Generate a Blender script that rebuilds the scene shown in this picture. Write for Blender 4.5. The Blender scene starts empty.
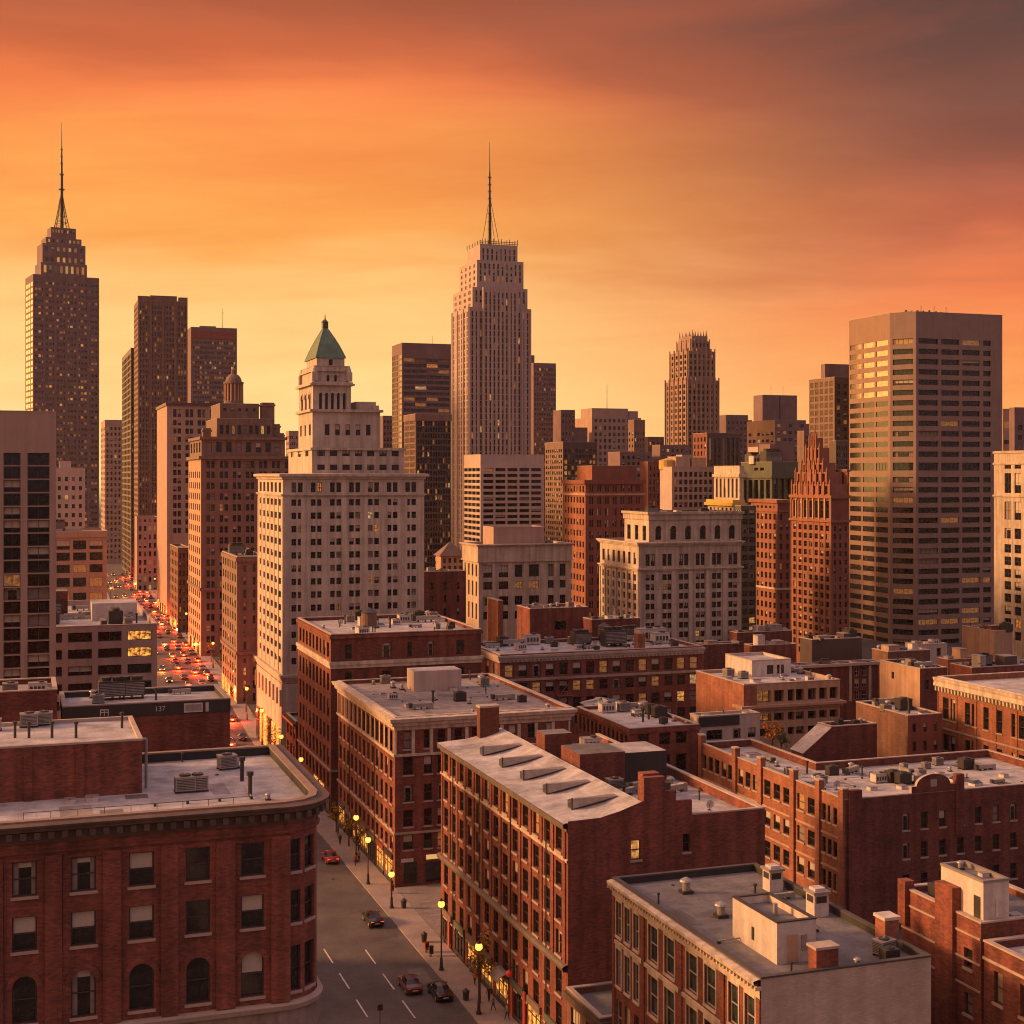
import bpy, bmesh, math, random
from mathutils import Vector, Matrix
random.seed(7)
SC = bpy.context.scene
COL = SC.collection
R = math.radians
# ---------------------------------------------------------------- camera, sky, sun, exposure
F, YH, CX, EYE = 1422.2, 475.0, 512.0, 60.0      # focal length in px, horizon row, centre column, eye height
cam = bpy.data.objects.new('camera', bpy.data.cameras.new('camera'))
COL.objects.link(cam); SC.camera = cam
cam.location = (0, 0, EYE); cam.rotation_euler = (R(90), 0, 0)
cam.data.lens = 50; cam.data.sensor_width = 36
cam.data.shift_y = -(512 - YH) / 1024
cam.data.clip_start = 1; SC.cycles.filter_width = 1.1; cam.data.clip_end = 30000
SC.view_settings.view_transform = 'Standard'; SC.view_settings.look = 'None'
SC.view_settings.exposure = 0.07; SC.view_settings.gamma = 1
SUN_AZ, SUN_EL = R(-90), R(19)                   # azimuth from +Y, negative to the left

def lin(r, g, b):
    f = lambda c: (c / 255 / 12.92) if c < 10.3 else ((c / 255 + .055) / 1.055) ** 2.4
    return (f(r), f(g), f(b), 1)

def make_world():
    w = bpy.data.worlds.new('World'); SC.world = w; w.use_nodes = True
    nt = w.node_tree; N = nt.nodes; Lk = nt.links; N.clear()
    def nd(t, **k):
        n = N.new(t)
        for a, v in k.items(): setattr(n, a, v)
        return n
    def mth(op, a, b=None, c=None, clamp=False):
        n = nd('ShaderNodeMath', operation=op, use_clamp=clamp)
        for i, v in enumerate((a, b, c)):
            if v is None: continue
            if isinstance(v, (int, float)): n.inputs[i].default_value = v
            else: Lk.new(v, n.inputs[i])
        return n.outputs[0]
    tc = nd('ShaderNodeTexCoord'); sp = nd('ShaderNodeSeparateXYZ'); Lk.new(tc.outputs['Generated'], sp.inputs[0])
    x, y, z = sp.outputs
    # streaky cloud sheets: the direction projected on a flat layer overhead
    zz = mth('ADD', mth('MAXIMUM', z, 0), .16)
    px, py = mth('DIVIDE', x, zz), mth('DIVIDE', y, zz)
    def noise(sx, sy, rot, sc, det, dist):
        cb = nd('ShaderNodeCombineXYZ'); Lk.new(px, cb.inputs[0]); Lk.new(py, cb.inputs[1])
        mp = nd('ShaderNodeMapping'); Lk.new(cb.outputs[0], mp.inputs[0])
        mp.inputs['Rotation'].default_value = (0, 0, rot); mp.inputs['Scale'].default_value = (sx, sy, 1)
        n = nd('ShaderNodeTexNoise'); Lk.new(mp.outputs[0], n.inputs['Vector'])
        n.inputs['Scale'].default_value = sc; n.inputs['Detail'].default_value = det
        n.inputs['Roughness'].default_value = .55; n.inputs['Distortion'].default_value = dist
        return n.outputs['Fac']
    n1 = noise(.55, 1.0, R(18), .9, 5, .6)        # broad sheets
    n2 = noise(.6, 1.3, R(-32), 1.3, 8, 1.2)      # fine streaks
    sh = mth('ADD', mth('MULTIPLY', mth('SUBTRACT', n1, .48), .12), mth('MULTIPLY', mth('SUBTRACT', n2, .48), .08))
    fade = mth('MULTIPLY', mth('MULTIPLY', z, 6, clamp=True), 1)
    ze = mth('ADD', z, mth('MULTIPLY', sh, fade))
    sx, sy = math.sin(R(-78)), math.cos(R(-78))   # the bright side of the sky
    hx = mth('POWER', mth('ADD', mth('ADD', mth('MULTIPLY', x, x), mth('MULTIPLY', y, y)), 1e-5), .5)
    a = mth('DIVIDE', mth('ADD', mth('MULTIPLY', x, sx), mth('MULTIPLY', y, sy)), hx)
    def ramp(stops):
        r = nd('ShaderNodeValToRGB'); Lk.new(ze, r.inputs[0]); e = r.color_ramp.elements
        while len(e) < len(stops): e.new(.5)
        for i, (p, c) in enumerate(stops): e[i].position = p; e[i].color = c
        return r.outputs[0]
    def lc(r, g, b): return (r, g, b, 1)
    left = ramp([(0, lin(255, 222, 146)), (.06, lin(255, 214, 138)), (.122, lin(255, 202, 124)), (.149, lin(254, 190, 112)), (.172, lin(251, 168, 84)), (.20, lin(249, 156, 78)),
                 (.235, lin(248, 141, 76)), (.264, lin(240, 127, 72)), (.288, lin(204, 106, 67)), (.315, lin(160, 88, 64)), (.36, lin(120, 74, 63)), (.55, lc(.62, .39, .38)), (1, lc(.72, .49, .54))])
    right = ramp([(0, lin(254, 178, 100)), (.05, lin(252, 164, 92)), (.10, lin(247, 142, 82)), (.125, lin(238, 128, 79)), (.16, lin(192, 100, 72)),
                  (.21, lin(140, 82, 68)), (.30, lin(92, 66, 62)), (.36, lin(86, 64, 62)), (.55, lc(.52, .35, .37)), (1, lc(.72, .49, .54))])
    back = ramp([(0, lc(.25, .145, .155)), (.12, lc(.32, .195, .21)), (.35, lc(.46, .30, .335)), (1, lc(.72, .49, .54))])
    def mix(f, c1, c2, mode='MIX'):
        m = nd('ShaderNodeMix', data_type='RGBA', blend_type=mode)
        if isinstance(f, (int, float)): m.inputs[0].default_value = f
        else: Lk.new(f, m.inputs[0])
        Lk.new(c1, m.inputs[6]); Lk.new(c2, m.inputs[7])
        return m.outputs[2]
    def mr(v, a0, a1):
        n = nd('ShaderNodeMapRange', interpolation_type='SMOOTHSTEP'); Lk.new(v, n.inputs[0])
        n.inputs[1].default_value = a0; n.inputs[2].default_value = a1
        return n.outputs[0]
    A0, A1 = math.cos(R(98)), math.cos(R(70))
    c = mix(mr(a, A0, A1), right, left)
    c = mix(mr(a, -.15, -.55), c, back)
    # long thin bars of cloud, brighter and duller, nearly level with the horizon
    cb = nd('ShaderNodeCombineXYZ'); azb = mth('ARCTAN2', x, y); Lk.new(mth('MULTIPLY', azb, 2.6), cb.inputs[0]); Lk.new(mth('ADD', mth('MULTIPLY', z, 26), mth('MULTIPLY', azb, -1.8)), cb.inputs[1])
    nb = nd('ShaderNodeTexNoise'); Lk.new(cb.outputs[0], nb.inputs['Vector']); nb.inputs['Scale'].default_value = 1.0; nb.inputs['Detail'].default_value = 7; nb.inputs['Roughness'].default_value = .6; nb.inputs['Distortion'].default_value = .5
    kb = nd('ShaderNodeMapRange'); Lk.new(nb.outputs['Fac'], kb.inputs[0]); kb.inputs[1].default_value = .3; kb.inputs[2].default_value = .7; kb.inputs[3].default_value = .89; kb.inputs[4].default_value = 1.10
    vb = nd('ShaderNodeVectorMath', operation='MULTIPLY'); Lk.new(c, vb.inputs[0]); kk = nd('ShaderNodeCombineXYZ'); Lk.new(mth('POWER', kb.outputs[0], .5), kk.inputs[0]); Lk.new(kb.outputs[0], kk.inputs[1]); Lk.new(mth('POWER', kb.outputs[0], 1.25), kk.inputs[2])
    Lk.new(kk.outputs[0], vb.inputs[1]); c = vb.outputs[0]
    # pink-red wisps
    wf = mth('MULTIPLY', mth('MULTIPLY', mr(n2, .50, .72), mr(z, .1, .2)), .22)
    rc = nd('ShaderNodeRGB'); rc.outputs[0].default_value = lin(240, 112, 62)
    wf = mth('MULTIPLY', wf, mr(z, .42, .3))
    c = mix(wf, c, rc.outputs[0])
    # glow about the sun, left of the frame, behind thin cloud
    sd = Vector((math.sin(SUN_AZ) * math.cos(SUN_EL), math.cos(SUN_AZ) * math.cos(SUN_EL), math.sin(SUN_EL)))
    d = mth('ADD', mth('ADD', mth('MULTIPLY', x, sd.x), mth('MULTIPLY', y, sd.y)), mth('MULTIPLY', z, sd.z))
    g = mr(d, .62, 1.0)
    gp = mth('MULTIPLY', mth('POWER', g, 1.4), 2.2)
    gc = nd('ShaderNodeRGB'); gc.outputs[0].default_value = (1, .42, .10, 1)
    gm = nd('ShaderNodeVectorMath', operation='SCALE'); Lk.new(gc.outputs[0], gm.inputs[0]); Lk.new(gp, gm.inputs['Scale'])
    c = mix(1.0, c, gm.outputs[0], 'ADD')
    # the brightest part of the sunset sky, low down, left of what the camera sees
    az = mth('ARCTAN2', x, y)
    lf = mth('MULTIPLY', mr(az, R(-21), R(-40)), mr(az, R(-120), R(-85)))
    lf = mth('MULTIPLY', mth('MULTIPLY', lf, mr(z, .62, .02)), 2.3)
    lcx = nd('ShaderNodeRGB'); lcx.outputs[0].default_value = (1, .43, .08, 1)
    lm = nd('ShaderNodeVectorMath', operation='SCALE'); Lk.new(lcx.outputs[0], lm.inputs[0]); Lk.new(lf, lm.inputs['Scale'])
    c = mix(1.0, c, lm.outputs[0], 'ADD')
    # below the horizon
    gr = nd('ShaderNodeRGB'); gr.outputs[0].default_value = (.10, .06, .045, 1)
    c = mix(mr(z, -.002, -.03), c, gr.outputs[0])
    bg = nd('ShaderNodeBackground'); Lk.new(c, bg.inputs[0]); bg.inputs[1].default_value = 1.0
    out = nd('ShaderNodeOutputWorld'); Lk.new(bg.outputs[0], out.inputs[0])
make_world()
sun = bpy.data.objects.new('sun', bpy.data.lights.new('sun', 'SUN')); COL.objects.link(sun)
sun.data.energy = 5.0; sun.data.angle = R(8); sun.data.color = (1, .49, .19)
sun.rotation_euler = Vector((math.sin(SUN_AZ) * math.cos(SUN_EL), math.cos(SUN_AZ) * math.cos(SUN_EL), math.sin(SUN_EL))).to_track_quat('Z', 'Y').to_euler()

# ---------------------------------------------------------------- the street grid
YAW = R(19.1)
U = Vector((-math.sin(YAW), math.cos(YAW)))       # along the avenue, away from the camera
V = Vector((math.cos(YAW), math.sin(YAW)))        # across it, to the right
def gst(s, t, z=0): p = U * s + V * t; return Vector((p.x, p.y, z))
def ground(px, py, z=0.0):
    D = F * (EYE - z) / (py - YH); return Vector(((px - CX) / F * D, D, z))
def to_px(p):
    return CX + p.x / p.y * F, YH + (EYE - p.z) / p.y * F

# ---------------------------------------------------------------- materials
MATS = {}
def _mat(name):
    m = bpy.data.materials.new(name); m.use_nodes = True
    nt = m.node_tree; b = nt.nodes['Principled BSDF']; return m, nt, b
def surf(name, col, rough=.8, var=.25, scale=.35, fine=.0, streak=0.0, metal=0.0, coat=0):
    """plain stone, concrete, metal, membrane: a base colour with blotches, fine grain and rain streaks of its own"""
    if name in MATS: return MATS[name]
    m, nt, b = _mat(name); N, Lk = nt.nodes, nt.links
    tc = N.new('ShaderNodeTexCoord')
    n = N.new('ShaderNodeTexNoise'); n.inputs['Scale'].default_value = scale; n.inputs['Detail'].default_value = 6; n.inputs['Roughness'].default_value = .62
    Lk.new(tc.outputs['Object'], n.inputs['Vector'])
    mr = N.new('ShaderNodeMapRange'); Lk.new(n.outputs['Fac'], mr.inputs[0])
    mr.inputs[1].default_value = .28; mr.inputs[2].default_value = .72; mr.inputs[3].default_value = 1 - var; mr.inputs[4].default_value = 1 + var
    last = mr.outputs[0]
    if streak:
        mp = N.new('ShaderNodeMapping'); mp.inputs['Scale'].default_value = (1.1, 1.1, .045); Lk.new(tc.outputs['Object'], mp.inputs[0])
        n2 = N.new('ShaderNodeTexNoise'); n2.inputs['Scale'].default_value = 1; n2.inputs['Detail'].default_value = 4; Lk.new(mp.outputs[0], n2.inputs['Vector'])
        m2 = N.new('ShaderNodeMapRange'); Lk.new(n2.outputs['Fac'], m2.inputs[0]); m2.inputs[1].default_value = .35; m2.inputs[2].default_value = .6
        m2.inputs[3].default_value = 1 - streak; m2.inputs[4].default_value = 1
        mu = N.new('ShaderNodeMath'); mu.operation = 'MULTIPLY'; Lk.new(last, mu.inputs[0]); Lk.new(m2.outputs[0], mu.inputs[1]); last = mu.outputs[0]
    if fine:
        n3 = N.new('ShaderNodeTexNoise'); n3.inputs['Scale'].default_value = 3.5; n3.inputs['Detail'].default_value = 5; n3.inputs['Roughness'].default_value = .75; Lk.new(tc.outputs['Object'], n3.inputs['Vector'])
        m3 = N.new('ShaderNodeMapRange'); Lk.new(n3.outputs['Fac'], m3.inputs[0]); m3.inputs[1].default_value = .3; m3.inputs[2].default_value = .7
        m3.inputs[3].default_value = 1 - fine; m3.inputs[4].default_value = 1 + fine
        mu = N.new('ShaderNodeMath'); mu.operation = 'MULTIPLY'; Lk.new(last, mu.inputs[0]); Lk.new(m3.outputs[0], mu.inputs[1]); last = mu.outputs[0]
    vm = N.new('ShaderNodeVectorMath'); vm.operation = 'SCALE'; vm.inputs[0].default_value = col[:3]; Lk.new(last, vm.inputs['Scale'])
    Lk.new(vm.outputs[0], b.inputs['Base Color'])
    b.inputs['Roughness'].default_value = rough; b.inputs['Metallic'].default_value = metal
    b.inputs['Coat Weight'].default_value = coat
    MATS[name] = m; return m
def brick(name, c1, c2, mortar, scale=1.0, streak=.25, var=.3):
    if name in MATS: return MATS[name]
    m, nt, b = _mat(name); N, Lk = nt.nodes, nt.links
    tc = N.new('ShaderNodeTexCoord'); sp = N.new('ShaderNodeSeparateXYZ'); Lk.new(tc.outputs['Object'], sp.inputs[0])
    ad = N.new('ShaderNodeMath'); ad.operation = 'ADD'; Lk.new(sp.outputs[0], ad.inputs[0]); Lk.new(sp.outputs[1], ad.inputs[1])
    cb = N.new('ShaderNodeCombineXYZ'); Lk.new(ad.outputs[0], cb.inputs[0]); Lk.new(sp.outputs[2], cb.inputs[1])
    bt = N.new('ShaderNodeTexBrick'); Lk.new(cb.outputs[0], bt.inputs['Vector'])
    bt.inputs['Color1'].default_value = (*c1, 1); bt.inputs['Color2'].default_value = (*c2, 1); bt.inputs['Mortar'].default_value = (*mortar, 1)
    bt.inputs['Scale'].default_value = 1; bt.inputs['Brick Width'].default_value = .42 * scale; bt.inputs['Row Height'].default_value = .14 * scale
    bt.inputs['Mortar Size'].default_value = .012 * scale; bt.inputs['Mortar Smooth'].default_value = .2; bt.inputs['Bias'].default_value = -.1
    n = N.new('ShaderNodeTexNoise'); n.inputs['Scale'].default_value = .28; n.inputs['Detail'].default_value = 7; n.inputs['Roughness'].default_value = .65; Lk.new(tc.outputs['Object'], n.inputs['Vector'])
    mr = N.new('ShaderNodeMapRange'); Lk.new(n.outputs['Fac'], mr.inputs[0]); mr.inputs[1].default_value = .3; mr.inputs[2].default_value = .7; mr.inputs[3].default_value = 1 - var; mr.inputs[4].default_value = 1 + var
    mp = N.new('ShaderNodeMapping'); mp.inputs['Scale'].default_value = (.9, .9, .05); Lk.new(tc.outputs['Object'], mp.inputs[0])
    n2 = N.new('ShaderNodeTexNoise'); n2.inputs['Scale'].default_value = 1; n2.inputs['Detail'].default_value = 4; Lk.new(mp.outputs[0], n2.inputs['Vector'])
    m2 = N.new('ShaderNodeMapRange'); Lk.new(n2.outputs['Fac'], m2.inputs[0]); m2.inputs[1].default_value = .35; m2.inputs[2].default_value = .6; m2.inputs[3].default_value = 1 - streak; m2.inputs[4].default_value = 1
    mu = N.new('ShaderNodeMath'); mu.operation = 'MULTIPLY'; Lk.new(mr.outputs[0], mu.inputs[0]); Lk.new(m2.outputs[0], mu.inputs[1])
    vm = N.new('ShaderNodeVectorMath'); vm.operation = 'SCALE'; Lk.new(bt.outputs['Color'], vm.inputs[0]); Lk.new(mu.outputs[0], vm.inputs['Scale'])
    Lk.new(vm.outputs[0], b.inputs['Base Color']); b.inputs['Roughness'].default_value = .9
    bp = N.new('ShaderNodeBump'); bp.inputs['Strength'].default_value = .35; bp.inputs['Distance'].default_value = .02; Lk.new(bt.outputs['Fac'], bp.inputs['Height']); bp.invert = True
    Lk.new(bp.outputs[0], b.inputs['Normal'])
    MATS[name] = m; return m
def glass(name, col=(.012, .011, .013), rough=.06, ior=1.55):
    """window glass over a dark room: a glossy dark pane, faintly wavy, with patches of what stands inside"""
    if name in MATS: return MATS[name]
    m, nt, b = _mat(name); N, Lk = nt.nodes, nt.links
    tc = N.new('ShaderNodeTexCoord')
    n = N.new('ShaderNodeTexNoise'); n.inputs['Scale'].default_value = .9; n.inputs['Detail'].default_value = 3; Lk.new(tc.outputs['Object'], n.inputs['Vector'])
    mr = N.new('ShaderNodeMapRange'); Lk.new(n.outputs['Fac'], mr.inputs[0]); mr.inputs[1].default_value = .4; mr.inputs[2].default_value = .75; mr.inputs[3].default_value = .5; mr.inputs[4].default_value = 3.0
    vm = N.new('ShaderNodeVectorMath'); vm.operation = 'SCALE'; vm.inputs[0].default_value = col; Lk.new(mr.outputs[0], vm.inputs['Scale'])
    Lk.new(vm.outputs[0], b.inputs['Base Color']); b.inputs['Roughness'].default_value = rough; b.inputs['IOR'].default_value = ior
    MATS[name] = m; return m
def glow(name, col, e, base=(.3, .2, .1), patch=True, sc=1.1, lo=.12):
    if name in MATS: return MATS[name]
    m, nt, b = _mat(name); N, Lk = nt.nodes, nt.links
    b.inputs['Base Color'].default_value = (*base, 1); b.inputs['Emission Color'].default_value = (*col, 1); b.inputs['Roughness'].default_value = .3
    if patch:
        tc = N.new('ShaderNodeTexCoord'); n = N.new('ShaderNodeTexNoise'); n.inputs['Scale'].default_value = sc; n.inputs['Detail'].default_value = 4; n.inputs['Roughness'].default_value = .7; Lk.new(tc.outputs['Object'], n.inputs['Vector'])
        mr = N.new('ShaderNodeMapRange'); Lk.new(n.outputs['Fac'], mr.inputs[0]); mr.inputs[1].default_value = .42; mr.inputs[2].default_value = .66; mr.inputs[3].default_value = e * lo; mr.inputs[4].default_value = e
        Lk.new(mr.outputs[0], b.inputs['Emission Strength'])
    else: b.inputs['Emission Strength'].default_value = e
    MATS[name] = m; return m
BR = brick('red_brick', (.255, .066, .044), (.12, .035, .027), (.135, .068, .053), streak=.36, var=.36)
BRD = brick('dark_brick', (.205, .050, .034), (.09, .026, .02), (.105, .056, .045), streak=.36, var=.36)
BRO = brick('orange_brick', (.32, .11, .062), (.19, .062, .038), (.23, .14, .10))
BRB = brick('brown_brick', (.19, .085, .055), (.13, .06, .042), (.14, .10, .08))
BRW = brick('painted_white_brick', (.44, .36, .31), (.37, .30, .26), (.30, .24, .21), streak=.12, var=.22)
WST = surf('white_stone', (.47, .39, .33), .85, .20, .3, .16, .32)
BST = surf('beige_stone', (.42, .34, .275), .85, .22, .3, .16, .35)
CRM = surf('cream_trim', (.50, .41, .33), .7, .24, .6, .2, .32)
TAN = surf('tan_stucco', (.40, .25, .17), .9, .18, .3, .08, .22)
CBR = surf('brown_concrete', (.235, .165, .148), .85, .10, .2, .06, .12)
CGR = surf('grey_concrete', (.36, .29, .26), .85, .12, .2, .06, .16)
CPK = surf('pale_concrete', (.44, .35, .31), .85, .12, .2, .06, .16)
BRN = surf('brown_stone', (.185, .118, .098), .85, .18, .25, .1, .25)
DRK = surf('dark_metal_cladding', (.075, .05, .047), .5, .2, .3, .05, .1)
DGR = surf('dark_green_cladding', (.085, .092, .072), .6, .2, .3, .06, .2)
MAU = surf('mauve_brown_stone', (.175, .112, .118), .85, .20, .2, .08, .18)
PNK = surf('pink_concrete', (.36, .245, .205), .85, .12, .2, .06, .16)
RED = surf('red_terracotta', (.24, .095, .062), .85, .18, .4, .12, .2)  # on the two red towers, the sunlit-side tone
REDD = surf('deep_red_stone', (.19, .066, .05), .85, .18, .3, .1, .2)  # on the two red towers, the shaded-side tone; elsewhere a plain deep red
def roofing(name, c1, c2, rough, stain, lap=1.6):
    """roofing sheet: strips with lap joints, patched areas and ponding stains"""
    m, nt, b = _mat(name); N, Lk = nt.nodes, nt.links
    tc = N.new('ShaderNodeTexCoord')
    def noise(sc, det, lo, hi, a, z, rg=.65):
        n = N.new('ShaderNodeTexNoise'); n.inputs['Scale'].default_value = sc; n.inputs['Detail'].default_value = det; n.inputs['Roughness'].default_value = rg; Lk.new(tc.outputs['Object'], n.inputs['Vector'])
        r = N.new('ShaderNodeMapRange'); Lk.new(n.outputs['Fac'], r.inputs[0]); r.inputs[1].default_value = lo; r.inputs[2].default_value = hi; r.inputs[3].default_value = a; r.inputs[4].default_value = z; return r.outputs[0]
    bt = N.new('ShaderNodeTexBrick'); Lk.new(tc.outputs['Object'], bt.inputs['Vector']); bt.inputs['Scale'].default_value = 1; bt.inputs['Brick Width'].default_value = lap * 5; bt.inputs['Row Height'].default_value = lap
    bt.inputs['Mortar Size'].default_value = .035; bt.inputs['Mortar Smooth'].default_value = .4; bt.inputs['Color1'].default_value = (*c1, 1); bt.inputs['Color2'].default_value = (*[x * .86 for x in c1], 1); bt.inputs['Mortar'].default_value = (*[x * .66 for x in c1], 1)
    mx = N.new('ShaderNodeMix'); mx.data_type = 'RGBA'; Lk.new(noise(.11, 8, .50, .64, 0, 1, .7), mx.inputs[0]); Lk.new(bt.outputs['Color'], mx.inputs[6]); mx.inputs[7].default_value = (*c2, 1)
    q = noise(.45, 6, .32, .62, 1 - stain, 1.06); f = noise(4, 4, .3, .7, .85, 1.12, .8)
    mu = N.new('ShaderNodeMath'); mu.operation = 'MULTIPLY'; Lk.new(q, mu.inputs[0]); Lk.new(f, mu.inputs[1])
    vm = N.new('ShaderNodeVectorMath'); vm.operation = 'SCALE'; Lk.new(mx.outputs[2], vm.inputs[0]); Lk.new(mu.outputs[0], vm.inputs['Scale'])
    Lk.new(vm.outputs[0], b.inputs['Base Color']); b.inputs['Roughness'].default_value = rough; MATS[name] = m; return m
RF1 = roofing('pale_roof_membrane', (.455, .425, .435), (.25, .235, .245), .75, .45)
RF2 = roofing('grey_roof_felt', (.18, .166, .174), (.09, .084, .089), .9, .42, 1.0)
RF3 = roofing('gravel_roof', (.30, .255, .25), (.16, .135, .13), .95, .45, 3.5)
BLK = surf('black_tar', (.028, .026, .026), .8, .3, .4, .1)
COP = surf('coping_stone', (.36, .29, .25), .8, .2, .5, .15)
COPM = surf('metal_coping', (.33, .29, .28), .45, .15, .5, .08, metal=.6)
GALV = surf('galvanised_metal', (.36, .33, .32), .45, .2, 1.2, .12, .15, metal=.55)
WMET = surf('white_painted_metal', (.52, .46, .43), .5, .16, 1.0, .08, .2)
DMET = surf('dark_painted_metal', (.035, .03, .03), .45, .2, 1.0, .05)
GRN = surf('green_copper', (.075, .135, .09), .55, .22, .3, .12, .25)
FRM = surf('dark_window_frame', (.045, .032, .028), .5, .2, 1)
FRW = surf('pale_window_frame', (.34, .29, .26), .6, .15, 1)
SIL = surf('stone_sill', (.33, .25, .21), .85, .2, .8, .1)
BLI = surf('window_blind', (.40, .34, .28), .8, .15, 1.2, .05)
CUR = surf('drawn_curtain', (.20, .155, .135), .9, .25, 1.5, .05)
GLA = glass('dark_window_glass')
GLB = glass('brown_tinted_glass', (.022, .015, .013), .08, 1.7)
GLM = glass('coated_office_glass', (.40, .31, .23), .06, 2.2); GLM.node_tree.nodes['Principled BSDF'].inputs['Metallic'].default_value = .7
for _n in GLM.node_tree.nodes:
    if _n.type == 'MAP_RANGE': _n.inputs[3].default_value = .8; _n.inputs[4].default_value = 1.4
GLG = glass('green_tinted_glass', (.02, .028, .024), .08, 1.6)
LIT = glow('lit_window', (1, .44, .10), 1.0, sc=1.6)
LITP = glow('pale_lit_window', (1, .60, .26), .75, sc=2.2, lo=.05)
LITO = glow('orange_lit_window', (1, .30, .05), .8, sc=1.9, lo=.05)
LITD = glow('dim_lit_window', (1, .36, .09), .30, sc=1.6)
LITS = glow('lit_shopfront', (1, .37, .055), 2.0, sc=1.5, lo=.015)
LMP = glow('lamp_globe', (1, .36, .05), 2.6, (.9, .6, .3), False)
TAIL = glow('tail_light', (1, .05, .012), 10, (.4, .02, .02), False)
HEAD = glow('head_light', (1, .5, .14), 9, (.8, .7, .6), False)
ASP = surf('asphalt', (.082, .069, .066), .8, .38, .22, .26, .0)
PAV = surf('pavement_concrete', (.27, .215, .195), .88, .24, .3, .14)
PNT = surf('road_paint', (.55, .48, .44), .7, .3, 1.2, .15)
PNTW = surf('worn_road_paint', (.22, .19, .175), .8, .4, .9, .3)

# ---------------------------------------------------------------- mesh helpers
def newobj(name, me, parent=None, loc=(0, 0, 0), rz=0.0):
    o = bpy.data.objects.new(name, me); COL.objects.link(o); o.parent = parent
    o.location = loc; o.rotation_euler = (0, 0, rz); return o
def tag(o, label=None, cat=None, group=None, kind=None):
    for k, v in (('label', label), ('category', cat), ('group', group), ('kind', kind)):
        if v: o[k] = v
    return o
class MB:
    def __init__(s): s.v = []; s.f = []; s.m = []; s.mats = []
    def mi(s, mat):
        if mat not in s.mats: s.mats.append(mat)
        return s.mats.index(mat)
    def face(s, pts, mat):
        n = len(s.v); s.v.extend([tuple(p) for p in pts]); s.f.append(tuple(range(n, n + len(pts)))); s.m.append(s.mi(mat))
    def box(s, x0, y0, z0, x1, y1, z1, mat, top=None, rz=0, c=(0, 0)):
        P = [(x0, y0, z0), (x1, y0, z0), (x1, y1, z0), (x0, y1, z0), (x0, y0, z1), (x1, y0, z1), (x1, y1, z1), (x0, y1, z1)]
        if rz:
            ca, sa = math.cos(rz), math.sin(rz)
            P = [(c[0] + (x - c[0]) * ca - (y - c[1]) * sa, c[1] + (x - c[0]) * sa + (y - c[1]) * ca, z) for x, y, z in P]
        n = len(s.v); s.v.extend(P); mi = s.mi(mat); mt = s.mi(top or mat)
        for q, k in (((0, 3, 2, 1), mi), ((4, 5, 6, 7), mt), ((0, 1, 5, 4), mi), ((1, 2, 6, 5), mi), ((2, 3, 7, 6), mi), ((3, 0, 4, 7), mi)):
            s.f.append(tuple(n + i for i in q)); s.m.append(k)
    def frustum(s, c, r0, r1, z0, z1, mat, n=12, cap=True, ph=0.0, sx=1, sy=1):
        b = len(s.v); mi = s.mi(mat)
        for r, z in ((r0, z0), (r1, z1)):
            for i in range(n):
                a = ph + 2 * math.pi * i / n; s.v.append((c[0] + r * sx * math.cos(a), c[1] + r * sy * math.sin(a), z))
        for i in range(n):
            j = (i + 1) % n; s.f.append((b + i, b + j, b + n + j, b + n + i)); s.m.append(mi)
        if cap:
            s.f.append(tuple(b + n + i for i in range(n))); s.m.append(mi)
            s.f.append(tuple(b + i for i in reversed(range(n)))); s.m.append(mi)
    def tube(s, p, q, r, mat, n=6, r2=None):
        p, q = Vector(p), Vector(q); d = (q - p).normalized(); a = d.orthogonal().normalized(); b = d.cross(a)
        k = len(s.v); mi = s.mi(mat)
        for c, rr in ((p, r), (q, r if r2 is None else r2)):
            for i in range(n):
                t = 2 * math.pi * i / n; s.v.append(tuple(c + a * rr * math.cos(t) + b * rr * math.sin(t)))
        for i in range(n):
            j = (i + 1) % n; s.f.append((k + i, k + j, k + n + j, k + n + i)); s.m.append(mi)
        s.f.append(tuple(k + n + i for i in range(n))); s.m.append(mi)
        s.f.append(tuple(k + i for i in reversed(range(n)))); s.m.append(mi)
    def sphere(s, c, r, mat, n=10, m=6, sz=1.0, z0=-1.0):
        prev = None; mi = s.mi(mat); t0 = math.asin(z0)
        for j in range(m + 1):
            t = t0 + (math.pi / 2 - t0) * j / m; k = len(s.v)
            for i in range(n):
                a = 2 * math.pi * i / n; s.v.append((c[0] + r * math.cos(t) * math.cos(a), c[1] + r * math.cos(t) * math.sin(a), c[2] + r * sz * math.sin(t)))
            if prev is not None:
                for i in range(n):
                    s.f.append((prev + i, prev + (i + 1) % n, k + (i + 1) % n, k + i)); s.m.append(mi)
            prev = k
    def sweep(s, pts, prof, mat, closed=True, cyc=False):
        """a moulding: profile points (outward, z) carried round a footprint with mitred corners"""
        rings = [[(x, y, z) for x, y in poly_off(pts, o, closed)] for o, z in prof]
        n = len(pts); k = len(rings); mi = s.mi(mat)
        for a in range(k if cyc else k - 1):
            r0, r1 = rings[a], rings[(a + 1) % k]; b = len(s.v); s.v.extend(r0); s.v.extend(r1)
            for i in range(n if closed else n - 1):
                j = (i + 1) % n; s.f.append((b + i, b + j, b + n + j, b + n + i)); s.m.append(mi)
    def mesh(s, name, smooth=False):
        me = bpy.data.meshes.new(name); me.from_pydata(s.v, [], s.f)
        for m in s.mats: me.materials.append(m)
        me.polygons.foreach_set('material_index', s.m)
        if smooth: me.polygons.foreach_set('use_smooth', [True] * len(s.f))
        me.update(); return me
    def build(s, name, parent=None, loc=(0, 0, 0), rz=0.0, smooth=False):
        return newobj(name, s.mesh(name, smooth), parent, loc, rz)
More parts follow.
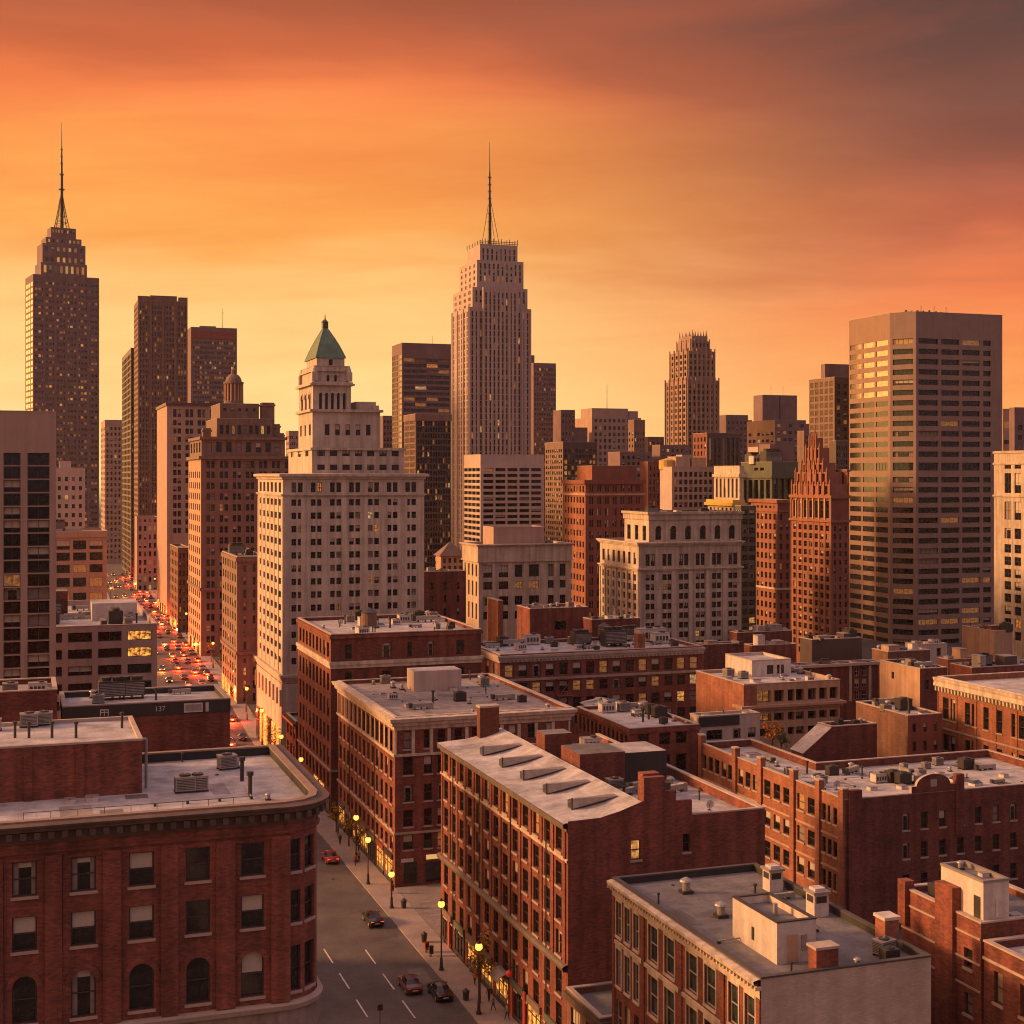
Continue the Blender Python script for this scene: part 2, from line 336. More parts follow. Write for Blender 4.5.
def poly_off(pts, d, closed=True):
    n = len(pts); out = []
    for i in range(n):
        p = Vector(pts[i][:2])
        e1 = (p - Vector(pts[i - 1][:2])) if (closed or i) else None
        e2 = (Vector(pts[(i + 1) % n][:2]) - p) if (closed or i < n - 1) else None
        ns = [Vector((e.y, -e.x)).normalized() for e in (e1, e2) if e is not None]
        if len(ns) == 2: m = (ns[0] + ns[1]) / (1 + ns[0].dot(ns[1]))
        else: m = ns[0]
        out.append((p.x + m.x * d, p.y + m.y * d))
    return out
# ---------------------------------------------------------------- windows
WMESH = {}
def pane_mats(gl):
    return {'d': gl, 'b': gl, 'k': gl, 'c': CUR, 'l': LIT, 'p': LITP, 'o': LITO, 'm': LITD, 's': LITS}
def win_mesh(w, h, sty, var, gl, fr, what='all'):
    """one window, hanging in its opening: glass at y=0 facing -y, origin at the middle of its sill"""
    key = (round(w, 3), round(h, 3), sty, var, gl.name, fr.name, what)
    if key in WMESH: return WMESH[key]
    b = MB(); pm = pane_mats(gl)[var]; x = w / 2
    if what in ('all', 'pane'):
        b.face([(-x, 0, 0), (x, 0, 0), (x, 0, h), (-x, 0, h)], pm)
        if var == 'b':
            hb = h * (.48 if sty == 'sash' else .6); t = .06
            b.box(-x + t, -.03, h - hb, x - t, -.012, h - t, BLI)
        if var == 'k':
            t = .06; b.box(-x + t, -.028, t, -x * .48, -.012, h - t, CUR); b.box(x * .55, -.028, t, x - t, -.012, h - t, CUR); b.box(-x * .478, -.026, h * .82, x * .548, -.012, h - t, BLI)
    if what in ('all', 'frame') and sty != 'plain':
        t = min(.11, w * .09); d = -.07
        b.box(-x, d, 0, x, -.002, t, fr); b.box(-x, d, h - t, x, -.002, h, fr)
        b.box(-x, d, t, -x + t, -.002, h - t, fr); b.box(x - t, d, t, x, -.002, h - t, fr)
        if sty in ('sash', 'pair', 'grid'): b.box(-x + t, d - .02, h * .5 - t * .5, x - t, -.04, h * .5 + t * .5, fr)
        if sty == 'pair': b.box(-t * .7, d - .03, t, t * .7, -.05, h - t, fr)
        if sty in ('band', 'grid', 'tri'):
            n = {'tri': 3, 'grid': 2}.get(sty, max(2, int(round(w / 1.7))))
            for i in range(1, n): c = -x + w * i / n; b.box(c - t * .4, d, t, c + t * .4, -.035, h - t, fr)
    me = b.mesh('window' if what == 'all' else what); WMESH[key] = me; return me

def S(n, wr, y0=None, p=None, h=None, cnt=None, sty='sash', grp=1, gap=.12, m=(.03, .03), dep=.25, rows=None, cols=None,
      gl=None, fr=None, lit=.012, bl=.13, cu=.10, arch=None, skip=None, sill=False, dim=.02, force=None):
    return dict(n=n, wr=wr, y0=y0, p=p, h=h, cnt=cnt, sty=sty, grp=grp, gap=gap, m=m, dep=dep, rows=rows, cols=cols, gl=gl or GLA, fr=fr or FRM,
                lit=lit, bl=bl, cu=cu, arch=arch or (), skip=skip, sill=sill, dim=dim, force=force)
BUILD = []
class Bld:
    def __init__(s, name, label, xc, yr, D, W=None, corner='L', short=None, group=None, cat='building', yaw=0.0, detail=0, hide=None):
        s.name, s.short, s.D = name, short or name.replace('_', ' '), D
        s.yaw = YAW + R(yaw); s.u = Vector((-math.sin(s.yaw), math.cos(s.yaw))); s.w = Vector((math.cos(s.yaw), math.sin(s.yaw)))
        P = Vector(((xc - CX) / F * D, D))
        if corner == 'R': P -= s.w * W
        s.P = P; s.h = EYE - (yr - YH) * D / F
        s.root = bpy.data.objects.new(name, None); COL.objects.link(s.root)
        s.root.location = (P.x, P.y, 0); s.root.rotation_euler = (0, 0, s.yaw); s.root.empty_display_size = 3
        tag(s.root, label, cat, group)
        s.parts = {}; s.win = []; s.detail = detail; s.roofz = s.h; s.foot = []; s.rng = random.Random(sum(map(ord, label)))
        s.hide = hide
        BUILD.append(s)
    def mb(s, part):
        return s.parts.setdefault(part, MB())
    def one(s, part):
        s.k = getattr(s, 'k', 0) + 1; return s.parts.setdefault('%s#%d' % (part, s.k), MB())
    def wpt(s, x, y, z=0): p = s.P + s.w * x + s.u * y; return Vector((p.x, p.y, z))
    def Z(s, py, x=0, y=0): return EYE - (py - YH) * s.wpt(x, y).y / F
    def _sol(s, base, d, px):
        k = (px - CX) / F; return (k * base.y - base.x) / (d.x - k * d.y)
    def X(s, px, y=0): b = s.wpt(0, y); return s._sol(b.xy, s.w, px)
    def Y(s, px, x=0): b = s.wpt(x, 0); return s._sol(b.xy, s.u, px)
    def local(s, px, py, z):
        g = ground(px, py, z); d = g.xy - s.P; return d.dot(s.w), d.dot(s.u)
    # -- a face of wall with its window openings
    def facade(s, p0, p1, z0, z1, sp, wall, zf, part='wall'):
        p0, p1 = Vector(p0), Vector(p1); e = p1 - p0; W = e.length; e = e / W; n = Vector((e.y, -e.x)); mb = s.mb(part)
        P = lambda a, z, d=0: (p0.x + e.x * a + n.x * d, p0.y + e.y * a + n.y * d, z)
        if not sp: mb.face([P(0, z0), P(W, z0), P(W, z1), P(0, z1)], wall); return
        if sp['rows']: rows = [(zf(b), zf(a)) for a, b in sp['rows']]
        else:
            rows = []; y = sp['y0']
            while True:
                b, t = zf(y + sp['h']), zf(y)
                if b < z0 + .5 or (sp['cnt'] and len(rows) >= sp['cnt']): break
                rows.append((b, t)); y += sp['p']
        rows = [(max(b, z0 + .05), min(t, z1 - .05)) for b, t in rows if t < z1 + .5 and b < z1 - .3 and t > z0 + .3]
        order = list(range(len(rows))); rows_r = list(reversed(rows)); N = len(rows)
        if sp['cols']: cols = [(a * W, b * W) for a, b in sp['cols']]
        else:
            ml, mr = sp['m']; cw = W * (1 - ml - mr) / sp['n']; cols = []
            for i in range(sp['n']):
                a = ml * W + cw * i + cw * (1 - sp['wr']) / 2; b = a + cw * sp['wr']; g = sp['grp']; gw = (b - a) * sp['gap']
                ww = ((b - a) - gw * (g - 1)) / g
                for k in range(g): cols.append((a + k * (ww + gw), a + k * (ww + gw) + ww))
        rz = math.atan2(e.y, e.x); zc = z0; dep = sp['dep']
        for ri, (b, t) in enumerate(rows_r):
            top_i = N - 1 - ri
            if b > zc: mb.face([P(0, zc), P(W, zc), P(W, b), P(0, b)], wall)
            xc = 0
            for ci, (a, c) in enumerate(cols):
                if sp['skip'] and sp['skip'](top_i, ci): continue
                mb.face([P(xc, b), P(a, b), P(a, t), P(xc, t)], wall); xc = c
                for q in (((a, b), (c, b)), ((c, b), (c, t)), ((c, t), (a, t)), ((a, t), (a, b))):
                    (a1, b1), (a2, b2) = q
                    mb.face([P(a1, b1), P(a1, b1, -dep), P(a2, b2, -dep), P(a2, b2)], wall)
                if top_i in sp['arch']:
                    ab = s.one('window_arch')
                    r = (c - a) / 2; m = (a + c) / 2; K = 10
                    for k in range(K):
                        t1, t2 = math.pi * k / K, math.pi * (k + 1) / K
                        A1, A2 = (m - r * math.cos(t1), t - r + r * math.sin(t1)), (m - r * math.cos(t2), t - r + r * math.sin(t2))
                        mb.face([P(A1[0], A1[1], -.02), P(A2[0], A2[1], -.02), P(A2[0], t, -.02), P(A1[0], t, -.02)], wall)
                        mb.face([P(A1[0], A1[1], -.02), P(A1[0], A1[1], -dep), P(A2[0], A2[1], -dep), P(A2[0], A2[1], -.02)], wall)
                        ro = r + .42; B1 = (m - ro * math.cos(t1), t - r + ro * math.sin(t1)); B2 = (m - ro * math.cos(t2), t - r + ro * math.sin(t2))
                        d = .14
                        ab.face([P(*A1, d), P(*A2, d), P(*B2, d), P(*B1, d)], wall); ab.face([P(*B1, d), P(*B2, d), P(*B2, 0), P(*B1, 0)], wall)
                        ab.face([P(*A2, d), P(*A1, d), P(*A1, -.02), P(*A2, -.02)], wall)
                q = s.rng.random(); v = 'd'
                if q < sp['lit']: v = 'lpo'[int(q * 9973) % 3]
                elif q < sp['lit'] + sp['dim']: v = 'm'
                elif q < sp['lit'] + sp['dim'] + sp['bl']: v = 'b'
                elif q < sp['lit'] + sp['dim'] + sp['bl'] + sp['cu']: v = 'ck'[int(q * 7919) % 2]
                if sp['force']: v = sp['force'](top_i, ci) or v
                o = P((a + c) / 2, b, -dep)
                s.win.append(dict(o=o, rz=rz, w=c - a, h=t - b, sty=sp['sty'], v=v, gl=sp['gl'], fr=sp['fr'], n=n, sill=sp['sill'], dep=dep))
            mb.face([P(xc, b), P(W, b), P(W, t), P(xc, t)], wall); zc = t
        mb.face([P(0, zc), P(W, zc), P(W, z1), P(0, z1)], wall)
    # -- a storey block on a footprint; faces: dict edge index -> spec (0 front, 1 right, 2 back, 3 left for a rectangle)
    def tier(s, pts, z0, z1, wall, roof=None, faces={}, par=.9, pt=.4, cop=None, corner=None, zf=None, walls={}, inner=None):
        roof = roof or RF3; c = corner if corner is not None else pts[0]
        zf = zf or (lambda py: s.Z(py, c[0], c[1])); n = len(pts)
        for i in range(n):
            s.facade(pts[i], pts[(i + 1) % n], z0, z1, faces.get(i), walls.get(i, wall), zf)
        if z0 > 3: s.mb('wall').face([(p[0], p[1], z0) for p in reversed(pts)], wall)
        if par:
            inn = poly_off(pts, -pt); zr = z1 - par
            for i in range(n):
                a, b = inn[i], inn[(i + 1) % n]
                s.mb('wall').face([(b[0], b[1], zr), (a[0], a[1], zr), (a[0], a[1], z1), (b[0], b[1], z1)], inner or wall)
                a2, b2 = pts[i], pts[(i + 1) % n]
                s.mb('wall').face([(a2[0], a2[1], z1), (b2[0], b2[1], z1), (b[0], b[1], z1), (a[0], a[1], z1)], wall)
            s.mb('roof').face([(p[0], p[1], zr) for p in inn], roof)
            cm = cop or COP
            s.mb('coping').sweep(pts, [(.06, z1 + .004), (.06, z1 + .14), (-pt - .05, z1 + .14), (-pt - .05, z1 + .004)], cm, cyc=True)
        else:
            zr = z1; s.mb('roof').face([(p[0], p[1], z1) for p in pts], roof)
        if z0 < .1:
            s.foot.append([s.wpt(*p[:2]) for p in pts])
            if not hasattr(s, 'bnd'): s.bnd = (min(p[0] for p in pts), min(p[1] for p in pts), max(p[0] for p in pts), max(p[1] for p in pts))
        s.roofz = zr
        return zr
    def rect(s, x0, y0, x1, y1): return [(x0, y0), (x1, y0), (x1, y1), (x0, y1)]
    def T(s, xl, xc, xr, yt, yin=0.0, z0=0.0, wall=None, roof=None, Fs=None, Ls=None, Rs=None, L=None, W=None, **k):
        """a rectangular block from pixel columns: left edge, near corner, right edge, and roofline at the near corner"""
        x0 = s.X(xc, yin) if xc is not None else 0.0
        x1 = x0 + W if W else s.X(xr, yin); y1 = (yin + L) if L else s.Y(xl, x0)
        pts = s.rect(x0, yin, x1, y1); z1 = s.Z(yt, x0, yin)
        s.last = (x0, yin, x1, y1, z0, z1); first = not hasattr(s, 'main')
        if first: s.main = s.last
        s.tier(pts, z0, z1, wall, roof, {i: f for i, f in ((0, Fs), (3, Ls), (1, Rs)) if f}, **k)
        if first: s.mainz = s.roofz
        return s.last
    def band(s, y0, y1, out=.3, mat=None, box=None, part='string_course', steps=1):
        """a horizontal moulding round the block between two pixel rows read at its near corner"""
        b = box or s.last; t, m = s.Z(y0, b[0], b[1]), s.Z(y1, b[0], b[1])
        s.ring(b, m, t, out, mat, part, steps)
    def ring(s, b, zb, zt, out, mat, part='string_course', steps=1):
        pts = b if hasattr(b[0], '__len__') else s.rect(b[0], b[1], b[2], b[3])
        pr = [(-.02, zb)]
        for i in range(steps):
            o = out * (i + 1) / steps
            pr += [(o, zb + (zt - zb) * i / steps), (o, zb + (zt - zb) * (i + 1) / steps)]
        pr.append((-.02, zt)); s.one(part).sweep(pts, pr, mat)
    def piers(s, face, n, w, z0, z1, out, mat, m=(0, 0), box=None, part='wall'):
        """flat vertical piers standing proud of a face, n+1 of them"""
        x0, y0, x1, y1 = (box or s.last)[:4]
        for i in range(n + 1):
            f = m[0] + (1 - m[0] - m[1]) * i / n
            if face == 'F':
                c = x0 + (x1 - x0) * f; a, b = max(x0, c - w / 2), min(x1, c + w / 2); s.mb(part).box(a, y0 - out, z0, b, y0 + .01, z1, mat)
            else:
                c = y0 + (y1 - y0) * f; a, b = max(y0, c - w / 2), min(y1, c + w / 2); s.mb(part).box(x0 - out, a, z0, x0 + .01, b, z1, mat)
    def dentils(s, b, zb, zt, out, w, step, mat, part='cornice', faces='FL'):
        x0, y0, x1, y1 = b[:4]
        if 'F' in faces:
            n = int((x1 - x0) / step)
            for i in range(n + 1): c = x0 + (x1 - x0) * i / max(n, 1); s.mb(part).box(c - w / 2, y0 - out, zb, c + w / 2, y0 - .01, zt, mat)
        if 'L' in faces:
            n = int((y1 - y0) / step)
            for i in range(n + 1): c = y0 + (y1 - y0) * i / max(n, 1); s.mb(part).box(x0 - out, c - w / 2, zb, x0 - .01, c + w / 2, zt, mat)
    def finish(s):
        for k, b in s.parts.items():
            if b.f: b.build(k.split('#')[0], s.root)
        for r in s.win:
            p = s.wpt(r['o'][0], r['o'][1], r['o'][2] + r['h'] / 2); r['px'] = px = to_px(p)
            nw = s.w * r['n'].x + s.u * r['n'].y; toc = Vector((-p.x, -p.y)).normalized()
            vis = nw.dot(toc); inside = -5 < px[0] < 1029 and px[1] < 1030
            hid = s.hide and px[1] > s.hide
            r['a'] = (r['w'] * max(vis, 0) * r['h'] / (p.length ** 2)) * (1 if inside else 0) * (.001 if hid else 1)
        ws = sorted(s.win, key=lambda r: -r['a']); solo = [r for r in ws[:100] if r['a'] > 0]; ids = {id(r) for r in solo}
        for r in solo:
            o = r['o']
            if s.detail > 1:
                wi = newobj('window', win_mesh(r['w'], r['h'], r['sty'], r['v'], r['gl'], r['fr'], 'pane'), s.root, o, r['rz'])
                newobj('frame', win_mesh(r['w'], r['h'], r['sty'], 'd', r['gl'], r['fr'], 'frame'), wi)
                if r['sill']:
                    k = ('sill', round(r['w'], 3), round(r['dep'], 3), r['sill'].name)
                    if k not in WMESH:
                        b = MB(); b.box(-r['w'] / 2 - .12, -r['dep'] - .14, -.2, r['w'] / 2 + .12, -r['dep'] - .003, .015, r['sill']); WMESH[k] = b.mesh('sill')
                    newobj('sill', WMESH[k], wi)
            else:
                wi = newobj('window', win_mesh(r['w'], r['h'], r['sty'] if s.detail else 'plain', r['v'], r['gl'], r['fr']), s.root, o, r['rz'])
            if r['v'] in 'lmspo': wi['label'] = 'window lit warm yellow from inside'
        rest = MB()
        for r in s.win:
            if id(r) in ids: continue
            o = Vector(r['o']); c, sn = math.cos(r['rz']), math.sin(r['rz']); x = r['w'] / 2; h = r['h']; m = pane_mats(r['gl'])[r['v']]
            q = lambda a, z, d=0.0: (o.x + c * a + sn * d, o.y + sn * a - c * d, o.z + z)
            rest.face([q(-x, 0), q(x, 0), q(x, h), q(-x, h)], m)
            if r['v'] == 'b': rest.face([q(-x, h * .5, .02), q(x, h * .5, .02), q(x, h, .02), q(-x, h, .02)], BLI)
            if s.detail and r['sty'] in ('sash', 'pair'):
                rest.face([q(-x, h * .47, .03), q(x, h * .47, .03), q(x, h * .53, .03), q(-x, h * .53, .03)], r['fr'])
        if rest.f: tag(rest.build('window', s.root), kind='stuff')

# ---------------------------------------------------------------- things that stand on roofs
ITEMS = []
PROTO = {}
def proto(kind):
    if kind in PROTO: return PROTO[kind]
    p = []                                            # (part name, mesh); the first is the thing's body
    def add(n, b, smooth=False): p.append((n, b.mesh(n, smooth)))
    if kind in ('air_conditioner', 'dark_air_conditioner'):
        M1 = GALV if kind[0] == 'a' else DMET
        b = MB(); b.box(-.8, -.6, .18, .8, .6, 1.25, M1)
        for i in range(7): z = .3 + i * .13; b.box(-.7, -.63, z, .7, -.602, z + .05, DMET); b.box(-.83, -.5, z, -.802, .5, z + .05, DMET)
        b.box(-.84, -.64, 1.252, .84, .64, 1.32, M1); add('casing', b)
        b = MB(); b.frustum((0, 0), .46, .46, 1.322, 1.45, DMET, 14); b.frustum((0, 0), .12, .12, 1.452, 1.5, M1, 8); add('fan', b)
        b = MB()
        for y in (-.45, .38): b.box(-.85, y, 0, .85, y + .09, .178, DMET)
        add('base', b)
    elif kind == 'roof_ventilator':
        b = MB(); b.box(-.45, -.45, 0, .45, .45, .25, DMET); b.frustum((0, 0), .32, .32, .252, .95, GALV, 12); add('base', b)
        b = MB(); b.frustum((0, 0), .52, .46, .93, 1.05, GALV, 14); b.frustum((0, 0), .46, .1, 1.052, 1.25, GALV, 14); add('cowl', b)
    elif kind == 'vent_pipe':
        b = MB(); b.frustum((0, 0), .12, .12, 0, 1.25, DMET, 8); add('pipe', b)
        b = MB(); b.frustum((0, 0), .2, .2, 1.2, 1.42, DMET, 8); add('cap', b)
    elif kind == 'duct':
        b = MB(); b.box(-1.6, -.35, .35, 1.4, .35, 1.0, GALV); b.box(1.402, -.4, 0, 2.1, .4, 1.05, GALV)
        for x in (-1.2, 0, 1.0): b.box(x, -.4, 0, x + .1, .4, .348, DMET); b.box(x, -.37, .33, x + .06, .37, 1.03, GALV)
        add('duct_body', b)
        b = MB(); b.box(-2.2, -.42, .25, -1.602, .42, 1.1, DMET); add('hood', b)
    elif kind == 'roof_hatch':
        b = MB(); b.box(-.7, -.6, 0, .7, .6, .55, WMET); add('curb', b)
        b = MB(); b.box(-.76, -.66, .552, .76, .66, .66, GALV); b.box(-.1, -.7, .58, .1, -.662, .64, DMET); add('lid', b)
    elif kind == 'skylight':
        b = MB(); b.box(-1, -.7, 0, 1, .7, .4, WMET); add('curb', b)
        b = MB()
        for a in (((-1, -.7, .402), (1, -.7, .402), (.7, 0, .85), (-.7, 0, .85)), ((1, .7, .402), (-1, .7, .402), (-.7, 0, .85), (.7, 0, .85)), ((1, -.7, .402), (1, .7, .402), (.7, 0, .85)), ((-1, .7, .402), (-1, -.7, .402), (-.7, 0, .85))): b.face(a, GLG)
        add('glazing', b)
    elif kind == 'satellite_dish':
        b = MB(); b.frustum((0, 0), .3, .3, 0, .08, DMET, 10); b.frustum((0, 0), .05, .05, .082, .8, DMET, 6); b.tube((0, 0, .8), (0, -.55, 1.1), .02, DMET); add('stand', b)
        b = MB(); n = 14
        for i in range(n):
            for r0, r1, d0, d1 in ((0, .35, 0, -.06), (.35, .62, -.06, -.2)):
                q = []
                for r, d, a in ((r0, d0, i), (r1, d1, i), (r1, d1, i + 1), (r0, d0, i + 1)):
                    t = 2 * math.pi * a / n; q.append((r * math.cos(t), d - .3 * r * math.sin(t) * .4, .9 + r * math.sin(t)))
                b.face(q, WMET)
        add('dish', b)
    elif kind == 'water_tank':
        b = MB(); b.frustum((0, 0), 1.6, 1.55, 1.6, 4.2, surf('tank_timber', (.17, .10, .07), .9, .2, 1.5, .2, .2), 16); add('tank', b)
        b = MB(); b.frustum((0, 0), 1.75, .1, 4.202, 5.2, DMET, 16); add('roof_cone', b)
        b = MB()
        for x, y in ((-1, -1), (1, -1), (1, 1), (-1, 1)): b.box(x - .1, y - .1, 0, x + .1, y + .1, 1.5, DMET)
        b.box(-1.3, -1.3, 1.502, 1.3, 1.3, 1.598, DMET); add('stand', b)
    elif kind == 'plant_box':
        b = MB(); b.box(-1.4, -1.0, .12, 1.4, 1.0, 1.7, WMET); b.box(-1.44, -1.04, 1.702, 1.44, 1.04, 1.8, GALV)
        for i in range(4): b.box(-1.15 + i * .6, -1.03, .5, -.75 + i * .6, -1.003, 1.3, DMET)
        add('casing', b)
        b = MB(); b.box(-1.3, -.9, 0, 1.3, .9, .118, DMET); add('base', b)
        b = MB(); b.frustum((.5, 0), .5, .5, 1.802, 2.05, DMET, 12); add('fan', b)
    elif kind == 'cooling_tower':
        b = MB(); b.box(-1.8, -1.3, .5, 1.8, 1.3, 2.6, DMET)
        for i in range(8): b.box(-1.7, -1.34, .7 + i * .22, 1.7, -1.302, .78 + i * .22, GALV)
        add('casing', b)
        b = MB(); b.frustum((-.85, 0), .75, .8, 2.602, 3.1, DMET, 14); b.frustum((.85, 0), .75, .8, 2.602, 3.1, DMET, 14); add('fan', b)
        b = MB()
        for x in (-1.6, 0, 1.5): b.box(x, -1.25, 0, x + .15, 1.25, .498, DMET)
        add('base', b)
    elif kind == 'chimney_vent':
        b = MB(); b.box(-.55, -.55, 0, .55, .55, 1.55, WMET)
        for s_ in (-1, 1): b.box(-.4, s_ * .56 - .012, .95, .4, s_ * .56 + .012, 1.4, DMET); b.box(s_ * .56 - .012, -.4, .95, s_ * .56 + .012, .4, 1.4, DMET)
        add('shaft', b)
        b = MB(); b.box(-.68, -.68, 1.552, .68, .68, 1.72, GALV); b.box(-.4, -.4, 1.722, .4, .4, 1.9, WMET); add('cap', b)
    elif kind == 'antenna':
        b = MB(); b.frustum((0, 0), .35, .35, 0, .2, DMET, 8); b.frustum((0, 0), .12, .04, .2, 9, DMET, 6)
        for z in (6, 7, 8): b.box(-.5, -.03, z, .5, .03, z + .06, DMET)
        add('mast', b)
    PROTO[kind] = p; return p
ADJ = {'air_conditioner': 'grey boxy air conditioner', 'dark_air_conditioner': 'black boxy air conditioner', 'roof_ventilator': 'capped metal ventilator', 'vent_pipe': 'thin dark vent pipe',
       'duct': 'low grey metal duct', 'roof_hatch': 'pale square hatch box', 'skylight': 'small ridged glass skylight', 'satellite_dish': 'pale satellite dish',
       'water_tank': 'wooden water tank with conical cap', 'plant_box': 'large white plant housing', 'cooling_tower': 'big dark twin-fan cooling unit', 'antenna': 'thin whip antenna mast', 'chimney_vent': 'tall square white vent shaft'}
CATG = {'air_conditioner': 'air conditioner', 'dark_air_conditioner': 'air conditioner', 'roof_ventilator': 'ventilator', 'vent_pipe': 'vent pipe', 'duct': 'duct', 'roof_hatch': 'roof hatch', 'skylight': 'skylight',
        'satellite_dish': 'satellite dish', 'water_tank': 'water tank', 'plant_box': 'air handler', 'cooling_tower': 'cooling tower', 'antenna': 'antenna', 'chimney_vent': 'vent shaft'}
def item(kind, b, px, py, sc=1.0, rz=0.0, z=None):
    z = b.roofz if z is None else z
    x, y = b.local(px, py, z); x0, y0, x1, y1 = b.bnd; m = .9 + .7 * sc     # keep it on the roof
    cx, cy = min(max(x, x0 + m), max(x1 - m, x0 + m)), min(max(y, y0 + m), max(y1 - m, y0 + m))
    if (cx, cy) != (x, y):
        for k in range(40):
            g = b.wpt(cx, cy)
            if all((g.x - p[0]) ** 2 + (g.y - p[1]) ** 2 > 5.5 for p in getattr(b, 'used', [])): break
            cx = cx - 1.1 if cx - 1.1 > x0 + m else x1 - m - .4 * k; cy = cy if k % 9 else max(cy - 2.2, y0 + m)
        else: return
    if not (x0 + .5 < cx < x1 - .5 and y0 + .5 < cy < y1 - .5): return
    g = b.wpt(cx, cy, z); put_item(kind, b, g, sc, rz, z)
def put_item(kind, b, g, sc, rz, z):
    b.used = getattr(b, 'used', []); b.used.append((g.x, g.y))
    p = proto(kind)
    root = newobj(kind, None, None, (g.x, g.y, z + .004), b.yaw + R(rz)); root.scale = (sc, sc, sc); root.empty_display_size = .5
    for n, me in p: newobj(n, me, root)
    tag(root, None, CATG[kind]); ITEMS.append((kind, b, to_px(Vector((g.x, g.y, z))), root, sc))
def scatter(b, n, kinds, box=None, z=None, seed=1, sc=(.8, 1.2), mar=1.5, gap=2.6):
    rg = random.Random(seed); x0, y0, x1, y1 = (box or b.last)[:4]; z = b.roofz if z is None else z; used = []
    for i in range(n):
        for _ in range(30):
            x, y = rg.uniform(x0 + mar, x1 - mar), rg.uniform(y0 + mar, y1 - mar)
            w = b.wpt(x, y)
            if all((w.x - a) ** 2 + (w.y - c) ** 2 > gap * gap for a, c in getattr(b, 'used', [])): break
        else: continue
        put_item(rg.choice(kinds), b, b.wpt(x, y, z), rg.uniform(*sc), rg.choice((0, 0, 90, 180, 12)), z)
ORD = ['leftmost', 'second from left', 'third from left', 'fourth from left', 'fifth from left', 'sixth from left', 'seventh from left', 'eighth from left', 'ninth from left', 'tenth from left', 'eleventh from left', 'twelfth from left']
def label_items():
    by = {}
    for it in ITEMS: by.setdefault((it[0], it[1].name, it[1].short), []).append(it)
    for (k, _n, sh), L in by.items():
        L.sort(key=lambda i: i[2][0]); n = len(L)
        for i, it in enumerate(L):
            if n == 1: lab = '%s on the %s roof' % (ADJ[k], sh)
            elif n == 2: lab = '%s %s on the %s roof' % (('left-hand', 'right-hand')[i], ADJ[k], sh)
            else:
                o = 'rightmost' if i == n - 1 else ORD[i]; lab = '%s, %s on the %s roof' % (ADJ[k], o, sh)
            w = lab.split()
            if len(w) > 16: print('LONG', lab)
            it[3]['label'] = ' '.join(w[:16]); it[3]['group'] = 'plant on the roofs'

def roof_dress(b, box, z, seed, n=6):
    """repair patches, drains and pipe runs lying on a near roof"""
    rg = random.Random(seed); x0, y0, x1, y1 = box
    for i in range(n):
        w, l = rg.uniform(.8, 2.6), rg.uniform(1.0, 4.5); x, y = rg.uniform(x0, max(x0, x1 - w)), rg.uniform(y0, max(y0, y1 - l)); q = b.one('roof_patch')
        q.face([(x, y, z + .006 + .003 * i), (x + w, y, z + .006 + .003 * i), (x + w, min(y + l, y1), z + .006 + .003 * i), (x, min(y + l, y1), z + .006 + .003 * i)], (RF2, RF3, MATS['dark_patch'], RF3)[rg.randrange(4)])
    for i in range(2):
        y = rg.uniform(y0 + 1, y1 - 1); xa, xb = sorted((rg.uniform(x0, x1), rg.uniform(x0, x1))); q = b.one('pipe_run')
        q.tube((xa, y, z + .25), (xb, y, z + .25), .06, GALV, 6); q.tube((xb, y, z + .25), (xb, min(y + rg.uniform(2, 5), y1), z + .25), .06, GALV, 6)
        k = int((xb - xa) / 2.5)
        for j in range(k + 1): x = xa + (xb - xa) * j / max(k, 1); q.box(x - .1, y - .15, z, x + .1, y + .15, z + .2, DMET)
    for i in range(3):
        x, y = rg.uniform(x0, x1), rg.uniform(y0, y1); b.one('roof_drain').frustum((x, y), .22, .16, z + .002, z + .1, DMET, 10)
surf('dark_patch', (.10, .088, .088), .85, .3, .6, .25)

def shop(b, y0, y1, lit, zt=3.5, face=0.0):
    """one shop window on the left face: lit glass behind posts and a transom, a stall riser below, a fascia board above"""
    q = b.one('shopfront'); x = -.04 + face
    q.box(x - .02, y0, .65, x + .03, y1, zt, LITS if lit else GLA); q.box(x - .10, y0, .15, x + .02, y1, .65, DMET)
    n = max(2, int((y1 - y0) / 1.1))
    for i in range(n + 1): y = y0 + (y1 - y0) * i / n; q.box(x - .10, y - .05, .65, x - .022, y + .05, zt, DMET)
    q.box(x - .09, y0, zt - .85, x - .023, y1, zt - .76, DMET); q.box(x - .22, y0 - .1, zt + .004, x + .02, y1 + .1, zt + .75, (DMET, BRN, MATS['red_shop_board'], DGR)[int(y0 * 7) % 4])
    if lit: q.box(x - .06, y0 + .2, .65, x - .021, y1 - .25, 1.25, CUR)
surf('red_shop_board', (.20, .035, .03), .6, .2, 1)
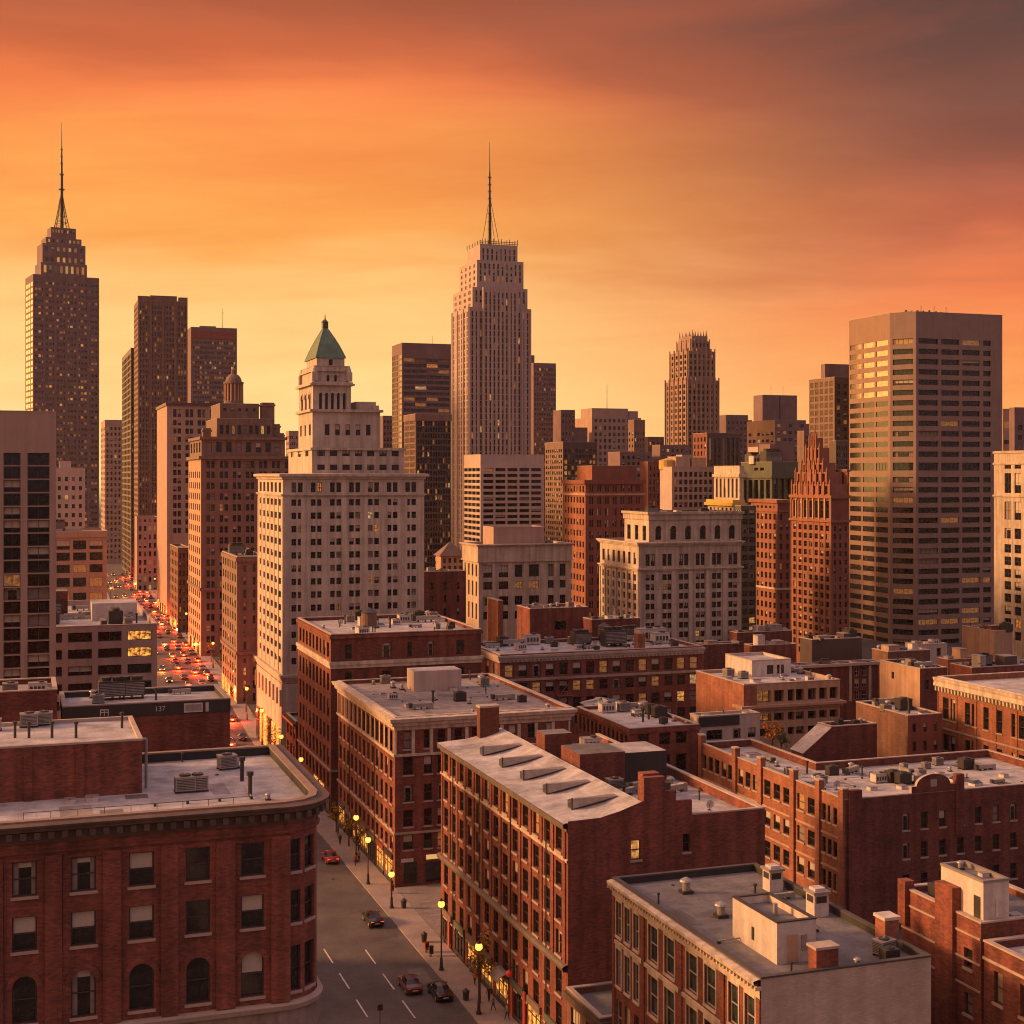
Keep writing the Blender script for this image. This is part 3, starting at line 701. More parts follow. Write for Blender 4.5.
# ================================================================ the ground, the avenue and the cross street
def bend(s):                                        # centre line of the avenue (across-street offset) at distance s
    if s < 280: return 37.0
    if s < 420: return 37 + (s - 280) * .05
    return 44 + (s - 420) * .0265
SS = [-30, 60, 120, 174, 181, 197, 204, 240, 280, 310, 350, 385, 420, 500, 600, 720, 850, 1000]
def strip(mb, ta, tb, z0, z1, s0, s1, mat, kerb=None):
    ss = [s0] + [s for s in SS if s0 < s < s1] + [s1]
    for a, b in zip(ss, ss[1:]):
        q = [gst(a, bend(a) + ta, z1), gst(a, bend(a) + tb, z1), gst(b, bend(b) + tb, z1), gst(b, bend(b) + ta, z1)]
        mb.face(q, mat)
        if kerb:
            for i, j in ((0, 3), (1, 2)):
                mb.face([q[i], q[j], q[j] - Vector((0, 0, z1 - z0)), q[i] - Vector((0, 0, z1 - z0))], kerb)
    if kerb:
        for s in (s0, s1):
            a, b = gst(s, bend(s) + ta, z1), gst(s, bend(s) + tb, z1); mb.face([a, b, b - Vector((0, 0, z1 - z0)), a - Vector((0, 0, z1 - z0))], kerb)
g = MB(); g.face([(-1500, -250, 0), (1500, -250, 0), (1500, 2000, 0), (-1500, 2000, 0)], surf('city_ground', (.075, .062, .058), .9, .3, .05, .2))
tag(g.build('ground'), kind='structure')
g = MB(); strip(g, -10.4, 10.4, 0, .006, -30, 1000, ASP); tag(g.build('road'), kind='structure')
g = MB(); g.face([gst(177.5, 51.46, .10), gst(177.5, 140, .10), gst(200.5, 140, .10), gst(200.5, 51.46, .10)], surf('side_street_paving', (.20, .165, .155), .88, .3, .3, .2)); tag(g.build('path'), kind='structure')
g = MB(); rq = random.Random(5)
for i in range(26):
    s, t = rq.uniform(118, 330), rq.uniform(-9, 9.4); w, l = rq.uniform(.4, 1.3), rq.uniform(.8, 6)
    strip(g, t - w, t + w, .006, .009, s, s + l, surf('asphalt_patch', (.070, .060, .057), .85, .3, .5, .2) if i % 3 else surf('pale_asphalt_patch', (.135, .115, .108), .85, .3, .5, .2))
for i in range(9):
    p = gst(rq.uniform(120, 260), 37 + rq.choice((-6, -1.5, 3, 7)), 0); g.frustum((p.x, p.y), .38, .38, .007, .014, DMET, 12)
tag(g.build('road_patch'), kind='structure')

g = MB(); strip(g, 10.4, 14.45, 0, .14, -30, 1000, PAV, PAV); tag(g.build('pavement'), kind='structure')
g = MB(); strip(g, -14.2, -10.4, 0, .14, -30, 1000, PAV, PAV); tag(g.build('pavement'), kind='structure')
g = MB()
for t in (4.3, -.6):
    s = 60 if t > 0 else 62
    while s < 360:
        if not 178 < s < 200:
            strip(g, t - .09, t + .09, .006, .011, s, s + 5.5, PNT)
        s += 9.2
for i in range(7):                                   # crosswalk over the side street
    a = 182 + i * 2.1; g.face([gst(a, 52.4, .105), gst(a, 55.4, .105), gst(a + .45, 55.4, .105), gst(a + .45, 52.4, .105)], PNTW)
tag(g.build('road_marking'), kind='structure')

# ================================================================ round-cornered brick block, bottom left
b = Bld('brick_building', 'big dark red brick block with rounded corner and dentilled cornice at the street', 325, 797, 114.6, W=62, corner='R', short='round-cornered red brick block', detail=2)
W, RR, LL = 62.0, 3.4, 24.5
arc = [(W - RR + RR * math.sin(R(30 * i)), RR - RR * math.cos(R(30 * i))) for i in range(4)]
pts = [(0, 0)] + arc + [(W, LL), (0, LL)]
fx = lambda px: b.X(px) / (W - RR)
cols = [(fx(a), fx(c)) for a, c in ((-283, -258), (-222, -197), (-162, -137), (-104, -79), (-46, -21), (12, 37), (71, 96), (129, 154), (186, 210), (241, 264))]
ck = (b.X(252), 0)
rows = [(843, 876), (895, 928), (951, 997), (1020, 1055), (1075, 1110), (1130, 1165)]
sp = S(1, 1, cols=cols, rows=rows, arch=(2,), dep=.32, sty='sash', bl=.05, cu=.2, lit=0, dim=0, sill=SIL, force=lambda r, c: 'b' if r == 1 and c != 8 else None)
spc = S(1, .74, rows=rows, m=(0, 0), dep=.28, sty='sash', bl=.12, cu=.1, lit=0, sill=SIL)
zt = b.Z(806, *ck)
b.tier(pts, 0, zt, BR, RF1, {0: sp, 1: spc, 2: spc}, par=.75, pt=.55, corner=ck, inner=BLK, cop=surf('brown_coping', (.22, .15, .12), .8, .25, .5, .15), zf=lambda py: b.Z(py, *ck))
zb = lambda py: b.Z(py, *ck)
fine = [(0, 0)] + [(W - RR + RR * math.sin(R(6 * i)), RR - RR * math.cos(R(6 * i))) for i in range(16)] + [(W, LL), (0, LL)]
b.mb('cornice').sweep(fine, [(-.02, zb(826)), (.22, zb(825.5)), (.25, zb(822)), (.3, zb(821.5)), (.34, zb(815)), (.75, zb(813)), (.8, zb(809.5)), (.95, zb(809)), (.98, zb(807)), (-.02, zb(805.6))], COP and surf('dark_cornice', (.095, .058, .047), .8, .25, .5, .15, .25))
DC = MATS['dark_cornice']
x = 20.0
while x < W - RR: b.mb('cornice').box(x - .22, -.72, zb(820.5), x + .22, -.3, zb(814), DC); x += 1.0
for i in range(7):
    a = R(3 + 14 * i); c, s_ = math.sin(a), -math.cos(a); p = (W - RR + (RR + .5) * c, RR + (RR + .5) * s_)
    b.mb('cornice').box(p[0] - .22, p[1] - .22, zb(820.5), p[0] + .22, p[1] + .22, zb(814), DC, rz=a, c=p)
b.one('string_course').sweep(fine, [(-.02, zb(836)), (.16, zb(835.5)), (.2, zb(833)), (-.02, zb(832))], BR)
b.one('string_course').sweep(fine, [(-.02, zb(1014)), (.35, zb(1013)), (.45, zb(1008)), (.3, zb(1006)), (-.02, zb(1005))], SIL)
b.mb('base_course').sweep(fine, [(.10, 0), (.10, zb(1014) - .02)], surf('base_stone', (.25, .19, .165), .85, .25, .4, .15, .3))
for a, c in ((-310, -292), (-250, -230), (-190, -170), (-130, -112), (-72, -53), (-16, 3), (45, 62), (103, 121), (161, 178), (216, 235), (271, 290)):
    b.one('pilaster').box(b.X(a), -.28, zb(1004.5), b.X(c), .01, zb(838), BR)
for a, c in cols:                                    # recessed panel frames round the two upper rows
    A, C_ = a * (W - RR), c * (W - RR)
    for y0, y1 in ((839, 842),): b.mb('wall').box(A - .6, -.08, zb(y1), C_ + .6, .01, zb(y0), BR)
    for xx in (A - .6, C_ + .42): b.mb('wall').box(xx, -.08, zb(930), xx + .18, .01, zb(842.2), BR)
zr = b.roofz
q = b.local(142, 793, zr); qb = b.local(130, 716, b.Z(739, q[0], q[1]))
ph = (2.0, q[1], q[0], q[1] + 12.0, zr, b.Z(739, q[0], q[1]))
pb = MB(); b.parts['penthouse'] = pb
pp = b.rect(*ph[:4])
for i in range(4): pb.face([(*pp[i], zr), (*pp[(i + 1) % 4], zr), (*pp[(i + 1) % 4], ph[5]), (*pp[i], ph[5])], BR)
pb.face([(*p, ph[5] - .25) for p in poly_off(pp, -.3)], RF1); pb.sweep(pp, [(.08, ph[5] - .12), (.08, ph[5] + .06), (-.3, ph[5] + .06), (-.3, ph[5] - .3)], COP)
for px in (-22, 28, 80): 
    xx = b.X(px, q[1]); b.mb('penthouse').box(xx - .35, q[1] - .22, zr, xx + .35, q[1] - .005, ph[5] - .2, BRD)
pz = ph[5] - .25
for px, k in ((15, 'vent_pipe'), (29, 'vent_pipe'), (52, 'vent_pipe'), (76, 'vent_pipe'), (122, 'vent_pipe')): item(k, b, px, 738 if px < 100 else 728, 1.0, 0, pz)
for px, py, s_ in ((29, 727, .95), (44, 725, .9), (58, 722, .8)): item('air_conditioner', b, px, py, s_, 0, pz)
item('air_conditioner', b, 185, 792, 1.05, 0); item('air_conditioner', b, 197.5, 791, 1.05, 0); item('air_conditioner', b, 227, 769, 1.0, 8)
item('vent_pipe', b, 242, 781, 1.5); item('vent_pipe', b, 250, 797, 1.5); item('roof_hatch', b, 92, 801, .7); item('roof_hatch', b, 70, 803, .6); item('roof_ventilator', b, 237, 768, .7); item('roof_hatch', b, 18, 799, .6)
item('vent_pipe', b, 181, 760, .6); item('roof_ventilator', b, 268, 800, .5)
roof_dress(b, (W - 30, q[1] + 14, W - 6, LL - 1), zr, 1, 4); roof_dress(b, (W - 21, 2.6, W - 5, LL - 4), zr, 2, 5); roof_dress(b, (4, 2, W - 24, q[1] - 1.5), zr, 3, 3)
rl = MB()                                            # thin guard rail near the roof edge
for i in range(9): xx = W - 23 + i * 2.0; rl.box(xx, 2.2, zr, xx + .04, 2.24, zr + 1.0, DMET)
rl.box(W - 23, 2.2, zr + 1.001, W - 6.9, 2.24, zr + 1.04, DMET); b.parts['guard_rail'] = rl
gp = MB(); gp.tube((q[0] + .5, q[1] + 2, zr), (q[0] + .5, q[1] + 2, zr + 4.2), .13, GALV); gp.tube((q[0] + .5, q[1] + 2, zr + 4.2), (q[0] - .3, q[1] + 2, zr + 4.3), .13, GALV); b.parts['downpipe'] = gp
for i, px in enumerate((55, 115, 170, 226)):          # flashing blocks behind the cornice
    xx = b.X(px); b.mb('roof').box(xx - .9, 1.0, zr + .004, xx + .9, 1.5, zr + .3, TAN)

# ================================================================ low dark brick block behind it
b = Bld('brick_building', 'low dark brick block with black roof parapet and white painted marks behind the round-cornered one', 230, 699, 164.8, W=18.5, corner='R', short='black-parapet brick block', detail=1)
b.tier(b.rect(0, 0, 18.5, 11.5), 0, b.h, BRD, RF1, par=.6, pt=.4, cop=COPM, inner=BLK)
b.last = (0, 0, 18.5, 11.5)
b.ring((0, 0, 18.5, 11.5, 0, 0), b.Z(711.5, 18.5), b.Z(699.6, 18.5), .06, BLK, 'parapet_band')
z0, z1 = b.Z(710, 18.5), b.Z(701, 18.5); sg = b.one('painted_sign')
x = b.X(184); sg.box(x, -.12, z0, x + 2.1, -.065, z1, WMET); sg.box(x + .15, -.135, z0 + .15, x + 1.95, -.122, z1 - .15, GALV)
x = b.X(205.5); sg = b.one('painted_sign'); sg.box(x, -.12, z0, x + .35, -.065, z1, WMET)
x = b.X(100); sg = b.one('painted_mark')
for k in (0, .42, .84): sg.box(x + k, -.12, z0 + .1, x + k + .1, -.065, z1 - .2, WMET)
sg.box(x + .1, -.11, z1 - .32, x + .84, -.066, z1 - .2, WMET); sg.box(x + .1, -.11, z0 + .45, x + .84, -.066, z0 + .56, WMET)
def lettering(text, b, x, y, z, size, mat, rz=0.0, ext=.02):
    cu = bpy.data.curves.new('lettering', 'FONT'); cu.body = text; cu.size = size; cu.extrude = ext; cu.align_x = 'CENTER'; cu.materials.append(mat)
    t = bpy.data.objects.new('tmp', cu); COL.objects.link(t); me = bpy.data.meshes.new_from_object(t.evaluated_get(bpy.context.evaluated_depsgraph_get())); bpy.data.objects.remove(t)
    o = newobj('lettering', me, b.root, (x, y, z)); o.rotation_euler = (R(90), 0, rz); return o
lettering('137', b, b.X(160), -.085, b.Z(708.4, 16), .8, WMET)
item('cooling_tower', b, 112, 699, .85); item('cooling_tower', b, 131, 698, .85); item('duct', b, 180, 694, .6); item('vent_pipe', b, 156, 700, 1.0); item('air_conditioner', b, 188, 690, .8); item('roof_ventilator', b, 90, 690, .8)
b2 = Bld('stair_house', 'small brick stair house with white ducts beside the tall dark-glass tower', 57, 690, 158, W=14, corner='R', short='brick stair house', detail=1)
b2.tier(b2.rect(0, 0, 14, 10), 0, b2.h, BRD, RF3, par=.5); b2.last = (0, 0, 14, 10)
item('plant_box', b2, 38, 698, .7); item('air_conditioner', b2, 53, 690, 1.0); item('roof_ventilator', b2, 46, 694, .9); item('duct', b2, 60, 688, .6)

# ================================================================ tall tower with dark glass strips, left edge
b = Bld('office_tower', 'tall beige concrete tower with dark vertical glass strips at the left edge', 56, 412, 225, W=22, corner='R', short='dark-glass strip tower', detail=1, hide=722)
xs = lambda p: b.X(p) / 22
sp = S(1, 1, cols=[(xs(-64), xs(-46)), (xs(-39), xs(-20)), (xs(3.5), xs(20.5)), (xs(27.5), xs(49.5))], y0=453, p=13.4, h=12.3, sty='band', gl=GLA, bl=.14, cu=.12, lit=.0, dim=.025, dep=.6)
b.tier(b.rect(0, 0, 22, 13), 0, b.h, PNK, RF3, {0: sp}, par=1.0, zf=lambda py: b.Z(py, 22))

# ================================================================ beige office with window bands
b = Bld('office_building', 'low beige office with four bands of dark windows, two panes lit yellow', 157, 624, 247, W=29, corner='R', short='beige banded office', detail=1)
xs = lambda p: b.X(p) / 29
sp = S(1, 1, cols=[(xs(p), xs(q_)) for p, q_ in ((-5, 24), (34, 62), (68, 92), (98, 121.5), (127.5, 151.5))], rows=[(630, 639.5), (646.5, 656), (663, 672.5), (680, 689.5), (697, 706), (714, 723)], sty='band', dep=.5, lit=0, dim=.08, bl=.08, cu=.06)
b.tier(b.rect(0, 0, 29, 52), 0, b.h, PNK, RF1, {0: sp}, par=.9, zf=lambda py: b.Z(py, 29))
for r in b.win:                                      # the two lit bays at the street end
    if r['o'][0] > b.X(120) and abs(r['o'][2] + r['h'] / 2 - b.Z(634.5, 29)) < 4: r['v'] = 's'
b.last = (6, 2, 28, 46)
scatter(b, 26, ['air_conditioner', 'plant_box', 'roof_ventilator', 'duct', 'cooling_tower', 'roof_hatch', 'vent_pipe', 'dark_air_conditioner'], seed=4, sc=(.8, 1.3))
pb = b.mb('penthouse'); z = b.roofz
pb.box(8, 26, z, 15, 32, z + 5, BRD, RF2); pb.box(19, 18, z, 27, 26, z + 3.2, WMET, RF1)

# ================================================================ the gabled loft with five skylights, centre
b = Bld('brick_loft', 'long red brick loft with five wedge skylights on its pale sloping roof', 568, 824, 141.7, short='skylight loft', detail=2, hide=1000)
x0, xr = 0, b.X(765); L = b.Y(441, 0); z = b.h
rows = [(833, 857), (868, 893), (903, 928), (938, 963), (976, 1003), (1012, 1044)]
spL = S(13, .50, rows=rows, sty='sash', dep=.3, bl=.07, cu=.04, lit=.012, dim=.03, m=(.015, .02), sill=SIL)
b.facade((0, L), (0, 0), 0, z, spL, BR, b.Z)
xr_ridge = b.X(644); zr = z + 1.5; xs1 = b.X(692)
za = z + 3.0; zfl = b.Z(815, xs1)                    # party wall, then the flat roof's parapet
fr = {'d': 1}
xm = b.X(651); xw = b.X(676)
# front wall: stepped outline with two windows
wl = b.mb('wall')
def fq(xa, xb, z0, z1): wl.face([(xa, 0, z0), (xb, 0, z0), (xb, 0, z1), (xa, 0, z1)], BR)
w1, w2 = (b.X(631), b.X(641), b.Z(860, b.X(636)), b.Z(840, b.X(636))), (b.X(683), b.X(690), b.Z(852, b.X(686)), b.Z(834, b.X(686)))
for (xa, xb, lo, hi), v in ((w1, 'l'), (w2, 'd')):
    for A, B_ in (((xa, lo), (xb, lo)), ((xb, lo), (xb, hi)), ((xb, hi), (xa, hi)), ((xa, hi), (xa, lo))):
        wl.face([(A[0], 0, A[1]), (A[0], .3, A[1]), (B_[0], .3, B_[1]), (B_[0], 0, B_[1])], BR)
    b.win.append(dict(o=((xa + xb) / 2, .3, lo), rz=0.0, w=xb - xa, h=hi - lo, sty='sash', v=v, gl=GLA, fr=FRM, n=Vector((0, -1)), sill=SIL, dep=.3))
lo = min(w1[2], w2[2]) ; hi = max(w1[3], w2[3])
fq(0, xr, 0, lo)
fq(0, w1[0], lo, hi); fq(w1[1], w2[0], lo, hi); fq(w2[1], xr, lo, hi)
for w_ in (w1, w2): 
    if w_[2] > lo: fq(w_[0], w_[1], lo, w_[2])
    if w_[3] < hi: fq(w_[0], w_[1], w_[3], hi)
top = [(0, z + .25), (b.X(600), z + .35), (b.X(620), z + .85), (xr_ridge, zr + .2)]
for (xa, a), (xb, c) in zip(top, top[1:]): wl.face([(xa, 0, hi), (xb, 0, hi), (xb, 0, c), (xa, 0, a)], BR)
fq(xr_ridge, xm, hi, za + .9); fq(xm, xw, hi, za - .5); fq(xw, xs1, hi, za - 1.6); fq(xs1, xr, hi, zfl)
wl.box(xr_ridge, .004, z - 2, b.X(665), .9, za + 1.0, BR); wl.box(b.X(665) + .004, .004, z - 2, xw, .5, za - .5, BR); wl.box(xw + .004, .004, z - 2, xs1, .45, za - 1.6, BR)
wl.box(xs1 + .004, .004, z - 2, xr, .4, zfl, BR)
wl.face([(xr, 0, 0), (xr, L, 0), (xr, L, zfl), (xr, 0, zfl)], BR); wl.face([(0, L, 0), (xr, L, 0), (xr, L, z), (0, L, z)], BR)
wl.box(xr - .45, .404, zfl - 2, xr, L, zfl, BR)
b.mb('coping').box(xr - .52, 0, zfl + .004, xr + .06, L, zfl + .16, COP); b.mb('coping').box(xs1, -.06, zfl + .004, xr - .525, .46, zfl + .16, COP)
# sloping pale roof and the flat roof beyond the party wall
rf = b.mb('roof')
for (xa, a), (xb, c) in zip([(-.5, z + .05), (b.X(600), z + .3), (b.X(620), z + .7), (xr_ridge, zr)], [(b.X(600), z + .3), (b.X(620), z + .7), (xr_ridge, zr)]): 
    rf.face([(xa, .02, a), (xb, .02, c), (xb, L + .3, c), (xa, L + .3, a)], RF1)
rf.face([(xr_ridge, .02, zr), (xr_ridge, L + .3, zr), (xr_ridge + .01, L + .3, zfl - 1), (xr_ridge + .01, .02, zfl - 1)], BRD)
rf.face([(xr_ridge + .01, .02, zfl - 1), (xr - .45, .02, zfl - 1), (xr - .45, L, zfl - 1), (xr_ridge + .01, L, zfl - 1)], RF1)
b.mb('cornice').sweep([(0, L), (0, 0)], [(-.02, z - .9), (.15, z - .85), (.18, z - .5), (.5, z - .42), (.55, z - .05), (.3, z + .03)], surf('dark_cornice_paint', (.13, .10, .085), .7, .2, .6, .1, .2), closed=False)
ct = CRM
zz = lambda py: b.Z(py)
b.one('string_course').sweep([(0, L), (0, 0)], [(-.02, zz(864)), (.12, zz(863.5)), (.15, zz(861)), (-.02, zz(860))], CRM, closed=False)
b.one('string_course').sweep([(0, L), (0, 0)], [(-.02, zz(973)), (.5, zz(972)), (.65, zz(968)), (.4, zz(966)), (-.02, zz(965))], surf('dark_belt', (.15, .105, .08), .7, .2, .6, .1, .2), closed=False)
for i in range(14):
    y = L * .018 + i * (L * .965) / 13; b.one('pilaster').box(-.13, y - .28, zz(965), .01, y + .28, z - .95, BR)
for i in range(5):                                   # wedge skylights
    yy = L * (.10 + .165 * i); xa, xb = 2.2, xr_ridge - .9; ws = MB(); h = .8
    za_ = lambda xx: z + .3 + (zr - z - .3) * max(0, min(1, (xx - b.X(600)) / (xr_ridge - b.X(600))))
    zt_ = max(za_(xa) + h, za_(xb) + .12)
    P0, P1 = (xa, yy, za_(xa)), (xb, yy, za_(xb)); Q0 = (xa, yy + 1.25, za_(xa)); T0 = (xa, yy + .0, zt_); Q1 = (xb, yy + 1.25, za_(xb))
    ws.face([P0, P1, T0], GALV); ws.face([P0, T0, (xa, yy + 1.25, zt_ - .35), Q0], GLG); ws.face([T0, P1, Q1, (xa, yy + 1.25, zt_ - .35)], COPM); ws.face([Q0, (xa, yy + 1.25, zt_ - .35), Q1], GALV)
    ws.box(xa - .06, yy - .06, za_(xa) - .05, xa + .08, yy + .06, zt_ + .05, DMET)
    o = ws.build('skylight', b.root)
zf2 = zfl - 1; b.roofz = zf2
pb = b.mb('penthouse')
yb = L * .42
pb.box(xr_ridge + .6, yb, zf2, xr_ridge + 6.2, yb + 6, zf2 + 4.0, BRD, RF2); pb.box(xr_ridge + 6.204, yb, zf2, xr_ridge + 11.5, yb + 6, zf2 + 3.8, BLK, RF1)
pb.box(xr_ridge + .4, yb + 11, zf2, xr_ridge + 4, yb + 14, zf2 + 4.4, BRD, RF2)
ch = MB(); ch.box(xr_ridge - 3.4, L - 1.4, zr - 1, xr_ridge - .8, L, zr + 3.0, BRD); ch.box(xr_ridge - 3.5, L - 1.5, zr + 3.004, xr_ridge - .7, L + .1, zr + 3.25, COP); b.parts['chimney'] = ch
ch = MB(); ch.box(xr_ridge + .3, .91, zf2, xr_ridge + 2.2, 2.2, za + 1.2, BR); b.parts['chimney_stack'] = ch
for k, (xx, yy, s_) in (('duct', (xr_ridge + 7, yb - 2.5, 1)), ('air_conditioner', (xr_ridge + 4, yb - 2, 1.1)), ('duct', (xr_ridge + 10, yb - 5, .9)), ('dark_air_conditioner', (xr_ridge + 7.5, yb - 6.5, 1.3)), ('roof_ventilator', (xr_ridge + 11, yb - 2, 1)), ('air_conditioner', (xr_ridge + 9, yb + 10, 1.2)), ('roof_ventilator', (xr_ridge + 6, yb + 12, 1.2)), ('plant_box', (xr_ridge + 10, yb + 14, .9)), ('vent_pipe', (xr_ridge + 3, yb - 7, 1.2)), ('duct', (xr_ridge + 4, yb - 4.6, .8))):
    put_item(k, b, b.wpt(xx, yy, zf2), s_, 20 if k == 'duct' else 0, zf2)
roof_dress(b, (xr_ridge + 1, 3, xr - 1, L - 2), zf2, 6, 8); b.last = (xr_ridge + 1, 3, xr - 1, L * .38); scatter(b, 6, ['vent_pipe', 'roof_hatch', 'satellite_dish', 'skylight'], z=zf2, seed=78, sc=(.5, .8), mar=1)
b.last = (xr_ridge + 1, L * .75, xr - 1, L - 1); scatter(b, 6, ['vent_pipe', 'roof_hatch', 'plant_box', 'duct'], z=zf2, seed=79, sc=(.5, .9), mar=1)
for k in (.12, .37, .62, .86):
    dp = b.one('downpipe'); y = L * k; dp.tube((-.2, y + .35, .2), (-.2, y + .35, z - 1), .07, DMET, 6)
# ground-floor shopfronts of the loft
for i in range(8):
    y = L * (.05 + i * .12); shop(b, y, y + L * .085, i in (1, 3, 4, 5))
aw = MB(); ya = L * .40
for i in range(8):
    t0, t1 = math.pi * i / 8, math.pi * (i + 1) / 8
    aw.face([(-1.3 * math.sin(t0 * .5), ya, 4.3 - 1.0 * (1 - math.cos(t0 * .5))), (-1.3 * math.sin(t1 * .5), ya, 4.3 - 1.0 * (1 - math.cos(t1 * .5))), (-1.3 * math.sin(t1 * .5), ya + 3, 4.3 - 1.0 * (1 - math.cos(t1 * .5))), (-1.3 * math.sin(t0 * .5), ya + 3, 4.3 - 1.0 * (1 - math.cos(t0 * .5)))], GALV)
aw.build('awning', b.root)
rs = MB(); rs.sphere((-1.1, L * .33, 5.5), .38, glow('red_sign', (1, .05, .03), .06, (.5, .03, .02), False), 12, 8); rs.box(-1.1, L * .33 - .05, 6.1, .01, L * .33 + .05, 6.2, DMET); tag(rs.build('hanging_sign', b.root), 'round red hanging sign')
rd = MB()
for k in (.27, .36, .62, .9): rd.box(-.25, L * k, .15, -.065, L * k + .7, 4.2, surf('red_shop_paint', (.38, .05, .035), .6, .15, 1))
b.parts['shop_pier'] = rd

# low annex between the loft and the white-trimmed block
b = Bld('brick_annex', 'one low brown brick annex with a dark cornice at the foot of the skylight loft', 600, 1019, 133, short='low brown annex', detail=1)
b.T(567, 600, 0, 1019, W=16, wall=BRB, roof=RF2, Ls=S(2, .6, rows=[(1034, 1062)], sty='tri'), par=.6); b.ring(b.last, b.h - .9, b.h - .3, .35, surf('dark_cornice'  , (.17, .115, .09)), 'cornice')

# ================================================================ white-trimmed brick block, bottom right
b = Bld('brick_building', 'red brick block with white trimmed paired windows and a painted white end wall', 761, 979, 104.8, short='white-trimmed block', detail=2)
L = b.Y(613); xr = b.X(931); z = b.h
rows = [(1003, 1046), (1062, 1108), (1125, 1170)]
cols = []
gaps = [(.03, .235, 3), (.27, .475, 3), (.51, .735, 3), (.77, .985, 2)]
for a, c, n in ((.012, .20, 2), (.235, .47, 2), (.505, .74, 2), (.775, .985, 3)):
    w = (c - a) / n
    for k in range(n): cols.append((a + w * (k + .2), a + w * (k + .80)))
cols = sorted((1 - q_, 1 - p) for p, q_ in cols)
spL = S(1, 1, cols=cols, rows=rows, sty='sash', dep=.25, bl=.1, cu=.22, lit=0, dim=.03, fr=FRW, gl=GLG, sill=CRM)
b.tier(b.rect(0, 0, xr, L), 0, z, BR, RF2, {3: spL}, walls={0: BRW}, inner=BLK, par=.55, pt=.35, cop=surf('dark_coping', (.06, .05, .048), .7, .2, 1))
b.last = (0, 0, xr, L)
zz = lambda py: b.Z(py)
b.mb('cornice').sweep([(0, L), (0, 0)], [(-.02, zz(1000)), (.1, zz(999.5)), (.12, zz(991)), (.28, zz(990.5)), (.34, zz(986)), (.6, zz(985)), (.65, zz(981)), (.2, zz(979.5)), (-.02, zz(979.5))], CRM, closed=False)
b.dentils((0, 0, 0, L), zz(990.2), zz(986.5), .52, .18, .55, CRM, faces='L')
for i, (a, c) in enumerate(cols):
    ya, yb_ = L * (1 - c), L * (1 - a)
    for t, bt in rows[:2]:
        su = b.one('window_surround'); za_, zb_ = zz(bt), zz(t); e = .16
        su.box(-.07, ya - e, za_ - .05, .01, ya - .005, zb_ + .32, CRM); su.box(-.07, yb_ + .005, za_ - .05, .01, yb_ + e, zb_ + .32, CRM); su.box(-.09, ya - .005, zb_ + .005, .01, yb_ + .005, zb_ + .34, CRM)
for f in (0.0, .215, .485, .755, 1.0): y = L * f; y = min(max(y, .3), L - .3); b.one('pilaster').box(-.12, y - .28, 0, .01, y + .28, zz(1000.5), BR)
b.one('string_course').sweep([(0, L), (0, 0)], [(-.02, zz(1058)), (.12, zz(1057)), (.12, zz(1053)), (-.02, zz(1052))], CRM, closed=False)
zr = b.roofz
roof_dress(b, (1, 2, xr - 2, L - 2), zr, 4, 8); q = b.local(777, 965, zr); q2 = b.local(736, 933, zr)   # white roof house
hx, hy, hl, hw = q[0], q[1], 7.2, b.X(816, q[1]) - q[0]
hz = zr + 3.2
hb = MB(); pp = b.rect(hx, hy, hx + hw, hy + hl)
for i in range(4): hb.face([(*pp[i], zr), (*pp[(i + 1) % 4], zr), (*pp[(i + 1) % 4], hz), (*pp[i], hz)], WMET)
inn = poly_off(pp, -.25)
for i in range(4): hb.face([(*inn[(i + 1) % 4], hz - .6), (*inn[i], hz - .6), (*inn[i], hz), (*inn[(i + 1) % 4], hz)], WMET)
hb.face([(*p, hz - .6) for p in inn], RF2); hb.sweep(pp, [(.05, hz + .003), (.05, hz + .1), (-.3, hz + .1), (-.3, hz + .003)], DMET, cyc=True)
hb.box(hx + .9, hy - .08, zr + .1, hx + 1.8, hy - .004, zr + 2.2, TAN); hb.box(hx + 2.1, hy - .1, zr + .9, hx + 2.6, hy - .004, zr + 2.1, GALV)
hb.box(hx - .08, hy + 3.6, zr + .8, hx - .004, hy + 3.9, zr + 1.8, DMET); hb.tube((hx + hw * .55, hy + hl * .5, hz - .6), (hx + hw * .55, hy + hl * .5, hz + .35), .2, GALV, 8)
hb.build('penthouse', b.root)
ch = MB(); a = b.local(836, 981, zr); ch.box(a[0] - .95, .36, zr - .8, a[0] + .95, 1.55, zr + 2.0, BR); ch.box(a[0] - 1.05, .26, zr + 2.004, a[0] + 1.05, 1.65, zr + 2.2, COP); ch.build('chimney', b.root)
ch = MB(); ch.box(xr - 1.3, 4.2, zr - .4, xr - .04, 5.6, zr + 2.2, BRO); ch.box(xr - 1.42, 4.1, zr + 2.204, xr + .08, 5.7, zr + 2.45, WMET); ch.build('chimney', b.root)
item('roof_ventilator', b, 686, 893, 1.15); item('roof_ventilator', b, 721, 917, 1.1); item('vent_pipe', b, 755, 898, .9); item('vent_pipe', b, 651, 905, .7)
item('chimney_vent', b, 823, 914, 1.25, 0); item('chimney_vent', b, 790, 888, 1.2); item('dark_air_conditioner', b, 890, 962, .8); item('roof_ventilator', b, 905, 952, .6); item('roof_hatch', b, 762, 925, .5); item('duct', b, 801, 889, .55, 0); item('air_conditioner', b, 884, 955, .95, 15); item('satellite_dish', b, 893, 955, 1.0); item('vent_pipe', b, 897, 965, .7)

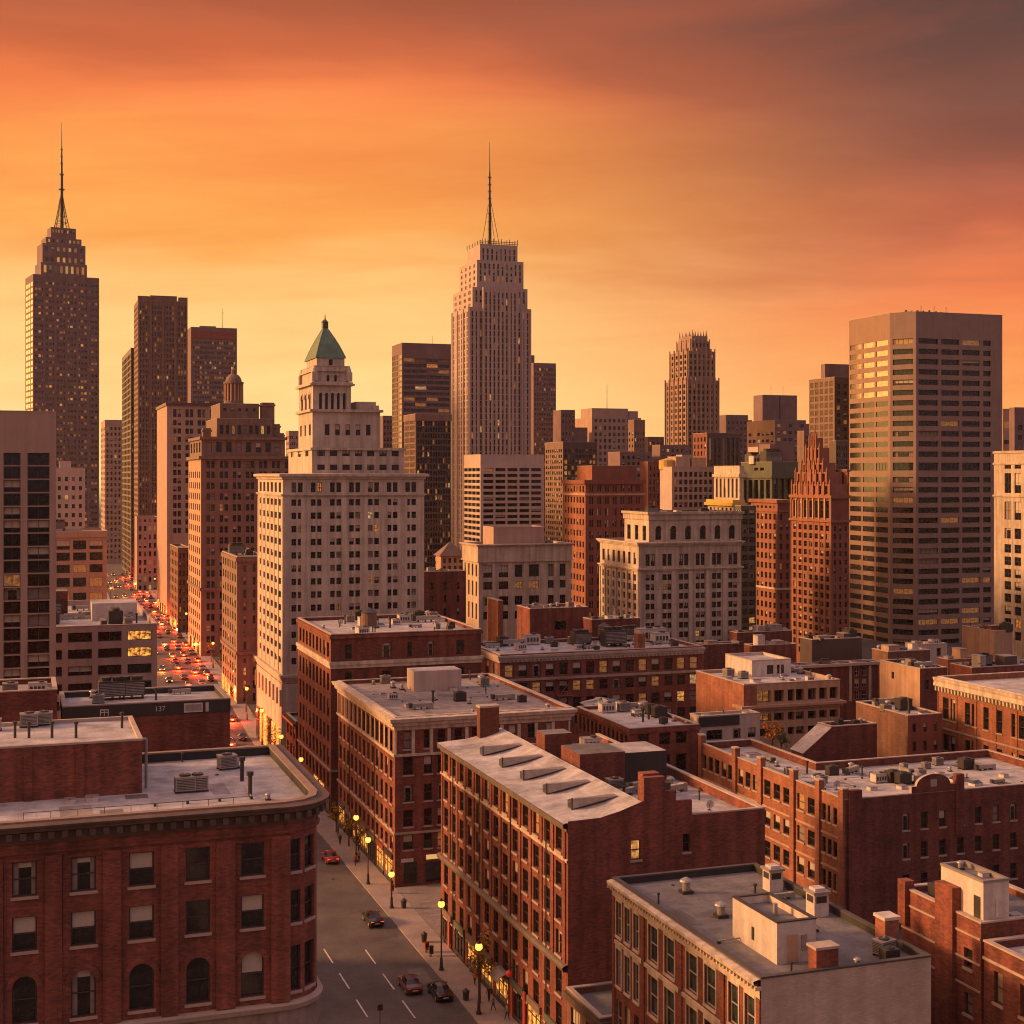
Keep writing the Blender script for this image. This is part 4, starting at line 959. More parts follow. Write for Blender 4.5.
# ================================================================ brick blocks at the bottom right corner
b = Bld('brick_building', 'brown brick block with a tall white penthouse in the bottom right corner', 981, 924, 114, short='white-penthouse brick block', detail=2)
b.T(902, 981, 1075, 924, wall=BR, roof=RF2, Ls=S(1, 1, cols=[(.80, .90)], rows=[(955, 975), (1000, 1022)], dep=.3, sill=SIL), par=.5)
Lb = b.last[3]; zz = b.Z
for y0 in (939, 965, 992): b.one('string_course').sweep([(0, Lb), (0, 0)], [(-.02, zz(y0 + 2)), (.1, zz(y0 + 2)), (.1, zz(y0)), (-.02, zz(y0))], SIL, closed=False)
b.one('chimney').box(-.35, Lb * .30, 8, 1.2, Lb * .52, b.h + 2.0, BR); b.one('chimney').box(-.45, Lb * .9, b.h - 3, .5, Lb, b.h + .8, BR)
zr = b.roofz; box = b.last
x0 = b.X(983.4, .35); x1 = b.X(1009, .35); y1 = b.Y(941, x0)
ph = MB(); zt = b.Z(882, x0, .35); pp = b.rect(x0, .35, x1, .35 + min(9.5, y1 - .35))
for i in range(4): ph.face([(*pp[i], zr), (*pp[(i + 1) % 4], zr), (*pp[(i + 1) % 4], zt), (*pp[i], zt)], WMET)
ph.face([(*p, zt - .3) for p in poly_off(pp, -.2)], RF2); ph.sweep(pp, [(.06, zt - .1), (.06, zt + .1), (-.25, zt + .1), (-.25, zt - .32)], COPM)
ph.box(x0 - .05, pp[3][1] - 5.2, zr + .2, x0 - .003, pp[3][1] - 4.4, zr + 2.4, DMET); ph.tube((x1 - 1.2, .27, zr + .8), (x1 - 1.2, .27, zr + 2.3), .1, WMET)
ph.build('penthouse', b.root)
put_item('roof_ventilator', b, b.wpt((x0 + x1) / 2, 5, zt), .6, 0, zt - .3); put_item('roof_hatch', b, b.wpt((x0 + x1) / 2 + .5, 2.6, zt), .5, 0, zt - .3)
put_item('roof_hatch', b, b.wpt(x1 + 1.5, 1.5, zr), .7, 0, zr); put_item('air_conditioner', b, b.wpt(x1 + 3.2, 7, zr), .9, 0, zr); put_item('dark_air_conditioner', b, b.wpt(2.2, Lb * .8, zr), .9, 0, zr); put_item('duct', b, b.wpt(5, Lb * .84, zr), .7, 0, zr)
b = Bld('brick_building', 'low dark brick building with sash windows in the bottom right corner of the photo', 1072, 984, 104, short='corner brick building', detail=2)
b.T(984, 1072, 1140, 984, wall=BRD, roof=RF1, Ls=S(3, .34, rows=[(1010, 1044), (1068, 1100)], m=(.02, .05), dep=.3, cu=.5, sill=SIL), par=.6)
b.band(1000, 1003, .1, SIL)

# ================================================================ large brick block with piers and curved gable, right
b = Bld('brick_building', 'large red brick block with tall piers and a curved parapet gable at centre right', 845, 800, 185, short='pier-fronted brick block', detail=2, hide=960)
L = b.Y(700); xr = b.X(1090); z = b.h; zz = b.Z
rows = [(812, 829), (846, 862), (879, 896), (912, 930)]
cols = []
nb = [(.005, .14, 4), (.165, .30, 2), (.325, .52, 3), (.545, .705, 3), (.73, .99, 5)]
for a, c, n in nb:
    w = (c - a) / n
    for k in range(n): cols.append((a + w * (k + .17), a + w * (k + .83)))
cols = sorted((1 - q_, 1 - p) for p, q_ in cols)
spL = S(1, 1, cols=cols, rows=rows, sty='sash', dep=.3, bl=.14, cu=.12, sill=SIL, lit=.01)
spF = S(11, .36, rows=[(819, 836), (849, 865), (881, 897), (912, 928)], sty='sash', dep=.25, bl=.2, cu=.12, sill=SIL, m=(.20, .0), lit=.01)
xm, Lr = b.X(905), 22.0
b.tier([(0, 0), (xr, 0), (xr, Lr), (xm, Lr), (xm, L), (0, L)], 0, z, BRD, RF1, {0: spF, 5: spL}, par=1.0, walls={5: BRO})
b.last = (0, 0, xr, L)
for f in (.0, .152, .312, .532, .717, 1.0):
    y = min(max(L * f, .55), L - .55); b.one('pilaster').box(-.35, y - .55, 0, .45, y + .55, z + 1.3, BRO); b.one('pilaster').box(-.42, y - .62, z + 1.304, .52, y + .62, z + 1.5, COP)
b.one('pilaster').box(.46, -.3, 0, 2.4, .45, z + 1.2, BRD)
for y0 in (840, 873): b.one('string_course').sweep([(0, L), (0, 0)], [(-.02, zz(y0 + 2)), (.12, zz(y0 + 2)), (.12, zz(y0)), (-.02, zz(y0))], TAN, closed=False)
gx0, gx1 = b.X(911), b.X(955); gm, gr = (gx0 + gx1) / 2, (gx1 - gx0) / 2 - .8; gb = MB(); n = 14
prof = [(gx0, z + .1), (gx0, z + 1.0), (gx0 + .8, z + 1.0)] + [(gm - gr * math.cos(math.pi * i / n), z + 1.0 + 1.5 * math.sin(math.pi * i / n)) for i in range(1, n)] + [(gx1 - .8, z + 1.0), (gx1, z + 1.0), (gx1, z + .1)]
gb.face([(x, -.12, zc) for x, zc in prof], BRD); gb.face([(x, .38, zc) for x, zc in reversed(prof)], BRD)
for (xa, a), (xb, c) in zip(prof, prof[1:]): gb.face([(xa, -.12, a), (xa, .38, a), (xb, .38, c), (xb, -.12, c)], COP)
gb.box(b.X(955), -.3, z - 6, b.X(963), .5, z + 2.2, BRD); gb.box(gm - .5, -.16, z + .8, gm + .5, -.124, z + 1.8, COP)
gb.build('parapet_gable', b.root)
zr = b.roofz; roof_dress(b, (2, 3, xm - 1, L - 3), zr, 5, 7); roof_dress(b, (xm, 3, xr - 3, Lr - 2), zr, 9, 6); b.bnd = (0, 0, xr, Lr)
for k, px, py, s_, r_ in (('duct', 815, 787, .8, 10), ('air_conditioner', 822, 783, .8, 0), ('dark_air_conditioner', 893, 782, 1.2, 0), ('dark_air_conditioner', 903, 784, 1.2, 0), ('duct', 884, 779, 1.0, 0), ('roof_ventilator', 917, 784, 1.4, 0), ('plant_box', 879, 782, .7, 0), ('dark_air_conditioner', 966, 769, 1.2, 0), ('duct', 985, 770, .8, 0), ('roof_hatch', 872, 790, .8, 0), ('vent_pipe', 803, 772, 1.3, 0), ('roof_ventilator', 838, 765, .9, 0), ('duct', 838, 763, .9, 30), ('dark_air_conditioner', 826, 764, 1.0, 0), ('air_conditioner', 765, 765, .7, 0), ('vent_pipe', 748, 757, 1.0, 0), ('roof_hatch', 940, 775, .7, 0), ('vent_pipe', 862, 776, 1.0, 0)):
    item(k, b, px, py, s_, r_)
b.last = (2, Lr, xm - 1, L - 6); scatter(b, 5, ['air_conditioner', 'roof_hatch', 'roof_ventilator', 'duct'], seed=76, sc=(.5, .8)); b.last = (3, 4, xr - 6, Lr - 1); scatter(b, 16, ['air_conditioner', 'roof_ventilator', 'vent_pipe', 'duct', 'roof_hatch', 'skylight', 'satellite_dish'], seed=77, sc=(.5, .9))
# ================================================================ mid-distance brick streets
# corniced brick block on the corner of the side street
b = Bld('brick_building', 'red brick corner block with a cream cornice and cream top storey', 395, 718, 207, short='cream-corniced corner block', detail=2, hide=880)
Ls = S(13, .52, rows=[(733, 754), (763, 781), (790, 807), (816, 832), (840, 853)], sty='sash', dep=.3, m=(.02, .02), sill=SIL, lit=.01, gap=.1)
Fs = S(1, 1, cols=[(.045, .10), (.16, .205), (.235, .28), (.33, .375), (.43, .475), (.53, .575), (.64, .685), (.75, .795), (.86, .905)], rows=[(732, 750), (758, 776), (786, 803), (811, 828), (836, 851)], sty='sash', dep=.3, sill=SIL)
b.T(338, 395, 570, 718, wall=BR, roof=RF3, Fs=Fs, Ls=Ls, par=.5, cop=CRM)
bx = b.last; zz = b.Z
b.mb('cornice').sweep(b.rect(*bx[:4]), [(-.02, zz(731)), (.14, zz(730.5)), (.18, zz(727)), (.5, zz(726)), (.55, zz(723.5)), (.85, zz(722)), (.95, zz(718.6)), (-.02, zz(717.6))], CRM)
b.dentils(bx, zz(726.6), zz(723.8), .5, .25, .8, CRM)
b.ring(bx, zz(757), zz(754.5), .25, CRM); b.ring(bx, zz(835), zz(833), .2, SIL)
b.piers('L', 13, .5, zz(754.3), zz(731.2), .12, CRM); b.piers('F', 10, .5, zz(754.3), zz(731.2), .12, CRM)
sf = b.mb('shopfront'); Lq = bx[3]
for i in range(7): y = Lq * (.03 + .138 * i); shop(b, y, y + Lq * .11, i in (0, 1, 3, 4, 6), 3.7)
sf.box(bx[2] * .05, -.08, .4, bx[2] * .12, .02, 3.4, GLA); sf.box(bx[2] * .17, -.08, .4, bx[2] * .26, .02, 3.2, GLA)
sb = b.one('shop_sign'); x = b.X(401); sb.box(x, -.22, zz(863), b.X(413), -.09, zz(859.5), WMET); sb = b.one('shop_sign'); sb.box(b.X(426), -.22, zz(862), b.X(440), -.09, zz(857.5), glow('lit_sign', (1, .55, .16), .55, (.6, .5, .3), False))
for k in (.3, .75):
    dp = b.one('downpipe'); dp.tube((-.18, Lq * k, .2), (-.18, Lq * k, zz(760)), .07, DMET, 6)
for px in (448, 500): dp = b.one('downpipe'); dp.tube((b.X(px), -.18, .2), (b.X(px), -.18, zz(760)), .07, DMET, 6)
zr = b.roofz; roof_dress(b, (2, 2, bx[2] - 2, bx[3] - 2), zr, 7, 10)
pb = b.mb('penthouse'); q = b.local(414, 692, zr); pb.box(q[0], q[1], zr, q[0] + 8.2, q[1] + 4.5, zr + 3.4, CPK, RF1)
for k, px, py, s_ in (('roof_ventilator', 393, 688, 1.0), ('air_conditioner', 385, 683, 1.0), ('roof_ventilator', 402, 690, .9), ('vent_pipe', 427, 690, 1.2), ('roof_ventilator', 442, 688, 1.0), ('roof_hatch', 453, 690, .9), ('dark_air_conditioner', 460, 701, 1.1), ('duct', 421, 709, .9), ('roof_hatch', 409, 707, .9), ('vent_pipe', 433, 703, 1.4), ('air_conditioner', 484, 685, 1.0), ('roof_ventilator', 481, 683, 1.2), ('duct', 503, 700, .9), ('dark_air_conditioner', 522, 702, .8), ('roof_ventilator', 453, 686, .8), ('vent_pipe', 470, 680, 1.2)):
    item(k, b, px, py, s_)

# tall dark red brick block behind it
b = Bld('brick_building', 'tall dark red brick block with cream belt course and rows of tall side windows', 331, 635, 250, short='tall dark red brick block', detail=1, hide=800)
Ls = S(9, .55, rows=[(644, 659), (675, 693), (701, 719), (727, 744), (751, 768), (775, 790), (797, 810)], dep=.3, m=(.03, .03), sty='sash')
Fs = S(1, 1, cols=[(.09, .135), (.33, .395), (.50, .53), (.635, .68), (.83, .885)], rows=[(645, 660), (673, 690), (700, 716)], dep=.3, sty='sash')
b.T(298, 331, 481, 635, wall=BRD, roof=RF1, Fs=Fs, Ls=Ls, par=.6, walls={3: BR})
bx = b.last; zz = b.Z
b.ring(bx, zz(669), zz(662), .35, CRM, steps=2); b.ring(bx, zz(639), zz(636), .3, BR); b.ring(bx, zz(772), zz(770), .2, SIL); b.ring(bx, zz(722.5), zz(721), .12, BR)
zr = b.roofz
for k, px, py, s_ in (('water_tank', 369, 633, .9), ('plant_box', 366, 626, 1.0), ('roof_ventilator', 376, 628, 1.2), ('air_conditioner', 350, 622, 1.0), ('dark_air_conditioner', 355, 618, 1.3), ('plant_box', 404, 622, .8), ('duct', 425, 622, 1.2), ('air_conditioner', 440, 619, 1.1), ('roof_hatch', 460, 621, 1.2), ('roof_ventilator', 450, 616, 1.2), ('vent_pipe', 390, 628, 1.5), ('dark_air_conditioner', 416, 616, 1.2), ('plant_box', 447, 615, .7), ('air_conditioner', 470, 617, 1.0), ('vent_pipe', 345, 624, 1.2)):
    item(k, b, px, py, s_)

# small dark house between the tall brick block and the white tower
b = Bld('brick_house', 'small low dark house with an overhanging roof at the foot of the white tower', 296, 722, 281, short='small dark house', detail=1)
b.T(281, 296, 312, 722, L=11, wall=BRD, roof=RF2, Ls=S(3, .5, rows=[(730, 741), (748, 760)], dep=.2), par=.5); b.ring(b.last, b.h - .8, b.h - .3, .7, DRK, 'cornice')

# long brick building with two rows of windows
b = Bld('brick_building', 'long low red brick building with stone cornice and two window rows', 500, 655, 290, short='long red brick building', detail=1)
n = 15
Fs = S(n, .62, rows=[(665.5, 678), (684, 694.5), (701, 712), (718, 728)], dep=.3, sty='sash', lit=.06, dim=.12, bl=.2, cu=.12, m=(.01, .01))
b.T(481, 500, 702, 655, L=22, wall=BR, roof=RF1, Fs=Fs, Ls=S(4, .45, rows=[(665, 678), (684, 694)]), par=.6); bx = b.last; zz = b.Z
b.ring(bx, zz(663), zz(656), .6, COP, 'cornice', 3); b.dentils(bx, zz(662.5), zz(660.2), .45, .3, .9, COP, faces='F'); b.ring(bx, zz(682), zz(679.5), .2, SIL)
zr = b.roofz
for k, px, py, s_ in (('dark_air_conditioner', 490, 641, 1.4), ('duct', 512, 646, 1.4), ('plant_box', 522, 641, 1.2), ('air_conditioner', 545, 642, 1.1), ('cooling_tower', 581, 645, 1.08), ('cooling_tower', 572, 640, 0.94), ('cooling_tower', 613, 646, 1.37), ('water_tank', 590, 637, .8), ('cooling_tower', 622, 638, 1.08), ('roof_ventilator', 636, 645, 1.4), ('plant_box', 660, 643, 1.3), ('plant_box', 669, 637, 1.5), ('roof_hatch', 680, 640, 1.8), ('plant_box', 690, 638, 1.6), ('duct', 600, 634, 1.3), ('dark_air_conditioner', 648, 636, 1.4), ('air_conditioner', 556, 637, 1.2), ('vent_pipe', 640, 650, 1.4)):
    item(k, b, px, py, s_)
b.one('chimney').box(b.X(640), 1.0, zr, b.X(647), 3.2, zr + 3.6, BRO)
fe = b.mb('fire_escape')                             # fire escape down the front
fx0, fx1 = b.X(556), b.X(572)
for zz_ in (zz(682), zz(699), zz(716)):
    fe.box(fx0, -1.1, zz_, fx1, -.1, zz_ + .08, RED); fe.box(fx0, -1.12, zz_ + .5, fx1, -1.06, zz_ + .56, RED); fe.box(fx0, -1.12, zz_ + 1, fx1, -1.06, zz_ + 1.06, RED)
    for i in range(6): x = fx0 + (fx1 - fx0) * i / 5; fe.box(x - .04, -1.11, zz_, x + .04, -1.05, zz_ + 1.05, RED)
fe.tube((fx0 + .3, -.8, zz(699)), (fx1 - .3, -.8, zz(682)), .09, RED); fe.tube((fx1 - .3, -.8, zz(716)), (fx0 + .3, -.8, zz(699)), .09, RED)

# brick stair block and party walls behind it
b = Bld('brick_building', 'plain windowless red brick block below the classical beige building', 530, 609, 340, short='plain red brick block', detail=1)
b.T(517, 530, 588, 609, wall=BR, roof=RF3, par=.5, Fs=S(1, 1, cols=[(.42, .62)], rows=[(622, 631)], gl=GLA, sty='band')); scatter(b, 5, ['air_conditioner', 'roof_ventilator', 'duct'], seed=8)
b = Bld('brick_building', 'narrow orange brick stair tower between the plain brick block and the classical building', 498, 601, 352, short='orange brick stair tower', detail=1)
b.T(487, 498, 503, 601, wall=BRO, roof=RF3, par=.4)
b = Bld('brick_building', 'low white-roofed brick block at the foot of the stone temple-like building', 588, 618, 335, short='low palazzo-foot block', detail=1)
b.T(583, 592, 640, 620, wall=BRD, roof=RF1, par=.5); scatter(b, 8, ['plant_box', 'air_conditioner', 'duct', 'roof_hatch'], seed=18)
b = Bld('brick_building', 'dark brown brick wall block right of the white tower', 424, 572, 352, short='dark brown brick block', detail=1)
b.T(419, 424, 466, 572, wall=BRD, roof=RF3, par=.6, Fs=S(3, .2, y0=583, p=13, h=7)); scatter(b, 5, ['air_conditioner', 'duct'], seed=9)
b = Bld('brick_building', 'low block with a brown hipped roof behind the white tower', 441, 556, 410, short='brown roofed block', detail=1)
b.T(436, 441, 464, 556, wall=TAN, roof=RF3, par=0, Fs=S(4, .5, y0=558, p=8, h=5)); x0, y0, x1, y1, _, z1 = b.last
hr = b.mb('hipped_roof'); e = .7; c = ((x0 + x1) / 2, (y0 + y1) / 2)
for (xa, ya), (xb, yb_) in (((x0 - e, y0 - e), (x1 + e, y0 - e)), ((x1 + e, y0 - e), (x1 + e, y1 + e)), ((x1 + e, y1 + e), (x0 - e, y1 + e)), ((x0 - e, y1 + e), (x0 - e, y0 - e))): hr.face([(xa, ya, z1), (xb, yb_, z1), (*c, z1 + 4)], BRN)

# brick building with a row of side windows and a roof mound of sheeting
b = Bld('brick_building', 'low red brick building with tarpaulin heap on its pale roof, left of the white house', 630, 729, 224, short='tarpaulin-roof brick building', detail=1)
b.T(577, 630, 699, 729, wall=BR, roof=RF1, par=.5, Ls=S(12, .5, rows=[(737, 752), (762, 776)], dep=.3), Fs=S(1, 1, cols=[(.12, .27), (.42, .58), (.66, .82)], rows=[(735, 747), (757, 774)], dep=.35)); zz = b.Z; zr = b.roofz
b.ring(b.last, zz(734), zz(730.5), .2, BR)
tp = MB(); q = b.local(604, 706, zr); rg = random.Random(3); n = 14
for j in range(4):
    for i in range(n):
        def pt(i, j): a = 2 * math.pi * i / n; r = 4.2 * (1 - j / 4.0) ** .7; k = .8 + .35 * math.sin(i * 2.7 + j); return (q[0] + r * k * math.cos(a), q[1] + 2 * r * k * math.sin(a) * .5 + 1, zr + .05 + .3 * j + .2 * math.sin(i * 1.9))
        tp.face([pt(i, j), pt(i + 1, j), pt(i + 1, j + 1), pt(i, j + 1)], surf('blue_grey_sheeting', (.17, .165, .185), .7, .25, .8))
tag(tp.build('tarpaulin', None, b.root.location, b.yaw), 'blue grey sheeting heaped on the pale brick roof', 'tarpaulin')
for k, px, py, s_ in (('dark_air_conditioner', 670, 713, 1.2), ('dark_air_conditioner', 681, 716, 1.4), ('vent_pipe', 643, 722, 1.6), ('roof_ventilator', 645, 710, 1.2), ('duct', 650, 707, 1), ('air_conditioner', 660, 705, 1.2), ('plant_box', 674, 706, .9), ('vent_pipe', 663, 716, 1.8), ('roof_hatch', 690, 708, 1)): item(k, b, px, py, s_)

# small white house with a black fascia
b = Bld('white_house', 'small white building with a black fascia strip beside the tarpaulin roof', 699, 717, 238, short='small white house', detail=1)
b.T(690, 699, 760, 717, wall=CPK, roof=RF1, par=.5, Fs=S(1, 1, cols=[(.12, .38), (.55, .68), (.80, .93)], rows=[(731, 741)], dep=.3, sty='grid')); zz = b.Z
b.mb('fascia').box(-.1, -.2, zz(727), b.X(739), -.003, zz(717.5), BLK); b.mb('canopy').box(.2, -2.2, zz(745), b.X(757), -.003, zz(743.6), COP)
scatter(b, 6, ['duct', 'air_conditioner', 'vent_pipe', 'roof_hatch'], seed=12, sc=(.7, 1.1))

# loft with orange side wall, recessed window strip and white penthouse
b = Bld('brick_building', 'loft with a plain bright orange side wall and long recessed window strip', 744, 685, 262, short='orange-walled loft', detail=1)
Fs = S(1, 1, cols=[(.02, .085), (.09, .28), (.31, .41), (.45, .52), (.535, .62), (.66, .75), (.78, .86), (.89, .975)], rows=[(692, 704)], dep=1.2, dim=.05, sty='tri')
b.T(696, 744, 840, 685, wall=TAN, roof=RF1, Fs=S(1, 1, cols=Fs['cols'], rows=[(692, 704), (715, 723), (730, 738)], dep=1.0, dim=.06, sty='tri'), par=.5, walls={3: BRO}); bx = b.last; zz = b.Z
b.ring((bx[0], bx[1], bx[2], 2, 0, 0), zz(711), zz(706), .9, TAN, 'balcony', 2)
b.mb('wall').box(-.12, -.12, 0, 2.6, .01, zz(686), BRO)
zr = b.roofz; q = b.local(752, 677, zr); x1 = b.X(791, q[1]); zt = b.Z(661, q[0], q[1])
pts = b.rect(q[0], q[1], x1, q[1] + 11)
b.tier(pts, zr, zt, WMET, RF1, {0: S(1, 1, cols=[(.38, .55), (.64, .71), (.74, .82)], rows=[(666, 675)], dep=.2)}, par=.4, pt=.3, corner=(q[0], q[1]))
b.last = (bx[0], bx[1], q[0] - 1, bx[3]); scatter(b, 5, ['roof_hatch', 'vent_pipe', 'air_conditioner'], z=zr, seed=5); b.last = (x1 + 1, bx[1], bx[2], bx[3]); scatter(b, 4, ['vent_pipe', 'roof_ventilator', 'duct'], z=zr, seed=6)

# brick block with white framed windows
b = Bld('brick_building', 'brick block with tall white framed window bays behind the orange-walled loft', 796, 667, 300, short='white-window brick block', detail=1)
b.T(788, 796, 879, 667, wall=BRD, roof=RF1, Fs=S(1, 1, cols=[(.70, .755), (.79, .85)], rows=[(670, 679), (682, 691), (694, 703)], fr=FRW, dep=.2, sty='grid'), par=.5); zz = b.Z
b.one('window_surround').box(b.X(849), -.16, zz(704.5), b.X(851.3), -.003, zz(668.5), CRM); b.one('window_surround').box(b.X(868.5), -.16, zz(704.5), b.X(871), -.003, zz(668.5), CRM); b.ring(b.last, zz(668.2), zz(665.5), .6, COP, 'cornice')
scatter(b, 18, ['cooling_tower', 'dark_air_conditioner', 'roof_hatch', 'plant_box', 'vent_pipe', 'duct'], seed=21, sc=(.5, .9))
# tan blank wall block
b = Bld('brick_building', 'block with a broad blank tan side wall and a brown front', 920, 669, 286, short='blank tan-walled block', detail=1)
b.T(880, 920, 947, 669, wall=BRD, roof=RF2, par=.5, walls={3: TAN}, Fs=S(2, .3, rows=[(680, 690)]), Ls=S(1, 1, cols=[(.30, .36)], rows=[(678, 685)])); scatter(b, 9, ['roof_hatch', 'air_conditioner', 'plant_box', 'duct', 'vent_pipe'], seed=23, sc=(.8, 1.3))
# brown block in front of it
b = Bld('brick_building', 'brown brick block with a pale cluttered roof and dark front', 908, 716, 236, short='pale-roofed brown block', detail=1)
b.T(856, 908, 942, 716, wall=BRB, roof=RF1, par=.5, walls={0: REDD}, Fs=S(3, .35, rows=[(724, 733), (742, 752)], dep=.25)); zr = b.roofz
for k, px, py, s_ in (('duct', 878, 697, 1.1), ('dark_air_conditioner', 932, 708, 1.5), ('vent_pipe', 908, 711, 1.8), ('roof_ventilator', 900, 699, 1.0), ('roof_hatch', 888, 697, .8), ('air_conditioner', 916, 705, 1.0), ('vent_pipe', 897, 706, 1.5), ('plant_box', 868, 692, .8)): item(k, b, px, py, s_)
# brick stair block with lean-to roof
b = Bld('brick_building', 'plain dark brick stair block with a sloping lean-to behind the pier-fronted block', 831, 727, 230, short='lean-to stair block', detail=1)
b.T(818, 831, 877, 727, wall=BRD, roof=RF2, par=.4); x0, y0, x1, y1, _, z1 = b.last; zr = b.roofz
lt = b.mb('lean_to'); xa = b.X(804); zl = b.Z(751)
lt.face([(xa, 0, 0), (0, 0, 0), (0, 0, z1 - .1), (xa, 0, zl)], BRD); lt.face([(xa - .3, -.2, zl - .05), (0, -.2, z1 - .05), (0, y1, z1 - .05), (xa - .3, y1, zl - .05)], RF1); lt.face([(xa, y1, 0), (xa, 0, 0), (xa, 0, zl), (xa, y1, zl)], BRD)
scatter(b, 7, ['air_conditioner', 'duct', 'roof_ventilator', 'dark_air_conditioner'], seed=31, sc=(.6, .9), mar=1)
# orange-lit block with cream cornice at the right edge
b = Bld('brick_building', 'orange-lit brick block with a cream cornice cut by the right edge', 1085, 709, 213, short='orange-lit corniced block', detail=2)
L = b.Y(938); z = b.h; zz = b.Z
rows = [(731, 756), (773, 792), (812, 833), (852, 872)]
cols = []
for a, c, n in ((.03, .15, 2), (.20, .30, 2), (.335, .385, 1), (.43, .48, 1), (.53, .63, 2), (.67, .77, 2), (.82, .95, 2)):
    w = (c - a) / n
    for k in range(n): cols.append((a + w * (k + .12), a + w * (k + .88)))
b.tier(b.rect(0, 0, 22, L), 0, z, BRO, RF1, {3: S(1, 1, cols=cols, rows=rows, sty='sash', dep=.3, bl=.15, cu=.1, sill=SIL)}, par=.9, cop=CRM); b.last = (0, 0, 22, L, 0, z)
b.mb('cornice').sweep(b.rect(0, 0, 22, L), [(-.02, zz(726)), (.2, zz(725)), (.25, zz(720)), (.6, zz(719)), (.5, zz(714)), (.6, zz(712)), (.65, zz(709.5)), (-.02, zz(709))], CRM)
b.dentils(b.last, zz(724.5), zz(720), .55, .3, .9, CRM, faces='L'); b.ring(b.last, zz(768), zz(766), .15, SIL)
b.piers('L', 7, .5, 0, zz(727), .1, BRO)
# roofs between the pier block and the towers on the right
def low(label, xl, xc, xr, yt, D, wall, n, seed, roof=None, short=None, fs=None, kinds=('air_conditioner', 'plant_box', 'duct', 'roof_hatch', 'vent_pipe', 'cooling_tower'), L=None, name='low_building', sc=(.5, 1.0)):
    b = Bld(name, label, xc, yt, D, short=short, detail=1)
    b.T(xl, xc, xr, yt, wall=wall, roof=roof or RF1, Fs=fs, par=.5, L=L); x0, y0, x1, y1 = b.last[:4]; rg = random.Random(seed * 7)
    for k in range(4):
        w, l, h = rg.uniform(1.4, 3.4), rg.uniform(1.5, 3.5), rg.uniform(.9, 2.8); x, y = rg.uniform(x0 + .6, max(x0 + .7, x1 - w - .6)), rg.uniform(y0 + .6, max(y0 + .7, y1 - l - .6)); q = b.one('penthouse'); mm = (BR, WMET, CPK, DRK, TAN, GALV)[rg.randrange(6)]
        if any(abs(x - p[0]) < 3.6 and abs(y - p[1]) < 3.6 for p in getattr(b, 'phs', [])): continue
        b.phs = getattr(b, 'phs', []) + [(x, y)]; q.box(x, y, b.roofz, x + w, y + l, b.roofz + h, mm, RF2); q.box(x - .08, y - .08, b.roofz + h + .004, x + w + .08, y + l + .08, b.roofz + h + .1, COPM)
        wp_ = b.wpt(x + w / 2, y + l / 2); b.used = getattr(b, 'used', []) + [(wp_.x, wp_.y)]
    scatter(b, n + 6, list(kinds) + ['roof_ventilator', 'vent_pipe', 'roof_hatch', 'skylight', 'air_conditioner'], seed=seed, sc=sc, mar=.8); return b
low('low pale-roofed block right of the stone temple-like building', 696, 704, 742, 645, 330, BRD, 8, 41, short='low stone-side block')
low('low brick block with dark cooling units below the red gothic tower', 744, 752, 796, 646, 336, BR, 9, 42, short='low gothic-foot block', kinds=('cooling_tower', 'dark_air_conditioner', 'plant_box', 'duct'))
low('low cluttered roof at the foot of the narrow red brick tower', 729, 737, 792, 633, 372, BRD, 9, 43, short='low red-tower roof')
low('low roof with a black plant room at the foot of the big banded tower', 800, 812, 862, 640, 350, DRK, 9, 44, short='low banded-foot roof', kinds=('cooling_tower', 'dark_air_conditioner', 'duct', 'plant_box'))
low('small white block in sun below the big banded tower', 905, 916, 947, 645, 372, CPK, 5, 45, short='small white block', fs=S(2, .3, rows=[(649, 657)]))
low('low dusty roof in front of the small white block', 872, 888, 930, 652, 340, BRB, 8, 46, short='dusty low roof', sc=(.8, 1.3))
low('tan blank block left of the tall beige tower at the right edge', 962, 994, 1012, 631, 392, TAN, 4, 47, short='tan blank block')
low('low red brick roof below the tall beige tower at the right', 950, 972, 1060, 668, 300, BR, 9, 48, short='low beige-foot roof')
low('low orange brick sheds behind the corniced block at the right', 938, 948, 985, 660, 318, BRO, 6, 49, short='low orange sheds')
# ================================================================ the white tower with a green pyramid roof
b = Bld('corner_tower', 'white stone tower block with a stepped top and green copper pyramid roof', 283, 475, 295, short='green-pyramid tower', detail=1, hide=700)
rowsF = [(482.5, 492.5)] + [(499.5 + 13.25 * i, 506 + 13.25 * i) for i in range(13)]
Fs = S(7, .58, rows=rowsF, grp=2, gap=.14, m=(.03, .03), sty='pair', dep=.35, lit=.015, dim=.02, cu=.12)
Ls = S(6, .55, rows=rowsF, m=(.04, .04), sty='sash', dep=.35, lit=.0, cu=.1)
b.T(258, 283, 424, 474.5, wall=WST, roof=RF1, Fs=Fs, Ls=Ls, par=.8); bx = b.last; zz = b.Z
b.mb('cornice').sweep(b.rect(*bx[:4]), [(-.02, zz(480)), (.3, zz(479)), (.35, zz(477.5)), (.9, zz(476.5)), (.95, zz(474)), (-.02, zz(473.4))], WST)
b.ring(bx, zz(496.5), zz(494.2), .45, WST, steps=2); b.ring(bx, zz(683), zz(675), .7, WST, steps=3)
b.piers('F', 7, 1.2, zz(674.5), zz(498), .12, WST); b.piers('L', 6, .8, zz(674.5), zz(498), .12, WST)
pb = b.mb('shopfront')
for i in range(6): y = bx[3] * (.03 + .16 * i); pb.box(-.75, y, .5, -.3, y + bx[3] * .11, 7.5, LITS if i in (0, 1, 3, 4) else GLA)
b.mb('podium').box(-.32, -.3, 0, bx[2], bx[3], zz(684), WST)
